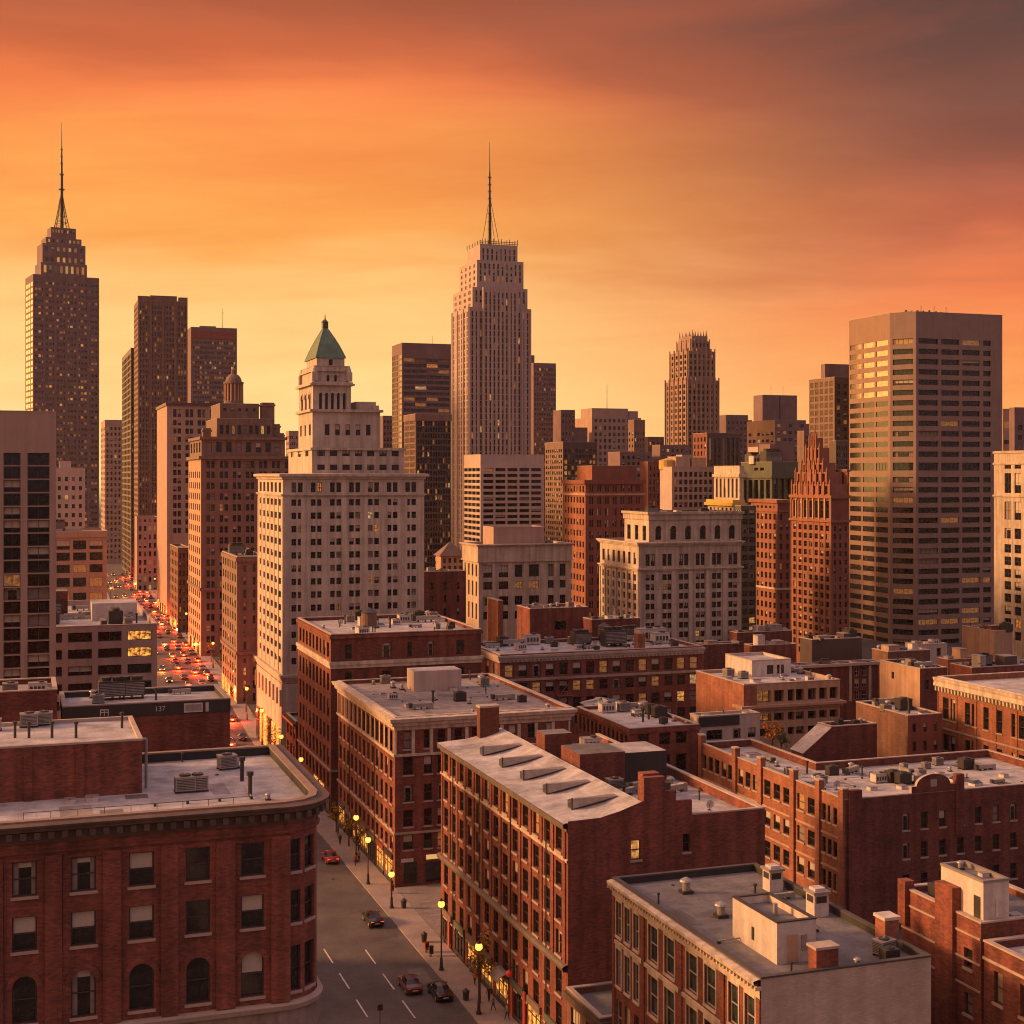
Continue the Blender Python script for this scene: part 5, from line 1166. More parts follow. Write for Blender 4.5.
b.piers('L', 7, .7, 12, zz(690), .7, WST, box=(0, 0, bx[2], bx[3]), part='podium')
zr = b.roofz
# setback storeys: the tower stands over the left part of the block
b.T(288.5, 312, 404, 450, 2.0, zr, WST, RF1, Fs=S(7, .6, rows=[(450, 456), (464.5, 470)], sty='pair', dep=.3, cu=.1), Ls=S(3, .5, rows=[(450, 456)], dep=.3), par=.5); s1 = b.last
b.band(447.5, 450, .35, WST, part='string_course')
b.T(298.5, 312.5, 380, 410, 2.2, s1[5], WST, RF1, Fs=S(5, .46, rows=[(424, 435)], m=(.14, .10), dep=.3), Ls=S(3, .4, rows=[(424, 435)], dep=.3), par=.6); s2 = b.last
b.band(411.5, 409, .6, WST, part='cornice')
pb = b.one('roof_house'); pb.box(b.X(356, 4), 4, s2[5], b.X(376, 4), 9, s2[5] + 2.0, WST, RF1); pb.box(b.X(372, 4), 3, s2[5], b.X(378, 4), 6, s2[5] + 1.2, CRM)
b.T(299, 313, 351, 382, 2.4, s2[5], WST, RF1, Fs=S(5, .50, rows=[(392.5, 411)], m=(.12, .10), dep=.5, arch=(0,), lit=0, cu=0, bl=0), Ls=S(3, .5, rows=[(392.5, 411)], m=(.1, .1), dep=.5, arch=(0,), lit=0, cu=0, bl=0), par=.3); s3 = b.last
b.band(385, 381.5, .7, WST, part='cornice', steps=2)
b.T(301.5, 314.5, 349, 366, 2.9, s3[5], WST, RF1, Fs=S(2, .34, rows=[(374.5, 381)], m=(.28, .28), arch=(0,), dep=.4, lit=0), par=.3); s4 = b.last
b.band(371, 368.5, .35, WST); 
for fx_, fy in ((0, 0), (1, 0), (1, 1), (0, 1)):
    x = s4[0] + (s4[2] - s4[0]) * fx_; y = s4[1] + (s4[3] - s4[1]) * fy
    fn = b.one('finial'); fn.box(x - .6, y - .6, s3[5] + .3, x + .6, y + .6, s4[5] - 1.2, WST); fn.frustum((x, y), .6, .15, s4[5] - 1.2, s4[5] + .2, WST, 8)
b.T(306, 317, 344.5, 357.5, 3.4, s4[5], WST, RF1, Fs=S(1, .16, rows=[(359, 365)], dep=.3, lit=0), par=0); s5 = b.last
x0, y0, x1, y1, z0, z1 = s5; cx, cy = (x0 + x1) / 2, (y0 + y1) / 2
zt = EYE - (329 - YH) * b.wpt(cx, cy).y / F; gp = MB(); e = .25
prof = [(1, z1), (.93, z1 + (zt - z1) * .10), (.80, z1 + (zt - z1) * .28), (.64, z1 + (zt - z1) * .48), (.46, z1 + (zt - z1) * .68), (.28, z1 + (zt - z1) * .86), (.14, zt)]
for (k0, a), (k1, c) in zip(prof, prof[1:]):
    q0 = [(cx + sx * ((x1 - x0) / 2 + e) * k0, cy + sy * ((y1 - y0) / 2 + e) * k0, a) for sx, sy in ((-1, -1), (1, -1), (1, 1), (-1, 1))]
    q1 = [(cx + sx * ((x1 - x0) / 2 + e) * k1, cy + sy * ((y1 - y0) / 2 + e) * k1, c) for sx, sy in ((-1, -1), (1, -1), (1, 1), (-1, 1))]
    for i in range(4): gp.face([q0[i], q0[(i + 1) % 4], q1[(i + 1) % 4], q1[i]], GRN)
    for i in range(4): gp.tube(q0[i], q1[i], .09, GRN, 5)
gp.box(cx - .6, cy - .6, z1 + (zt - z1) * .98, cx + .6, cy + .6, zt + .3, GRN); gp.build('pyramid_roof', b.root)
lt = MB(); lt.frustum((cx, cy), .75, .7, zt + .3, zt + 1.4, DMET, 8); lt.frustum((cx, cy), .85, .3, zt + 1.4, zt + 2.0, DMET, 8); lt.frustum((cx, cy), .2, .03, zt + 2.0, zt + 3.4, DMET, 6); lt.build('lantern', b.root)
b.last = (s1[2] + .6, 3, bx[2] - 1, bx[3] - 3); scatter(b, 3, ['air_conditioner', 'roof_hatch', 'roof_ventilator'], z=zr, seed=2)

# ================================================================ left-hand skyline
b = Bld('skyscraper', 'tallest dark skyscraper at far left with stepped crown and lattice mast', 33, 274, 1250, yaw=10, short='mast skyscraper', detail=0)
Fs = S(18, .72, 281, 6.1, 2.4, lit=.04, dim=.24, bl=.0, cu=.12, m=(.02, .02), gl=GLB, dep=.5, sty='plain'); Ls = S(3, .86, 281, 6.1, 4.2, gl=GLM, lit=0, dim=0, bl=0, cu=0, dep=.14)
b.T(24, 33, 99, 274, wall=MAU, roof=RF2, Fs=Fs, Ls=Ls, L=36, par=1); s = b.last; b.piers('F', 6, 2.2, 0, s[5], .5, MAU)
b.T(37, 41, 87, 262, 5, s[5], MAU, RF2, Fs=S(8, .5, rows=[(264.5, 272)], lit=.5, dim=.3, gl=GLB), L=27, par=1); s = b.last
b.T(38, 42.5, 85.5, 243, 6, s[5], MAU, RF2, Fs=S(7, .45, rows=[(246, 250), (256, 261)], lit=.15, dim=.2, gl=GLB), L=25, par=1); s = b.last
b.T(42, 46, 81.5, 237, 8, s[5], MAU, RF2, Fs=S(8, .5, rows=[(238.5, 241.5)], lit=.3, dim=.3), L=21, par=.5); s = b.last
b.T(47.5, 51, 76, 227, 10, s[5], MAU, RF2, Fs=S(8, .5, rows=[(229, 232)], lit=.3, dim=.3), L=17, par=.5); s = b.last
cx, cy, z = (s[0] + s[2]) / 2, (s[1] + s[3]) / 2, s[5]
Zp = lambda py: EYE - (py - YH) * b.wpt(cx, cy).y / F
m = MB(); n = 6; w0 = 7.5
for k in range(4):
    a = R(45 + 90 * k)
    for j in range(n):
        r0 = w0 * (1 - j / n) ** 1.3 + .6; r1 = w0 * (1 - (j + 1) / n) ** 1.3 + .6; za = z + (Zp(190) - z) * j / n; zb_ = z + (Zp(190) - z) * (j + 1) / n
        p, q = (cx + r0 * math.cos(a), cy + r0 * math.sin(a), za), (cx + r1 * math.cos(a), cy + r1 * math.sin(a), zb_); m.tube(p, q, .38, DMET, 5)
        a2 = a + R(90); m.tube(p, (cx + r1 * math.cos(a2), cy + r1 * math.sin(a2), zb_), .2, DMET, 4); m.tube(q, (cx + r1 * math.cos(a2), cy + r1 * math.sin(a2), zb_), .2, DMET, 4)
m.frustum((cx, cy), 1.9, 1.3, z, Zp(175), DMET, 8); m.frustum((cx, cy), 1.1, .7, Zp(175), Zp(150), DMET, 8); m.frustum((cx, cy), .65, .18, Zp(150), Zp(122), DMET, 6)
for py, r in ((190, 2.3), (175, 1.8), (164, 1.2), (157, 1.1), (150, 1.0)): m.box(cx - r, cy - r, Zp(py), cx + r, cy + r, Zp(py) + .8, DMET)
m.build('lattice_mast', b.root)
b = Bld('tower_block', 'slim pale tower closing the far end of the avenue', 105, 420, 960, short='slim pale tower', detail=0)
b.T(101, 105, 122, 420, wall=PNK, roof=RF2, Fs=S(4, .5, 427, 5.6, 3, gl=GLB, lit=.04), Ls=S(3, .5, 427, 5.6, 3), par=1)
b = Bld('tower_block', 'narrow dark slab with a golden edge left of the dark grid tower', 131, 348, 838, short='narrow dark slab', detail=0)
b.T(122, 131, 137, 348, wall=DRK, roof=RF2, Ls=S(6, .8, 353, 6, 4.4, gl=GLM, lit=0, dim=0, cu=0, bl=0), Fs=S(2, .5, 353, 6, 3, gl=GLB), par=1)
b = Bld('skyscraper', 'tall dark grid tower with notched roofline beside the avenue', 138, 300, 790, short='dark notched grid tower', detail=0)
Fs = S(16, .55, 305, 5.4, 3.4, lit=.015, dim=.14, bl=0, cu=.1, gl=GLB, dep=.5, m=(.02, .02))
b.T(134, 138, 187.5, 300, wall=BRN, roof=RF2, Fs=Fs, Ls=S(4, .5, 305, 5.4, 2.9, gl=GLM, lit=0), par=1); s = b.last; b.piers('F', 4, 1.6, 0, s[5] + 2.2, .6, BRN)
w = s[2] - s[0]
for f0, f1 in ((0, .22), (.27, .48), (.52, .78), (.82, 1)): b.one('parapet').box(s[0] + w * f0, s[1] + .1, s[5] + .2, s[0] + w * f1, s[1] + 3, s[5] + 2.4, BRN)
b.mb('wall').box(s[0] + w * .26, s[1] + 4, s[5] - 1, s[0] + w * .8, s[1] + 14, s[5] + 3.4, BRN)
b = Bld('skyscraper', 'dark tower with a dull red band under its roof and a thin antenna', 191, 327, 1120, short='red-banded dark tower', detail=0)
b.T(188, 191, 237, 327, wall=MAU, roof=RF2, Fs=S(18, .75, 341, 5, 2.4, lit=.02, dim=.22, bl=0, cu=.1, gl=GLB, dep=.4), L=26, par=1); s = b.last
b.mb('sign_band').box(s[0] + .5, s[1] - .4, b.Z(338), s[2] - 2, s[1] - .003, b.Z(331), glow('red_sign_band', (1, .10, .05), .06, (.14, .03, .025)))
put_item('antenna', b, b.wpt((s[0] + s[2]) * .72, 9, s[5]), 1.9, 0, s[5])
b.mb('roof').box(b.X(200, 8), 8, s[5] - .9, b.X(216, 8), 14, s[5] + 2, MAU)
b = Bld('office_building', 'pale grey tower with a blank side wall and paired grid windows by the avenue', 167, 404, 600, short='pale grey grid tower', detail=1, hide=560)
b.T(157, 167, 245, 404, wall=PNK, roof=RF2, Fs=S(6, .64, rows=[(409, 417)] + [(420 + 8.3 * i, 425.2 + 8.3 * i) for i in range(14)], grp=2, gap=.12, gl=GLA, lit=.01, m=(.05, .02), sty='pair', dep=.4), par=.9)
b.band(405.5, 402.5, .5, DRK)
b = Bld('stepped_building', 'brown stone stepped building crowned by a small domed turret', 201, 457, 470, short='domed brown building', detail=1, hide=640)
Fs = S(7, .62, rows=[(461, 468)] + [(471.5 + 11 * i, 478 + 11 * i) for i in range(17)], grp=2, gap=.16, lit=.03, dim=.05, dep=.4, m=(.03, .03)); Ls = S(6, .45, rows=[(471.5 + 11 * i, 478 + 11 * i) for i in range(17)], dep=.3)
b.T(188.5, 201, 298, 457, wall=BRN, roof=RF3, Fs=Fs, Ls=Ls, par=.8, walls={3: TAN}); s0 = b.last; b.band(459, 456, .8, BRN, part='cornice'); b.band(591, 588, .5, BRN)
b.T(190, 201.5, 285, 437, .5, s0[5], BRN, RF3, Fs=S(8, .55, rows=[(442, 452)], grp=1, lit=.04, dep=.3), Ls=S(4, .5, rows=[(442, 452)]), par=.8); s1 = b.last
b.band(439.5, 436.5, .6, BRN)
b.T(206, 217, 273, 418.5, 3.5, s1[5], BRN, RF3, Fs=S(9, .6, rows=[(425, 434)], lit=.06, dim=.1, dep=.3), par=.6); s2 = b.last
b.T(211, 220, 259, 403.5, 6, s2[5], BRN, RF3, Fs=S(5, .4, rows=[(408, 411)]), par=.5); s3 = b.last
for xa, xb, yt, yy in ((262, 274.5, 402.5, 5), (203, 211, 428, 2), (273, 280, 424, 4), (278, 284, 433, 2)):
    z0 = s2[5] if xa == 262 else s1[5]
    tb = b.one('turret'); A, B_ = b.X(xa, yy), b.X(xb, yy); zt = b.Z(yt, A, yy); tb.box(A, yy, z0 - 4, B_, yy + (B_ - A), zt, BRN, RF3); tb.box(A - .3, yy - .3, zt - 1.2, B_ + .3, yy + (B_ - A) + .3, zt - .6, BRN)
xa, xb = b.X(225, 9), b.X(245, 9); cx, r = (xa + xb) / 2, (xb - xa) / 2; cy = 9 + r
Zp = lambda py: b.Z(py, cx, cy)
dm = MB(); dm.frustum((cx, cy), r * 1.04, r * .98, s3[5] - 1, Zp(401), BRN, 16); dm.frustum((cx, cy), r * .86, r * .82, Zp(401), Zp(383), BRN, 16)
for i in range(16): a = 2 * math.pi * i / 16; dm.frustum((cx + r * .9 * math.cos(a), cy + r * .9 * math.sin(a)), .3, .26, Zp(401), Zp(384), TAN, 6)
dm.frustum((cx, cy), r * 1.02, r * 1.02, Zp(384), Zp(382), BRN, 16); dm.sphere((cx, cy, Zp(382)), r * .82, BRN, 18, 7, 1.05, 0.0)
zt = Zp(382) + r * .82 * 1.05 - .2; dm.frustum((cx, cy), .9, .8, zt, zt + 1.2, BRN, 8); dm.frustum((cx, cy), 1.0, .2, zt + 1.2, zt + 2.2, BRN, 8); dm.frustum((cx, cy), .12, .05, zt + 2.2, zt + 3.8, DMET, 6); dm.build('domed_turret', b.root)
b = Bld('office_building', 'small pink stone block on the avenue beside the white tower', 237, 557, 372, short='small pink stone block', detail=1, hide=720)
b.T(222, 237, 268, 557, wall=BRN, roof=RF3, Fs=S(2, .3, 564, 13, 8, lit=.06, m=(.1, .3), dep=.3), Ls=S(6, .5, 562, 13, 8, lit=.0, dim=.1, gl=GLM, dep=.2), par=.6); b.band(562, 558, .3, BRN); b.band(655, 652, .4, BRN)
scatter(b, 5, ['dark_air_conditioner', 'roof_hatch', 'cooling_tower'], seed=13, mar=1)
b = Bld('brick_building', 'narrow brick building with a red awning front squeezed in beside the avenue', 178, 548, 540, short='narrow avenue brick block', detail=0)
b.T(170, 178, 190, 548, wall=BRB, roof=RF3, Fs=S(3, .4, 553, 9, 5, lit=.05), Ls=S(5, .45, 553, 9, 5, lit=.05, dim=.1), par=.6)
b = Bld('office_building', 'low beige block with dark windows at the foot of the dark grid tower', 137, 517, 740, short='low beige avenue block', detail=0)
b.T(134, 137, 158, 517, wall=PNK, roof=RF3, Fs=S(4, .5, rows=[(519.5, 522)] + [(526 + 8.5 * i, 531 + 8.5 * i) for i in range(9)], lit=.04, dim=.1), par=.6)
b = Bld('office_building', 'pink stone building with wide windows left of the avenue behind the banded office', 107, 531, 640, W=30, corner='R', short='pink wide-window block', detail=1)
b.tier(b.rect(0, 0, 30, 40), 0, b.h, PNK, RF3, {0: S(4, .8, rows=[(540, 549), (552, 560), (564, 572), (577, 586), (592, 600)], sty='band', m=(.02, .04), dim=.1)}, par=.9, zf=lambda py: b.Z(py, 30)); b.last = (0, 0, 30, 40); b.ring(b.last, b.Z(537, 30), b.Z(531, 30), .5, PNK, 'cornice')
scatter(b, 6, ['plant_box', 'cooling_tower', 'duct'], seed=14, sc=(1.5, 2.2))
b = Bld('office_building', 'small white block with square dark windows in front of the mast skyscraper', 85, 468, 760, W=19, corner='R', short='small white square-window block', detail=0)
b.tier(b.rect(0, 0, 19, 16), 0, b.h, CPK, RF1, {0: S(5, .42, 477, 9, 4.2, lit=.02, bl=0, dep=.3)}, par=.6, zf=lambda py: b.Z(py, 19)); b.one('roof_house').box(6, 4, b.roofz, 12, 10, b.Z(461, 12), CPK, RF1)

# ================================================================ central skyline
b = Bld('office_tower', 'dark banded glass tower with golden side windows behind the white tower', 402, 343, 540, short='dark banded glass tower', detail=0)
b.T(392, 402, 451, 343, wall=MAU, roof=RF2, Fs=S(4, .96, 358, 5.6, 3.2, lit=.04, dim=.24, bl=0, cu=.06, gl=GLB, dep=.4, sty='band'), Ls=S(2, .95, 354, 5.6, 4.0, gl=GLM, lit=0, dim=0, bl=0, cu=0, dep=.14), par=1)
scatter(b, 4, ['roof_ventilator', 'antenna', 'duct'], seed=15, sc=(.5, 1.0))
b = Bld('office_tower', 'lower dark glass tower with golden side between the white and central towers', 415.5, 414, 462, short='lower dark glass tower', detail=0)
b.T(404, 415.5, 451, 414, wall=DRK, roof=RF2, Fs=S(13, .72, 421, 6.2, 4.6, lit=.05, dim=.1, bl=0, cu=.03, gl=GLA, dep=.4, m=(.04, .02)), Ls=S(2, .9, 419, 6.2, 4.6, gl=GLM, lit=0, dim=0, bl=0, cu=0, dep=.14), par=1, walls={3: BRN}); b.band(420.5, 414, .15, BRN)
b = Bld('tower_block', 'small mauve block peeping out behind the green-pyramid tower', 383, 416, 600, short='small mauve block', detail=0)
b.T(379, 383, 393, 416, wall=MAU, roof=RF2, Fs=S(3, .5, 420, 6, 3), par=.6)
b = Bld('skyscraper', 'tallest central stone skyscraper with stepped shoulders and a single mast', 469, 307, 785, short='central stone skyscraper', detail=0)
CS = surf('warm_grey_stone', (.40, .31, .285), .85, .1, .2, .06, .15)
Fs = S(14, .40, 311, 6.4, 5.5, lit=.008, dim=.03, bl=.06, cu=.12, m=(.02, .02), dep=.5); Ls = S(6, .38, 311, 6.4, 5.5, lit=0, dim=0, cu=.05, dep=.4)
b.T(452, 469, 531, 307, wall=CS, roof=RF2, Fs=Fs, Ls=Ls, par=.8); s = b.last; b.piers('F', 7, 1.3, 0, s[5], .5, CS); b.piers('L', 3, 1.6, 0, s[5], .5, CS)
b.T(453, 472.5, 527.5, 287, 1.6, s[5], CS, RF2, Fs=S(12, .40, 290, 6.4, 5.5, lit=.02, dim=.05), Ls=S(4, .5, 290, 6.4, 3.5, gl=GLM), par=.8); s1 = b.last
b.T(459.5, 477, 523.5, 260, 3.0, s1[5], CS, RF2, Fs=S(10, .40, 263, 6.2, 5.3, lit=.02, dim=.06), Ls=S(4, .4, 263, 6.2, 3.4), par=.8); s2 = b.last
b.T(467, 480, 517.5, 244, 4.5, s2[5], CS, RF2, Fs=S(8, .38, 248, 6.2, 5.3, lit=.02), par=.8); s3 = b.last
xa, xb = b.X(483, -1.2), b.X(518, -1.2); zt = b.Z(287, xa, -1.2)
b.tier(b.rect(xa, -1.4, xb, .01), 0, zt, CS, RF2, {0: S(8, .40, 292, 6.4, 5.6, lit=.01, dep=.5)}, par=0, corner=(xa, -1.4)); b.foot.pop(); b.piers('F', 4, 1.2, 0, zt, .4, CS, box=(xa, -1.4, xb, 0))
rl = b.mb('roof_railing'); x0, y0, x1, y1, _, z = s3
for i in range(15): x = x0 + (x1 - x0) * i / 14; rl.box(x - .15, y0, z, x + .15, y0 + .3, z + 2.4 + (i % 3) * .5, DMET); rl.box(x - .15, y1 - .3, z, x + .15, y1, z + 2.6, DMET)
rl.box(x0, y0 + .02, z + 1.6, x1, y0 + .22, z + 1.9, DMET); rl.box(x0, y0 + .02, z + .6, x1, y0 + .22, z + .9, DMET)
for i in range(5): y = y0 + (y1 - y0) * i / 5; rl.box(x0, y, z, x0 + .3, y + .3, z + 2.4, DMET)
cx, cy = b.X(489.5, 9), 9.0; Zp = lambda py: b.Z(py, cx, cy); m = MB()
m.frustum((cx, cy), 1.3, .85, z - 1, Zp(205), DMET, 8); m.frustum((cx, cy), .8, .55, Zp(205), Zp(172), DMET, 8); m.frustum((cx, cy), .5, .15, Zp(172), Zp(142), DMET, 6)
for py in (230, 222, 214, 206, 199, 192, 185, 178): m.box(cx - .95, cy - .9, Zp(py), cx + .95, cy + .9, Zp(py) + .4, DMET)
m.tube((cx + 6, cy, z), (cx + .6, cy, Zp(200)), .16, DMET, 5); m.tube((cx - 4, cy + 2, z), (cx - .5, cy, Zp(203)), .16, DMET, 5); m.tube((cx + 2, cy - 4, z), (cx, cy, Zp(203)), .16, DMET, 5)
m.build('mast', b.root)
b = Bld('office_building', 'pale banded office block with a blank top in front of the central skyscraper', 480.5, 454.5, 520, short='pale banded office block', detail=1, hide=545)
b.T(463.5, 480.5, 544, 454.5, wall=CPK, roof=RF1, Fs=S(5, .84, rows=[(468 + 5.9 * i, 471.3 + 5.9 * i) for i in range(14)], sty='band', lit=0, dim=.01, bl=.05, cu=.05, dep=.5), Ls=S(4, .9, rows=[(468 + 5.9 * i, 471.3 + 5.9 * i) for i in range(14)], sty='plain', lit=0, bl=0, cu=0, dep=.35), par=.8)
b = Bld('tower_block', 'dark reddish tower peeping out right of the central skyscraper', 533.5, 363, 900, short='dark reddish tower', detail=0)
b.T(531, 533.5, 556, 363, wall=MAU, roof=RF2, Fs=S(9, .6, 368, 5, 2.5, gl=GLB, lit=.02, dim=.06), par=1); b.one('roof_house').box(b.X(529, 9), 9, b.roofz - 20, b.X(534.5, 9), 16, b.Z(354), MAU, RF2)
b = Bld('office_building', 'dark office block with speckled lit windows right of the banded office', 563, 442, 620, short='dark speckled office', detail=0)
b.T(545, 563, 597, 442, wall=DRK, roof=RF2, Fs=S(9, .7, 449, 5.6, 3.6, lit=.04, dim=.12, gl=GLA, dep=.3), Ls=S(8, .6, 449, 5.6, 3.2, lit=.03, dim=.08, gl=GLA, dep=.3), par=1, walls={3: BRN})
b = Bld('brick_building', 'deep red brick block with a sunlit orange flank behind the classical beige building', 585.5, 481, 450, short='deep red brick block', detail=1, hide=600)
b.T(563.5, 585.5, 643.5, 481, wall=REDD, roof=RF3, Fs=S(7, .5, rows=[(485.5, 491.5)] + [(497 + 11.6 * i, 504 + 11.6 * i) for i in range(11)], grp=2, gap=.2, dim=.04, bl=.2, dep=.3), Ls=S(7, .5, rows=[(486, 492)] + [(497 + 11.2 * i, 503 + 11.2 * i) for i in range(11)], dep=.3, dim=.02), par=.8, walls={3: BRO}); s = b.last  # flank in orange brick: the sunlight on it is put into the colour
b.band(484, 480, .6, REDD, part='cornice'); b.band(495.5, 493.5, .3, TAN)
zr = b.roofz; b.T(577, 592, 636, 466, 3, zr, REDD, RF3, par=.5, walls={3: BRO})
b = Bld('classical_building', 'classical beige stone building with big attic windows and a blank pink penthouse', 478.6, 545, 375, short='classical beige building', detail=1, hide=632)
b.T(463, 478.6, 571, 545, wall=BST, roof=RF3, Fs=S(1, 1, cols=[(.05, .145), (.215, .32), (.385, .47), (.54, .65), (.745, .81), (.875, .94)], rows=[(565.5, 578), (582, 590), (597, 606), (612, 620)], sty='tri', dim=0, lit=0, dep=.4, force=lambda r, c: 'm' if r == 1 and c in (2, 3) else None), Ls=S(4, .4, rows=[(565, 577), (582, 597), (604, 620)], dep=.35), par=.8); s = b.last; zz = b.Z
b.ring(s, zz(561), zz(546), .25, BST, 'frieze'); b.ring(s, zz(547.5), zz(544.6), .9, BST, 'cornice', 3); b.ring(s, zz(562.5), zz(561), .45, BST); b.piers('F', 6, 1.0, 0, zz(563), .2, BST)
zr = b.roofz; b.T(483, 493.5, 544, 527.5, 2.5, zr, PNK, RF1, par=.5)
b.last = (s[2] * .72, 2, s[2] - 1, s[3] - 2); scatter(b, 3, ['air_conditioner', 'duct'], z=zr, seed=16)
b = Bld('classical_building', 'cream stone palazzo with tall attic windows and gridded lower storeys', 638.7, 543, 375, short='cream stone palazzo', detail=1, hide=650)
Fs = S(6, .56, rows=[(554.5, 566.5)] + [(575 + 9.7 * i, 581 + 9.7 * i) for i in range(9)], grp=2, gap=.08, dep=.45, lit=.015, dim=.03, m=(.03, .0), sty='pair'); Ls = S(7, .45, rows=[(553, 565)] + [(575 + 9.7 * i, 581.5 + 9.7 * i) for i in range(9)], dep=.4, lit=.01, m=(.03, .03))
b.T(600, 638.7, 741, 543, wall=WST, roof=RF3, Fs=Fs, Ls=Ls, par=.8, walls={0: BST}); s = b.last; zz = b.Z
b.ring(s, zz(546.5), zz(542.5), .9, WST, 'cornice', 3); b.ring(s, zz(571.5), zz(568.5), .6, WST, steps=2); b.piers('F', 6, 1.2, 0, zz(572), .25, WST); b.piers('L', 7, 1.1, 0, zz(572), .25, WST)
zr = b.roofz; b.T(624.5, 649, 741, 514, 3, zr, WST, RF3, Fs=S(6, .40, rows=[(526, 540)], dep=.4, m=(.02, .02), arch=(0,), bl=0, cu=0, lit=0), Ls=S(3, .45, rows=[(526, 541)], dep=.4), par=.6, walls={0: BST}); s1 = b.last
b.band(520, 513, .3, BST, part='frieze'); b.band(514.5, 512, .7, BST, part='cornice')
scatter(b, 5, ['cooling_tower', 'plant_box', 'antenna'], seed=17, sc=(.6, .9))

# ================================================================ right-hand skyline
def far(name, label, xl, xc, xr, yt, D, wall, Fs=None, Ls=None, short=None, roof=RF2, L=None, **k):
    b = Bld(name, label, xc, yt, D, short=short, detail=0); b.T(xl, xc, xr, yt, wall=wall, roof=roof, Fs=Fs, Ls=Ls, par=.8, L=L, **k); return b
b = far('tower_block', 'stepped mauve block with a golden corner left of the antenna building', 553, 561, 575, 410, 830, MAU, S(4, .4, 414, 6, 3), None, 'stepped mauve block')
s = b.last; b.mb('wall').box(b.X(575), 4, 0, b.X(590), 20, b.Z(427), MAU, RF2)
b = far('office_building', 'pale distant office with a thin roof antenna at the centre of the skyline', 585, 592, 641, 417.5, 850, PNK, S(10, .5, rows=[(419, 422)] + [(426 + 6.4 * i, 429.6 + 6.4 * i) for i in range(8)], dim=.02), None, 'antenna office', RF1, L=30)
z = b.roofz; x0, x1 = b.X(592, 4), b.X(628, 4); b.tier(b.rect(x0, 4, x1, 22), z, b.Z(408), PNK, RF1, {}, par=.5, corner=(x0, 4)); put_item('antenna', b, b.wpt(b.X(607, 9), 9, b.roofz), 1.8, 0, b.roofz)
b.one('roof_house').box(b.X(629, 6), 6, z - 1, b.X(638, 6), 14, b.Z(410), PNK, RF1)
far('tower_block', 'narrow brown tower with a bright sunlit corner right of the antenna office', 628, 634, 645, 420, 745, BRN, S(4, .4, 432, 6.2, 3, dim=.05), S(2, .4, 432, 6.2, 3), 'narrow brown tower')
far('tower_block', 'plain dark block in the skyline left of the gothic stone tower', 643, 648, 664, 437, 800, MAU, S(4, .4, 442, 6, 3, dim=.04), None, 'plain dark block')
# gothic stone tower with a spiky crown
b = Bld('skyscraper', 'gothic stepped stone tower with a spiky crown, sunlit on its left side', 687, 380, 760, short='spiky gothic tower', detail=0)
GS = surf('gothic_stone', (.30, .20, .155), .85, .15, .25, .1, .2)
Fs = S(7, .44, 384, 6, 3.6, lit=.01, dim=.02, dep=.5); Ls = S(5, .44, 384, 6, 3.6, lit=0, dep=.5)
b.T(665.5, 687, 719, 380, wall=GS, roof=RF2, Fs=Fs, Ls=Ls, par=.8); s = b.last; b.piers('F', 7, 1.0, 0, s[5] + 1.5, .6, GS); b.piers('L', 5, 1.2, 0, s[5] + 1.5, .6, GS)
b.T(670, 688, 715, 351, 1.6, s[5], GS, RF2, Fs=S(6, .42, 354, 6, 3.6, dep=.5), Ls=S(4, .42, 354, 6, 3.6, dep=.5), par=.8); s1 = b.last; b.piers('F', 6, .9, s1[4], s1[5] + 1.5, .5, GS); b.piers('L', 4, .9, s1[4], s1[5] + 1.5, .5, GS)
b.T(677, 691, 709.5, 341, 3.2, s1[5], GS, RF2, Fs=S(5, .42, 343, 5, 3.4, dep=.4), par=.4); s2 = b.last; b.piers('F', 5, .8, s2[4], s2[5] + 1.2, .5, GS); b.piers('L', 3, .8, s2[4], s2[5] + 1.2, .5, GS)
b.T(678.5, 692, 707.5, 336, 3.8, s2[5], GS, RF2, par=.4); s3 = b.last; x0, y0, x1, y1, _, z = s3
for i in range(6):
    for yy in (y0 + .5, y1 - .5): x = x0 + .5 + (x1 - x0 - 1) * i / 5; b.one('pinnacle').frustum((x, yy), .55, .08, z, z + (3.6 if i in (0, 5) else 2.9), GS, 6)
for i in range(1, 4): b.one('pinnacle').frustum((x0 + .5, y0 + (y1 - y0) * i / 4), .55, .08, z, z + 3, GS, 6)
far('office_building', 'low mauve block below the spiky gothic tower', 652, 660, 690, 445, 700, MAU, S(6, .5, 449, 6, 3), None, 'low mauve block')
far('office_building', 'dark brown block with vertical ribs below the spiky gothic tower', 693, 707, 740.5, 433, 640, DRK, S(7, .5, 438, 40, 36, lit=0, dim=0), S(4, .5, 437, 7, 4.5, dim=.05), 'ribbed dark block', walls={3: REDD})
far('office_building', 'mauve block with a flat top right of the spiky gothic tower', 719, 726, 748, 415, 850, MAU, S(5, .4, 421, 6, 3), None, 'flat mauve block')
b = far('office_building', 'plain brown slab with two roof masts on the right skyline', 753.5, 762.5, 797, 395, 880, MAU, S(1, .04, 396, 28, 24), None, 'brown slab with two masts')
put_item('antenna', b, b.wpt(b.X(771, 8), 8, b.roofz), .9, 0, b.roofz); put_item('antenna', b, b.wpt(b.X(783, 8), 8, b.roofz), .9, 0, b.roofz)
far('office_building', 'broad brown block with an orange sunlit flank below the brown slab', 747, 775, 806, 420, 790, MAU, S(5, .6, 424, 7, 3, dim=.05), S(6, .6, 432, 7, 3, dim=.05), 'broad brown block', walls={3: TAN})  # tan flank carries low sun in its wall colour
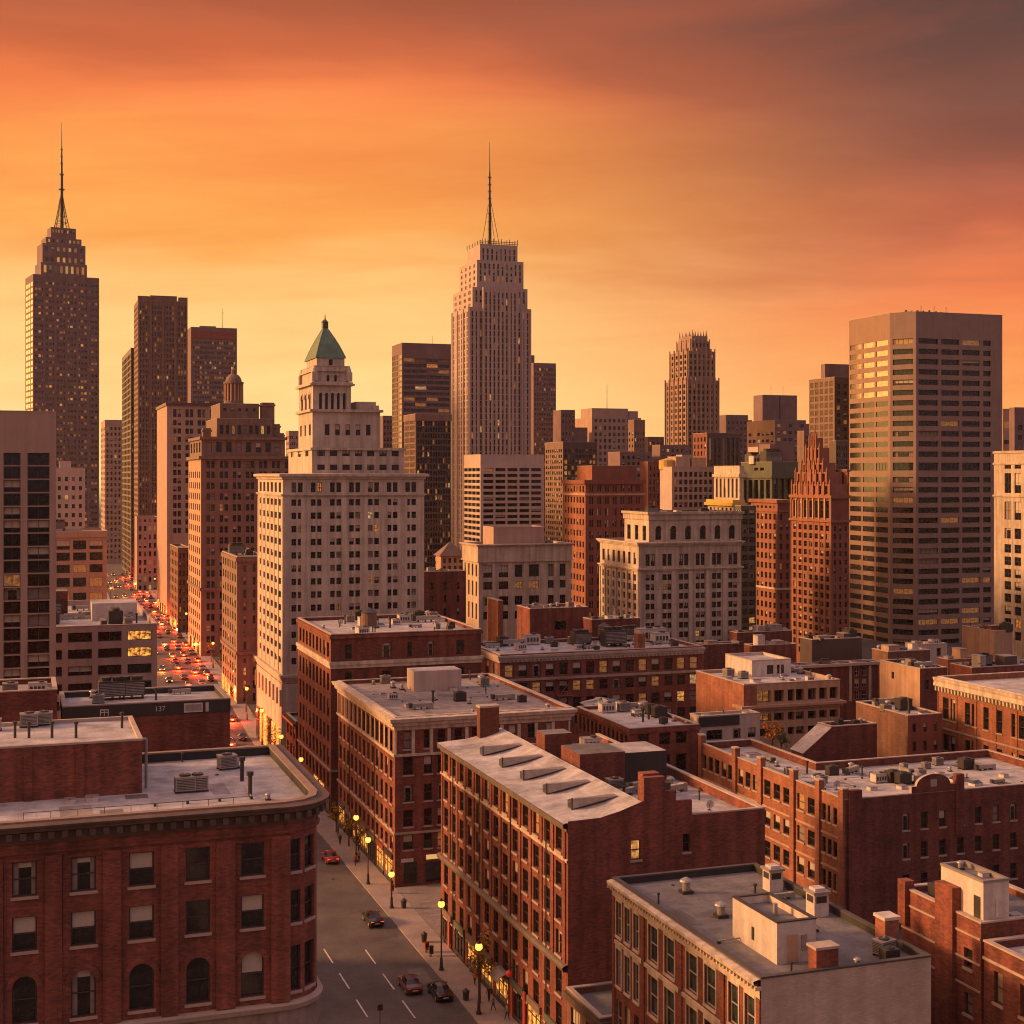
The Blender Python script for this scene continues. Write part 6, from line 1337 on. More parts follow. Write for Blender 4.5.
b = far('apartment_building', 'pale apartment block with balcony grid and a yellow roof tank', 660, 672, 714.5, 467, 500, PNK, S(8, .66, 472, 7.6, 4.8, lit=.01, dim=.05, bl=.2, cu=.2, dep=.8), None, 'pale apartment block', RF1, walls={3: CPK})
tk = b.mb('roof_tank'); p = (b.X(667.5, 9), 9); tk.frustum(p, 3.1, 3.1, b.roofz, b.roofz + 3.2, surf('yellow_tank_paint', (.48, .30, .07), .6, .15, .6), 18); tk.frustum(p, 3.15, .3, b.roofz + 3.2, b.roofz + 4, MATS['yellow_tank_paint'], 18)
b.one('roof_house').box(b.X(676, 5), 5, b.roofz, b.X(690, 5), 12, b.roofz + 4.6, PNK, RF1); b.one('roof_house').box(b.X(692, 5), 5, b.roofz, b.X(706, 5), 12, b.roofz + 4.2, TAN, RF1)
b = Bld('office_building', 'cream columned block with a yellow cornice beside the dark green block', 733.5, 505, 470, short='yellow-corniced cream block', detail=1, hide=560)
b.T(708, 733.5, 743, 505, wall=CRM, roof=RF3, Ls=S(6, .5, rows=[(508, 530), (533, 545), (549, 560), (566, 576)], dep=.4), Fs=S(2, .4, 508, 14, 9), par=.5); s = b.last; b.band(506, 500, 1.0, surf('yellow_cornice', (.50, .34, .08), .7, .15, .6), part='cornice', steps=2); zr = b.roofz
b.T(714, 739.5, 744, 466, 1, zr, CRM, RF1, Ls=S(6, .5, rows=[(478.5, 498)], dep=.5), par=.6); b.band(477, 474, .5, CRM)
b = Bld('office_building', 'dark green clad block with tall black recesses behind the narrow red tower', 772, 462, 492, short='dark green block', detail=1, hide=560)
b.T(741, 772, 798, 462, wall=DGR, roof=RF3, Ls=S(5, .66, rows=[(467.5, 470.5), (480, 505), (510, 516), (522, 528)], skip=lambda i, c: i == 0 and c not in (2, 3), dep=.8, lit=0, dim=0, bl=0, cu=0), Fs=S(4, .66, rows=[(479, 505), (510, 516), (522, 528)], dep=.8, dim=.12, lit=.05), par=.8); b.band(478, 475.5, .5, DGR)
scatter(b, 5, ['plant_box', 'cooling_tower', 'duct'], seed=19, sc=(1.0, 1.8)); b.one('roof_house').box(b.X(770, 6), 6, b.roofz, b.X(793, 6), 14, b.Z(444, b.X(770, 6), 6), MAU, RF2)
far('office_building', 'dim green glass block squeezed between cream block and red tower', 735, 741, 756, 506, 432, DGR, S(2, .8, 510, 9, 5.5, gl=GLG, dim=.1, sty='plain'), S(3, .8, 510, 9, 5.5, gl=GLG, dim=.12), 'dim green glass block')
b = Bld('brick_tower', 'narrow red brick tower with arcaded rows, sunlit left of the gabled red tower', 777.5, 500, 436, short='narrow red brick tower', detail=1, hide=640)
b.T(751, 777.5, 791, 500, wall=REDD, roof=RF3, Ls=S(6, .52, rows=[(506, 508.5)] + [(514 + 9.9 * i, 520 + 9.9 * i) for i in range(14)], dep=.3, lit=0, dim=0), Fs=S(2, .4, 514, 9.9, 6, dim=.05, dep=.3), par=.6, walls={3: RED}); b.band(503, 499.5, .6, RED, part='cornice'); b.band(512, 510.5, .3, RED); b.band(590, 588, .3, CRM)  # sun and shade put in as colour: lighter red left, deeper red elsewhere
# gabled red gothic tower
b = Bld('gothic_tower', 'red terracotta gothic tower with a stepped pinnacled gable, glowing in low sun', 831.5, 497, 400, short='red gabled gothic tower', detail=1, hide=645)
b.T(791, 831.5, 849, 497, wall=REDD, roof=RF3, Ls=S(7, .56, rows=[(501, 518.5)] + [(526 + 8.5 * i, 531.5 + 8.5 * i) for i in range(16)], dep=.35, lit=0, dim=.01), Fs=S(3, .4, 526, 8.5, 5, dim=.06, dep=.3), par=.5, walls={3: RED}); s = b.last  # lit left face and dark front done as two reds
b.band(522.5, 520, .5, RED); b.band(498.5, 495.5, .5, RED); b.piers('L', 7, .5, b.Z(520), b.Z(497), .35, TAN); b.piers('L', 7, .35, 0, b.Z(523), .12, RED)
zr = b.roofz; x1 = b.X(849, 0)
lv = [(.02, .98, 484), (.10, .90, 472), (.24, .80, 463), (.34, .70, 448), (.42, .60, 438)]; zprev = zr; Lf = s[3]
for i, (f0, f1, py) in enumerate(lv):
    y0, y1 = Lf * (1 - f1), Lf * (1 - f0); zt = b.Z(py, 0, (y0 + y1) / 2); d = 5.5 - i * .7
    pts = b.rect(.15 * i, y0, d, y1); b.tier(pts, zprev - .5, zt, RED, RF3, {3: S(max(2, 6 - i), .42, rows=[(py + 1.6, py + 10)], dep=.3, lit=0, dim=0, bl=0, cu=0)} , par=0, corner=(0, (y0 + y1) / 2))
    k = max(2, 7 - i)
    for j in range(k + 1):
        pn = b.one('pinnacle'); y = y0 + .3 + (y1 - y0 - .6) * j / k; pn.box(.15 * i - .3, y - .25, zprev - .5, .15 * i + .2, y + .25, zt + .6, RED); pn.frustum((.15 * i - .05, y), .32, .05, zt + .6, zt + (1.5 if j in (0, k) else 1.0), RED, 6)
    zprev = zt
b.one('pinnacle').frustum((1.2, Lf * .49), .5, .06, zprev, zprev + 4, RED, 6)
b.tier(b.rect(5.8, 0.4, x1 - .2, Lf * .8), zr - .5, b.Z(470), REDD, RF3, {0: S(2, .35, 477, 9, 6, dim=.1)}, par=.5, corner=(5.8, .4))
b = Bld('office_tower', 'gold-lit dark office tower just left of the big banded tower', 834.5, 377, 560, short='gold-lit dark tower', detail=0)
b.T(809, 834.5, 856, 377, wall=DRK, roof=RF2, Ls=S(5, .72, 380.5, 7.2, 5.2, gl=GLM, lit=0, dim=.02, bl=0, cu=0, dep=.14), Fs=S(3, .5, 384, 7.2, 4, dim=.04), par=.8, walls={3: BRN}); z = b.roofz
b.tier(b.rect(b.X(825, 8), 8, b.X(858, 8), 11), z - .5, b.Z(364, 0, 8), MAU, RF2, {}, par=.6, corner=(b.X(825, 8), 8))
# the big banded tower with a chamfered corner
b = Bld('office_tower', 'big brown concrete tower with banded windows and a chamfered corner at right', 902, 310.5, 500, short='big banded tower', detail=1, hide=650)
k1 = b.Y(890, 0); c1 = b._sol(b.wpt(0, 0).xy, b.w, 916)
c = (c1 + k1) / 2; Wd = b.X(1002.3); Ld = b.Y(849, 0)
rows = [(337.5 + 10.35 * i, 342.9 + 10.35 * i) for i in range(12)] + [(462.5, 470.5)] + [(477 + 10.25 * i, 482.6 + 10.25 * i) for i in range(18)]
zt = b.Z(311, 0, 0); cor = (0, 0)
pts = [(c1, 0), (Wd, 0), (Wd, Ld), (0, Ld), (0, k1)]
ff = lambda p: (b.X(p) - c1) / (Wd - c1)
Fs = S(1, 1, cols=[(ff(918.5), ff(938.3)), (ff(941.3), ff(959.4)), (ff(962.2), ff(980)), (ff(983.2), ff(991))], rows=rows, sty='band', dep=.6, lit=.02, dim=.06, bl=.03, cu=.03)
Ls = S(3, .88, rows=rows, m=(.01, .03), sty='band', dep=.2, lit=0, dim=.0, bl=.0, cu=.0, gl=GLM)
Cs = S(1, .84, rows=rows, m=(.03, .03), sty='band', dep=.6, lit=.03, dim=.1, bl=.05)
b.tier(pts, 0, zt, CBR, RF2, {0: Fs, 3: Ls, 4: Cs}, par=1.2, corner=cor, zf=lambda py: b.Z(py, 0, 0), walls={3: surf('sun_side_concrete', (.235, .15, .115), .85, .1, .2, .06, .12)})  # left wall: warmer copy of the brown concrete, low sun in its colour
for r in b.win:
    if r['gl'] is GLM and r['o'][2] < b.Z(402): r['gl'] = GLA  # lower rows switch to dark glass, standing in for darker reflections
rl = b.mb('roof_plant'); zr = b.roofz
for i in range(22):
    x, y = b.X(905, 8) + .85 * i, 8 + (i % 3); h = 1.9 + (i * 7 % 5) * .28; rl.box(x, y, zr, x + .45, y + .6, zr + h, DMET)
rl.box(b.X(905, 8), 7.4, zr + 1.9, b.X(954, 8), 7.6, zr + 2.15, DMET); rl.box(b.X(905, 8), 7, zr, b.X(954, 8), 12, zr + 1.5, DMET)
for px in (921, 934, 946): rl.tube((b.X(px, 9), 9, zr), (b.X(px, 9), 9, zr + 4.6), .12, DMET)
# tall beige tower cut by the right edge, and what stands behind it
b = Bld('office_tower', 'beige stone tower in orange light cut by the right edge', 1062, 450, 430, short='beige edge tower', detail=1, hide=660)
L = b.Y(994); z = b.h
cols = [(1 - b.Y(p) / L, 1 - b.Y(q_) / L) for p, q_ in ((1004.5, 1011), (1014.5, 1021), (1025, 1031), (1036, 1042), (1047, 1053))]
b.tier(b.rect(0, 0, 18, L), 0, z, BST, RF1, {3: S(1, 1, cols=cols, rows=[(464.5, 468.5), (473, 494), (503, 522), (531, 542)] + [(548 + 13 * i, 557 + 13 * i) for i in range(8)], dep=.4, sty='grid', lit=.05, dim=.08)}, par=.8); b.last = (0, 0, 18, L, 0, z)
b.ring(b.last, b.Z(464), b.Z(462), .3, BST); b.ring(b.last, b.Z(498), b.Z(496), .35, BST); b.ring(b.last, b.Z(452), b.Z(450), .3, BST)
b.one('roof_house').box(2, 2, b.roofz, 16, L * .62, b.Z(443), BST, RF1)
far('office_building', 'plain dark tower at the right edge behind the beige edge tower', 1009, 1014.5, 1060, 407.5, 620, MAU, S(5, .5, 425, 10, 5, dim=.05), None, 'plain dark edge tower')
far('office_building', 'orange-lit banded block between the big banded tower and the right edge', 998, 1003, 1016, 409, 690, TAN, S(1, .9, rows=[(421, 428), (440, 444)], dim=.5, sty='plain'), None, 'orange-lit banded block')
# distant low roofs filling the skyline
far('office_building', 'low red-brown block behind the deep red brick block', 640, 648, 668, 462, 620, REDD, S(5, .4, 466, 7, 4), None, 'low red-brown block')
far('office_building', 'grey distant block between the flat mauve block and the brown slab', 735, 741, 756, 428, 900, PNK, S(4, .5, 432, 6, 3), None, 'grey distant block')
far('office_building', 'low brown distant block right of the broad brown block', 797, 804, 822, 431, 720, BRN, S(4, .5, 436, 6, 3, dim=.1), None, 'low brown distant block')
far('office_building', 'pale low block below the broad brown block', 748, 758, 792, 447, 620, CPK, S(8, .5, 450, 5, 2.6, dim=.2), None, 'pale low block')
far('office_building', 'low dark block behind the red gabled gothic tower', 829, 836, 848, 441, 470, DRK, S(5, .4, 446, 7, 4), None, 'low dark block behind gothic tower')
far('office_building', 'distant dull block seen between the narrow brown tower and plain dark block', 608, 620, 652, 452, 690, MAU, S(6, .45, 456, 6, 3, dim=.06), None, 'distant dull block')

for lab, xl, xc, xr, yt, D, m, short in (('distant pale block above the dark speckled office', 574, 578, 592, 431, 1000, PNK, 'distant pale block one'), ('distant brown block just right of the antenna office', 646, 650, 664, 446, 960, BRN, 'distant brown block'),
        ('distant low pink block left of the ribbed dark block', 690, 695, 712, 441, 980, PNK, 'distant low pink block'), ('distant beige block behind the flat mauve block', 728, 733, 752, 420, 1050, PNK, 'distant beige block'),
        ('distant grey slab between the broad brown block and the gold-lit tower', 800, 803, 813, 424, 1000, MAU, 'distant grey slab'), ('distant small pale block left of the narrow brown tower', 612, 615, 630, 427, 1010, CPK, 'distant small pale block'),
        ('distant pink block behind the domed brown building', 286, 289, 300, 431, 1000, PNK, 'distant pink block'), ('distant thin tower behind the red-banded dark tower', 236, 239, 249, 408, 1200, MAU, 'distant thin tower'),
        ('distant low block at the foot of the spiky gothic tower', 716, 721, 738, 452, 760, TAN, 'distant low block'), ('distant cream block above the pale apartment block', 676, 682, 700, 455, 690, CPK, 'distant cream block'), ('distant stepped block right of the dark reddish tower', 553, 556, 566, 424, 980, BRN, 'distant stepped block')):
    far('office_building', lab, xl, xc, xr, yt, D, m, S(5, .5, yt + 5, 6, 3, dim=.05), S(4, .5, yt + 5, 6, 3), short)  # pale walls among these carry distance haze in their colour
# ================================================================ cars
CARM = {}; LASTCAR = [None]
def car_meshes(paint):
    if paint.name in CARM: return CARM[paint.name]
    # stations along the length: y, half width, underside z, belt z, roof z, roof half width
    st = [(-2.25, .74, .42, .74, .76, .70), (-2.15, .84, .28, .88, .90, .72), (-1.75, .88, .22, .96, .99, .70), (-1.55, .89, .22, .97, 1.04, .66), (-.95, .90, .22, .97, 1.40, .58),
          (.0, .90, .22, .96, 1.46, .60), (.45, .90, .22, .94, 1.41, .58), (1.15, .89, .22, .92, .98, .64), (1.3, .88, .22, .91, .93, .66), (1.95, .85, .24, .80, .82, .66), (2.2, .74, .32, .66, .68, .62), (2.28, .66, .40, .58, .60, .58)]
    bd, gl = MB(), MB()
    def ring(s): y, w, u, b_, r, rw = s; return [(-w * .92, y, u), (-w, y, u + .2), (-w, y, b_ - .12), (-w * .96, y, b_), (-rw, y, r), (0, y, r + .03), (rw, y, r), (w * .96, y, b_), (w, y, b_ - .12), (w, y, u + .2), (w * .92, y, u)]
    for i in range(len(st) - 1):
        A, B_ = ring(st[i]), ring(st[i + 1]); tall = st[i][4] - st[i][3] > .2 or st[i + 1][4] - st[i + 1][3] > .2
        flat = st[i][4] > 1.3 and st[i + 1][4] > 1.3
        for k in range(len(A) - 1):
            q = [A[k], A[k + 1], B_[k + 1], B_[k]]
            g = tall and (k in (3, 6) or (k in (4, 5) and not flat))
            (gl if g else bd).face(q, GLA if g else paint)
        bd.face([A[-1], A[0], B_[0], B_[-1]], DMET)
    bd.face(ring(st[0]), paint); bd.face(list(reversed(ring(st[-1]))), paint)
    for y in (-.96, -.2, .5):
        for sx in (-1, 1): bd.box(sx * .80 - .09, y - .03, .9, sx * .80 + .09, y + .03, .98, paint)
    for sx in (-1, 1): bd.box(sx * .98 - .09, .92, .93, sx * .98 + .09, 1.08, 1.05, paint)
    bd.box(-.3, -2.27, .5, .3, -2.2, .62, WMET)
    wh = MB(); 
    wh.frustum((0, 0), .33, .33, -.11, .11, BLK, 16); tyre = wh.mesh('tyre')
    rm = MB(); rm.frustum((0, 0), .21, .21, -.125, .125, GALV, 12); rim = rm.mesh('rim')
    def lamp(m, y, z): l = MB(); l.box(-.17, y - .03, z - .06, .17, y + .03, z + .07, m); return l.mesh('lamp')
    red = glow('faint_tail_lens', (1, .05, .02), .5, (.35, .02, .015), False); hd = surf('head_lens', (.5, .46, .42), .15, .1, 2)  # tail lens given a faint red glow though the lamp is off
    CARM[paint.name] = (bd.mesh('body', True), gl.mesh('glazing'), tyre, rim, lamp(red, -2.2, .74), lamp(TAIL, -2.2, .74), lamp(hd, 2.17, .62), lamp(HEAD, 2.22, .62))
    return CARM[paint.name]
def heading(s): return YAW - math.atan(bend(s + 5) - bend(s - 5)) / 10 if 270 < s else YAW
def car(p, rz, paint, label, group=None, far=False, tail=False, head=False, name='parked_car'):
    B_, G_, T_, RI, TU, TL, HU, HL = car_meshes(paint)
    r = LASTCAR[0] = newobj(name, None, None, p, rz); r.scale = (1.1, 1.1, 1.1); r.empty_display_size = 1; tag(r, label, 'car', group)
    newobj('body', B_, r); newobj('glazing', G_, r)
    for sx in (-.58, .58):
        newobj('tail_light', TL if tail else TU, r, (sx, 0, 0)); newobj('headlight', HL if head else HU, r, (sx, 0, 0))
    if not far:
        for x in (-.8, .8):
            for y in (-1.4, 1.38):
                w = newobj('wheel', T_, r, (x, y, .33)); w.rotation_euler = (0, R(90), 0); newobj('rim', RI, w)
    return r
CBLK = surf('black_car_paint', (.014, .012, .013), .25, .1, .5, coat=.6); CRED = surf('red_car_paint', (.30, .025, .02), .3, .1, .5, coat=.5)
CMAR = surf('maroon_car_paint', (.10, .018, .018), .3, .1, .5, coat=.5); CSIL = surf('silver_car_paint', (.30, .28, .27), .35, .1, .5, metal=.5, coat=.4); CGRY = surf('grey_car_paint', (.08, .07, .07), .3, .1, .5, coat=.5)
car(ground(410, 989), YAW, CMAR, 'maroon saloon car with pale roof reflections beside the black car', name='saloon_car')
car(ground(440, 996), YAW, CBLK, 'black saloon car nearest the kerb at the bottom of the street', name='saloon_car')
car(ground(373, 923), YAW, CBLK, 'black saloon car alone in the kerb lane before the side street', name='saloon_car', tail=True)
car(ground(330, 861), YAW, CRED, 'bright red car at the roundest point of the corner block', name='saloon_car', tail=True)
rg = random.Random(11)
PA = [CBLK, CMAR, CSIL, CGRY, CRED, CBLK]
n = 0
for lane, (t, away) in enumerate(((-7.6, False), (-3.4, False), (1.6, True), (5.4, True), (8.6, True))):
    s = 300 + rg.uniform(0, 20) + (20 if lane < 2 else 0)
    while s < 900:
        p = gst(s, bend(s) + t + rg.uniform(-.25, .25), .006); px, py = to_px(p)
        if not (177 < s < 201):
            lab = 'car far down the avenue with glowing red tail lights' if away else 'oncoming car far down the avenue with bright headlights'
            h = YAW - math.atan((bend(s + 5) - bend(s - 5)) / 10)
            car(p, h if away else h + math.pi, PA[rg.randrange(6)], lab, 'cars queuing down the avenue away from the camera' if away else 'cars driving up the avenue towards the camera', True, away, not away, 'queued_car' if away else 'oncoming_car'); n += 1
            if n % 2 == 0:
                q = bpy.data.lights.new('brake_glow' if away else 'beam_glow', 'POINT'); q.energy = 4200 if away else 1100; q.color = (1, .045, .01) if away else (1, .30, .05); q.shadow_soft_size = .5
                newobj('brake_light' if away else 'beam_light', q, LASTCAR[0], (0, -2.9 if away else 3.4, .8))
        s += rg.uniform(12, 26) if away else rg.uniform(26, 60)
        if s > 520: s += rg.uniform(4, 14)
# ================================================================ street lamps
LM = {}
def lamp_post(p, label, h=7.4, group='street lamps along the avenue', arm=0.0, lit=True, power=780, rz=0.0, far=False):
    r = newobj('street_lamp', None, None, p, YAW + rz); r.empty_display_size = 1; tag(r, label, 'street lamp', group)
    k = ('pole', h, arm)
    if k not in LM:
        b = MB(); b.frustum((0, 0), .34, .30, 0, .25, DMET, 10); b.frustum((0, 0), .22, .16, .252, 1.5, DMET, 10); b.frustum((0, 0), .10, .07, 1.502, h - .35, DMET, 8)
        if arm: b.tube((0, 0, h - .9), (arm, 0, h - .45), .05, DMET, 6)
        LM[k] = b.mesh('pole')
        b = MB(); b.frustum((arm, 0), .14, .26, h - .36, h - .2, DMET, 10); b.frustum((arm, 0), .30, .06, h + .46, h + .76, DMET, 10); LM[('cap', h, arm)] = b.mesh('lantern_cap')
        b = MB(); b.sphere((arm, 0, h + .06), .43, LMP, 12, 8); LM[('globe', h, arm)] = b.mesh('lamp_globe', True)
    newobj('pole', LM[k], r); newobj('lantern_cap', LM[('cap', h, arm)], r); newobj('lamp_globe', LM[('globe', h, arm)], r)
    if power:
        l = bpy.data.lights.new('lamp_light', 'POINT'); l.energy = power; l.color = (1, .48, .13); l.shadow_soft_size = .36
        newobj('lamp_light', l, r, (arm, 0, h + .1))
def kerb(py, t=10.95):                                # point on the right-hand kerb at a picture row
    lo, hi = -20, 950
    for _ in range(50):
        m = (lo + hi) / 2; p = gst(m, bend(m) + t, .14)
        if to_px(p)[1] > py: lo = m
        else: hi = m
    return gst(lo, bend(lo) + t, .145)
lamp_post(kerb(1014, 11.2), 'lit street lamp with bright yellow globe before the red shop sign', power=9000)
lamp_post(kerb(970, 11.2), 'tall lit street lamp on the pavement just before the side street corner', 7.9, power=4200)
lamp_post(kerb(908, 11.6), 'lit street lamp standing at the far corner of the side street', 4.6, power=3600)
lamp_post(kerb(884, 11.2), 'lit street lamp by the person in red at the cream-corniced block', 6.4, power=5400)
lamp_post(kerb(862, 12.2), 'lit street lamp in front of the yellow shopfronts of the corner block', 6.8, power=9000)
lamp_post(kerb(800, 12.0), 'lit street lamp below the tall dark red brick block', 7.4, power=4200)
lamp_post(gst(122, bend(0) - 10.9, .145), 'lit lamp on a bracket at the curved corner block', 7.0, arm=-1.0, power=5400)
lamp_post(gst(98, bend(0) + 11.2, .145), 'street lamp with a yellow globe in front of the white-trimmed windows', 7.2, power=4200)
for i, (py, t) in enumerate(((775, 12.2), (745, 12), (720, 12), (700, 12), (683, 12), (668, 12), (655, 12), (644, 12), (634, 12), (625, 12), (616, 12), (608, 12), (601, 12), (594, 12), (588, 12), (582, 12))):
    lamp_post(kerb(py, t), 'small lit street lamp in the glowing row down the right of the far avenue', 7.6, 'lamps down the right of the far avenue', power=2700 if i < 9 else 0)
for i, py in enumerate((700, 665, 640, 620, 605, 592)):
    lamp_post(kerb(py, -11.2), 'small lit street lamp on the left pavement of the far avenue', 7.6, 'lamps down the left of the far avenue', power=2100 if i < 3 else 0)
# unlit sign posts on the left pavement
def post(p, label, h, plate):
    r = newobj('sign_post', None, None, p, YAW); tag(r, label, 'sign post'); b = MB(); b.frustum((0, 0), .05, .05, 0, h, DMET, 8); b.build('post', r)
    b = MB(); (b.box(-.3, -.05, h - .7, .3, -.02, h - .05, plate) if plate is not GALV else b.box(-.35, -.06, h - .55, .35, -.052, h - .05, plate)); b.build('sign_plate', r)
post(gst(113, bend(0) - 10.7, .145), 'thin dark sign post at the foot of the curved corner block', 5.2, WMET)
post(ground(380, 1026), 'short dark sign post in the road at the bottom edge', 2.4, DMET)
# ================================================================ pavement furniture
def bin_(p, label, kind='bin'):
    r = newobj('litter_bin', None, None, p, YAW); tag(r, label, 'litter bin'); b = MB(); b.frustum((0, 0), .32, .40, .05, .95, DMET, 12); b.build('drum', r)
    b = MB(); b.frustum((0, 0), .44, .44, .952, 1.05, DMET, 12); b.frustum((0, 0), .34, .1, 1.05, 1.35, DMET, 12); b.build('lid', r); b = MB(); b.frustum((0, 0), .28, .28, 0, .048, BLK, 10); b.build('foot', r)
bin_(kerb(1000, 11.1) + Vector((0, 0, 0)), 'dark round litter bin on the kerb beside the black car'); bin_(kerb(942, 12.0), 'dark litter bin on the pavement near the side street crossing'); bin_(kerb(908, 13.2), 'dark litter bin at the foot of the cream-corniced corner block')
def box_(p, label, col):
    r = newobj('newspaper_box', None, None, p, YAW); tag(r, label, 'newspaper box'); b = MB(); b.box(-.25, -.22, .3, .25, .22, 1.15, col); b.box(-.26, -.23, 1.152, .26, .1, 1.3, col); b.build('cabinet', r)
    b = MB(); b.box(-.05, -.05, 0, .05, .05, .298, DMET); b.box(-.2, -.2, 0, -.052, .2, .05, DMET); b.build('stand', r); b = MB(); b.box(-.18, -.235, .62, .18, -.222, 1.08, GLA); b.build('door', r)
for i, (py, t, c, l) in enumerate(((956, 11.4, surf('black_enamel', (.03, .025, .025), .4, .1, 1), 'black newspaper box by the kerb at the side street corner'), (952, 11.3, CRED, 'red newspaper box next to the black one at the side street corner'), (893, 13.4, CRED, 'red newspaper box against the corner shopfront'))): box_(kerb(py, t), l, c)
# ================================================================ people
SKIN = surf('skin', (.42, .24, .17), .6, .08, 3); PEOPLE = {}
def person(p, rz, label, top, legs, stride=.28, coat=False):
    key = (top.name, legs.name, stride)
    r = newobj('person', None, None, p, rz); tag(r, label, 'person', 'pedestrians on the pavement')
    if key not in PEOPLE:
        vs = [(0, 0, .95), (0, 0, 1.18), (0, .01, 1.42), (0, .02, 1.53), (0, .03, 1.64), (0, .03, 1.76),
              (.10, 0, .90), (.10, stride * .5, .5), (.10, stride * .75, .08), (.10, stride * .75 + .16, .04), (-.10, 0, .90), (-.10, -stride * .3, .5), (-.10, -stride, .12), (-.10, -stride + .15, .05),
              (.20, 0, 1.42), (.25, -.06, 1.15), (.26, .06, .92), (.26, .10, .80), (-.20, 0, 1.42), (-.25, .05, 1.15), (-.26, .18, .95), (-.26, .24, .84)]
        es = [(0, 1), (1, 2), (2, 3), (3, 4), (4, 5), (0, 6), (6, 7), (7, 8), (8, 9), (0, 10), (10, 11), (11, 12), (12, 13), (2, 14), (14, 15), (15, 16), (16, 17), (2, 18), (18, 19), (19, 20), (20, 21)]
        rad = [.15, .14, .16, .06, .10, .085, .10, .07, .045, .04, .10, .07, .045, .04, .065, .05, .038, .03, .065, .05, .038, .03]
        me = bpy.data.meshes.new('person_body'); me.from_pydata(vs, es, []); o = bpy.data.objects.new('tmp', me); COL.objects.link(o)
        sm = o.modifiers.new('s', 'SKIN'); sk = me.skin_vertices[0].data
        for i, q in enumerate(rad): sk[i].radius = (q, q * (.72 if i < 3 else 1))
        sk[0].use_root = True; sb = o.modifiers.new('d', 'SUBSURF'); sb.levels = 1; sb.render_levels = 1
        dg = bpy.context.evaluated_depsgraph_get(); me2 = bpy.data.meshes.new_from_object(o.evaluated_get(dg)); bpy.data.objects.remove(o)
        me2.materials.clear()
        for m in (top, legs, SKIN, DMET): me2.materials.append(m)
        for f in me2.polygons:
            c = f.center; f.use_smooth = True
            f.material_index = 3 if c.z < .1 else 1 if c.z < .95 and abs(c.x) < .21 else 2 if c.z > 1.53 or (c.z < .9 and abs(c.x) > .2) else 0
        h = MB(); h.sphere((0, .005, 1.70), .108, DMET, 10, 5, 1.0, -.25); PEOPLE[key] = (me2, h.mesh('hair', True))
    newobj('body', PEOPLE[key][0], r); newobj('hair', PEOPLE[key][1], r)
CR, CK, CB, CG = surf('red_cloth', (.36, .035, .03), .9, .15, 3), surf('black_cloth', (.025, .022, .024), .9, .15, 3), surf('blue_cloth', (.07, .09, .14), .9, .15, 3), surf('grey_cloth', (.17, .155, .15), .9, .15, 3)
person(kerb(866, 11.6), YAW, 'person in a red coat walking by the lamp at the corner block', CR, CK)
person(kerb(862, 12.6), YAW + 3.1, 'person in a grey jacket walking towards the camera past the yellow shopfronts', CG, CK)
person(kerb(845, 12.0), YAW, 'person in black farther along the pavement by the yellow shopfronts', CK, CK)
person(kerb(835, 13.0), YAW + 3, 'person in a blue jacket by the farthest yellow shopfront', CB, CK)
for i, (py, t, c, l) in enumerate(((1002, 13.4, CK, 'person in black standing by the shop doors below the red sign'), (1011, 13.0, CB, 'person in a blue jacket outside the skylight loft shops'), (985, 13.5, CR, 'person in a red top at the awning of the skylight loft'), (1020, 13.6, CG, 'person in grey at the bottom edge by the loft shopfronts'))): person(kerb(py, t), YAW + i * 1.7, l, c, CK)
# ================================================================ trees
BARK = surf('bark', (.07, .05, .038), .95, .3, 2); LV = {'y': [surf('yellow_leaves', (.34, .19, .03), .8, .3, 1), surf('ochre_leaves', (.22, .12, .03), .8, .3, 1)], 'g': [surf('dark_green_leaves', (.045, .05, .022), .85, .3, 1), surf('olive_leaves', (.085, .075, .03), .85, .3, 1)],
      'o': [surf('orange_leaves', (.42, .17, .03), .8, .3, 1), surf('rust_leaves', (.26, .10, .025), .8, .3, 1)]}
def tree(p, label, h=5.5, r=1.8, kind='y', seed=1, n=520, group='street trees'):
    rg = random.Random(seed); root = newobj('autumn_tree' if kind != 'g' else 'dark_tree', None, None, p, rg.uniform(0, 6)); tag(root, label, 'tree', group)
    t = MB(); t.frustum((0, 0), .16, .10, 0, h * .45, BARK, 7, cap=False); cl = []
    for i in range(9):
        a = rg.uniform(0, 6.28); e = rg.uniform(.25, 1.0); q = Vector((r * .75 * math.cos(a) * e, r * .75 * math.sin(a) * e, h * rg.uniform(.5, .95))); t.tube((0, 0, h * rg.uniform(.32, .45)), q, .06, BARK, 5, .015); cl.append((q, rg.uniform(.35, .62) * r, rg.random()))
    t.build('trunk', root); c = MB()
    for i in range(n):
        q, rr, v = rg.choice(cl); d = Vector((rg.gauss(0, 1), rg.gauss(0, 1), rg.gauss(0, .8))).normalized() * rr * rg.uniform(.35, 1.05); p0 = q + d; s = rg.uniform(.10, .24) * (1 if r < 3 else 1.7)
        a = Vector((rg.gauss(0, 1), rg.gauss(0, 1), rg.gauss(0, 1))).normalized(); b_ = a.orthogonal().normalized(); e = a.cross(b_)
        c.face([p0 + b_ * s, p0 + e * s * .7, p0 - b_ * s, p0 - e * s * .7], LV[kind][0 if rg.random() < .35 + .4 * v else 1])
    c.build('crown', root)
tree(kerb(1003, 12.3), 'small yellow-leaved street tree glowing around the lamp by the red sign', 7.5, 1.7, 'y', 3)
for i, py in enumerate((857, 846, 832)): tree(kerb(py, 13.2), ('thin yellow street tree nearest the lamp of the cream-corniced corner block', 'thin yellow street tree in the middle of the yellow shopfront row', 'thin yellow street tree at the far end of the shopfront row')[i], 5.0, 1.3, 'y', 5 + i, 300)
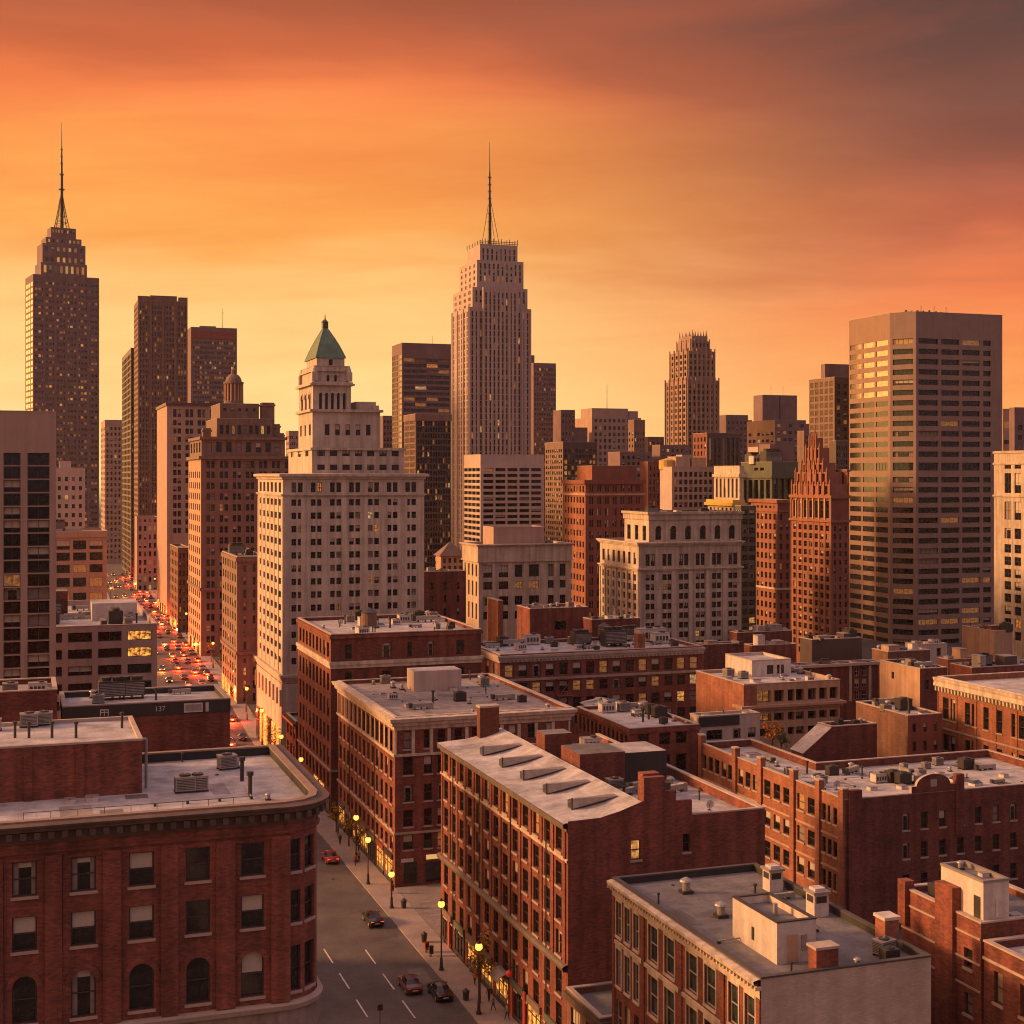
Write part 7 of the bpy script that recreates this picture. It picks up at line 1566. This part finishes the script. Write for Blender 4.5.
for i, py in enumerate((760, 732, 712, 692, 676, 662, 650, 640)): tree(kerb(py, 13.0), 'small leafy street tree lit yellow by lamps on the right of the far avenue', 7.0, 2.0, 'y' if i % 2 else 'g', 20 + i, 260, 'trees along the far avenue')
pb_ = [b for b in BUILD if b.short == 'pier-fronted brick block'][0]
q = pb_.local(773, 752, pb_.roofz)
tree(ground(772, 752, pb_.roofz), 'orange-leaved tree in a planter on the roof of the pier-fronted block', 5.0, 1.7, 'o', 44, 520, 'roof trees')
tree(ground(781, 754, pb_.roofz), 'dark green bush-like tree beside the orange tree on the roof', 3.4, 1.4, 'g', 45, 420, 'roof trees')
# glowing shopfront boxes added to brighten the foot of the far avenue
for sh in ('domed brown building', 'small pink stone block', 'narrow avenue brick block', 'pale grey grid tower', 'low beige avenue block', 'dark notched grid tower', 'tall dark red brick block'):
    b = [q for q in BUILD if q.short == sh][0]; Lq = b.main[3]; k = max(3, int(Lq / 5)); rgs = random.Random(len(sh))
    for i in range(k):
        q = b.one('shopfront'); y = Lq * (i + .15) / k; q.box(-.14, y, .5, -.01, y + Lq * .7 / k, rgs.uniform(3.2, 4.6), LITS if rgs.random() < .75 else GLA)
# ================================================================ the small clutter of the mid-distance roofs
SMALL = ['vent_pipe', 'roof_ventilator', 'air_conditioner', 'dark_air_conditioner', 'roof_hatch', 'duct', 'skylight', 'plant_box', 'satellite_dish', 'roof_ventilator', 'vent_pipe']
for sh, n, fx_ in (('cream-corniced corner block', 14, (.05, .95)), ('tall dark red brick block', 16, (.05, .95)), ('long red brick building', 26, (.03, .97)), ('tarpaulin-roof brick building', 10, (.45, .97)), ('orange-walled loft', 8, (.5, .98)),
                   ('white-window brick block', 14, (.05, .95)), ('blank tan-walled block', 10, (.05, .95)), ('pale-roofed brown block', 8, (.05, .95)), ('plain red brick block', 6, (.1, .9)), ('low palazzo-foot block', 10, (.05, .95)), ('small white house', 4, (.1, .9)), ('dark brown brick block', 6, (.1, .9))):
    b = [q for q in BUILD if q.short == sh][0]; x0, y0, x1, y1 = b.main[:4]; w = x1 - x0
    scatter(b, n, SMALL, box=(x0 + w * fx_[0], y0 + .8, x0 + w * fx_[1], y1 - .8), z=b.mainz, seed=sum(map(ord, sh)), sc=(.5, .95), mar=.5, gap=2.3)
# ================================================================ finish every building, then label what stands on the roofs
for b in BUILD: b.finish()
label_items()

# ================================================================ evening haze over the whole city
hz = MB(); hz.box(-1600, -320, -1, 1600, 2100, 385, None)
hm = bpy.data.materials.new('evening_haze'); hm.use_nodes = True; nt = hm.node_tree; nt.nodes.clear()
pv = nt.nodes.new('ShaderNodeVolumePrincipled'); pv.inputs['Color'].default_value = (.97, .82, .76, 1); pv.inputs['Density'].default_value = .000022
ot = nt.nodes.new('ShaderNodeOutputMaterial'); nt.links.new(pv.outputs[0], ot.inputs['Volume'])
hz.mats = [hm]; tag(hz.build('haze'), kind='stuff')
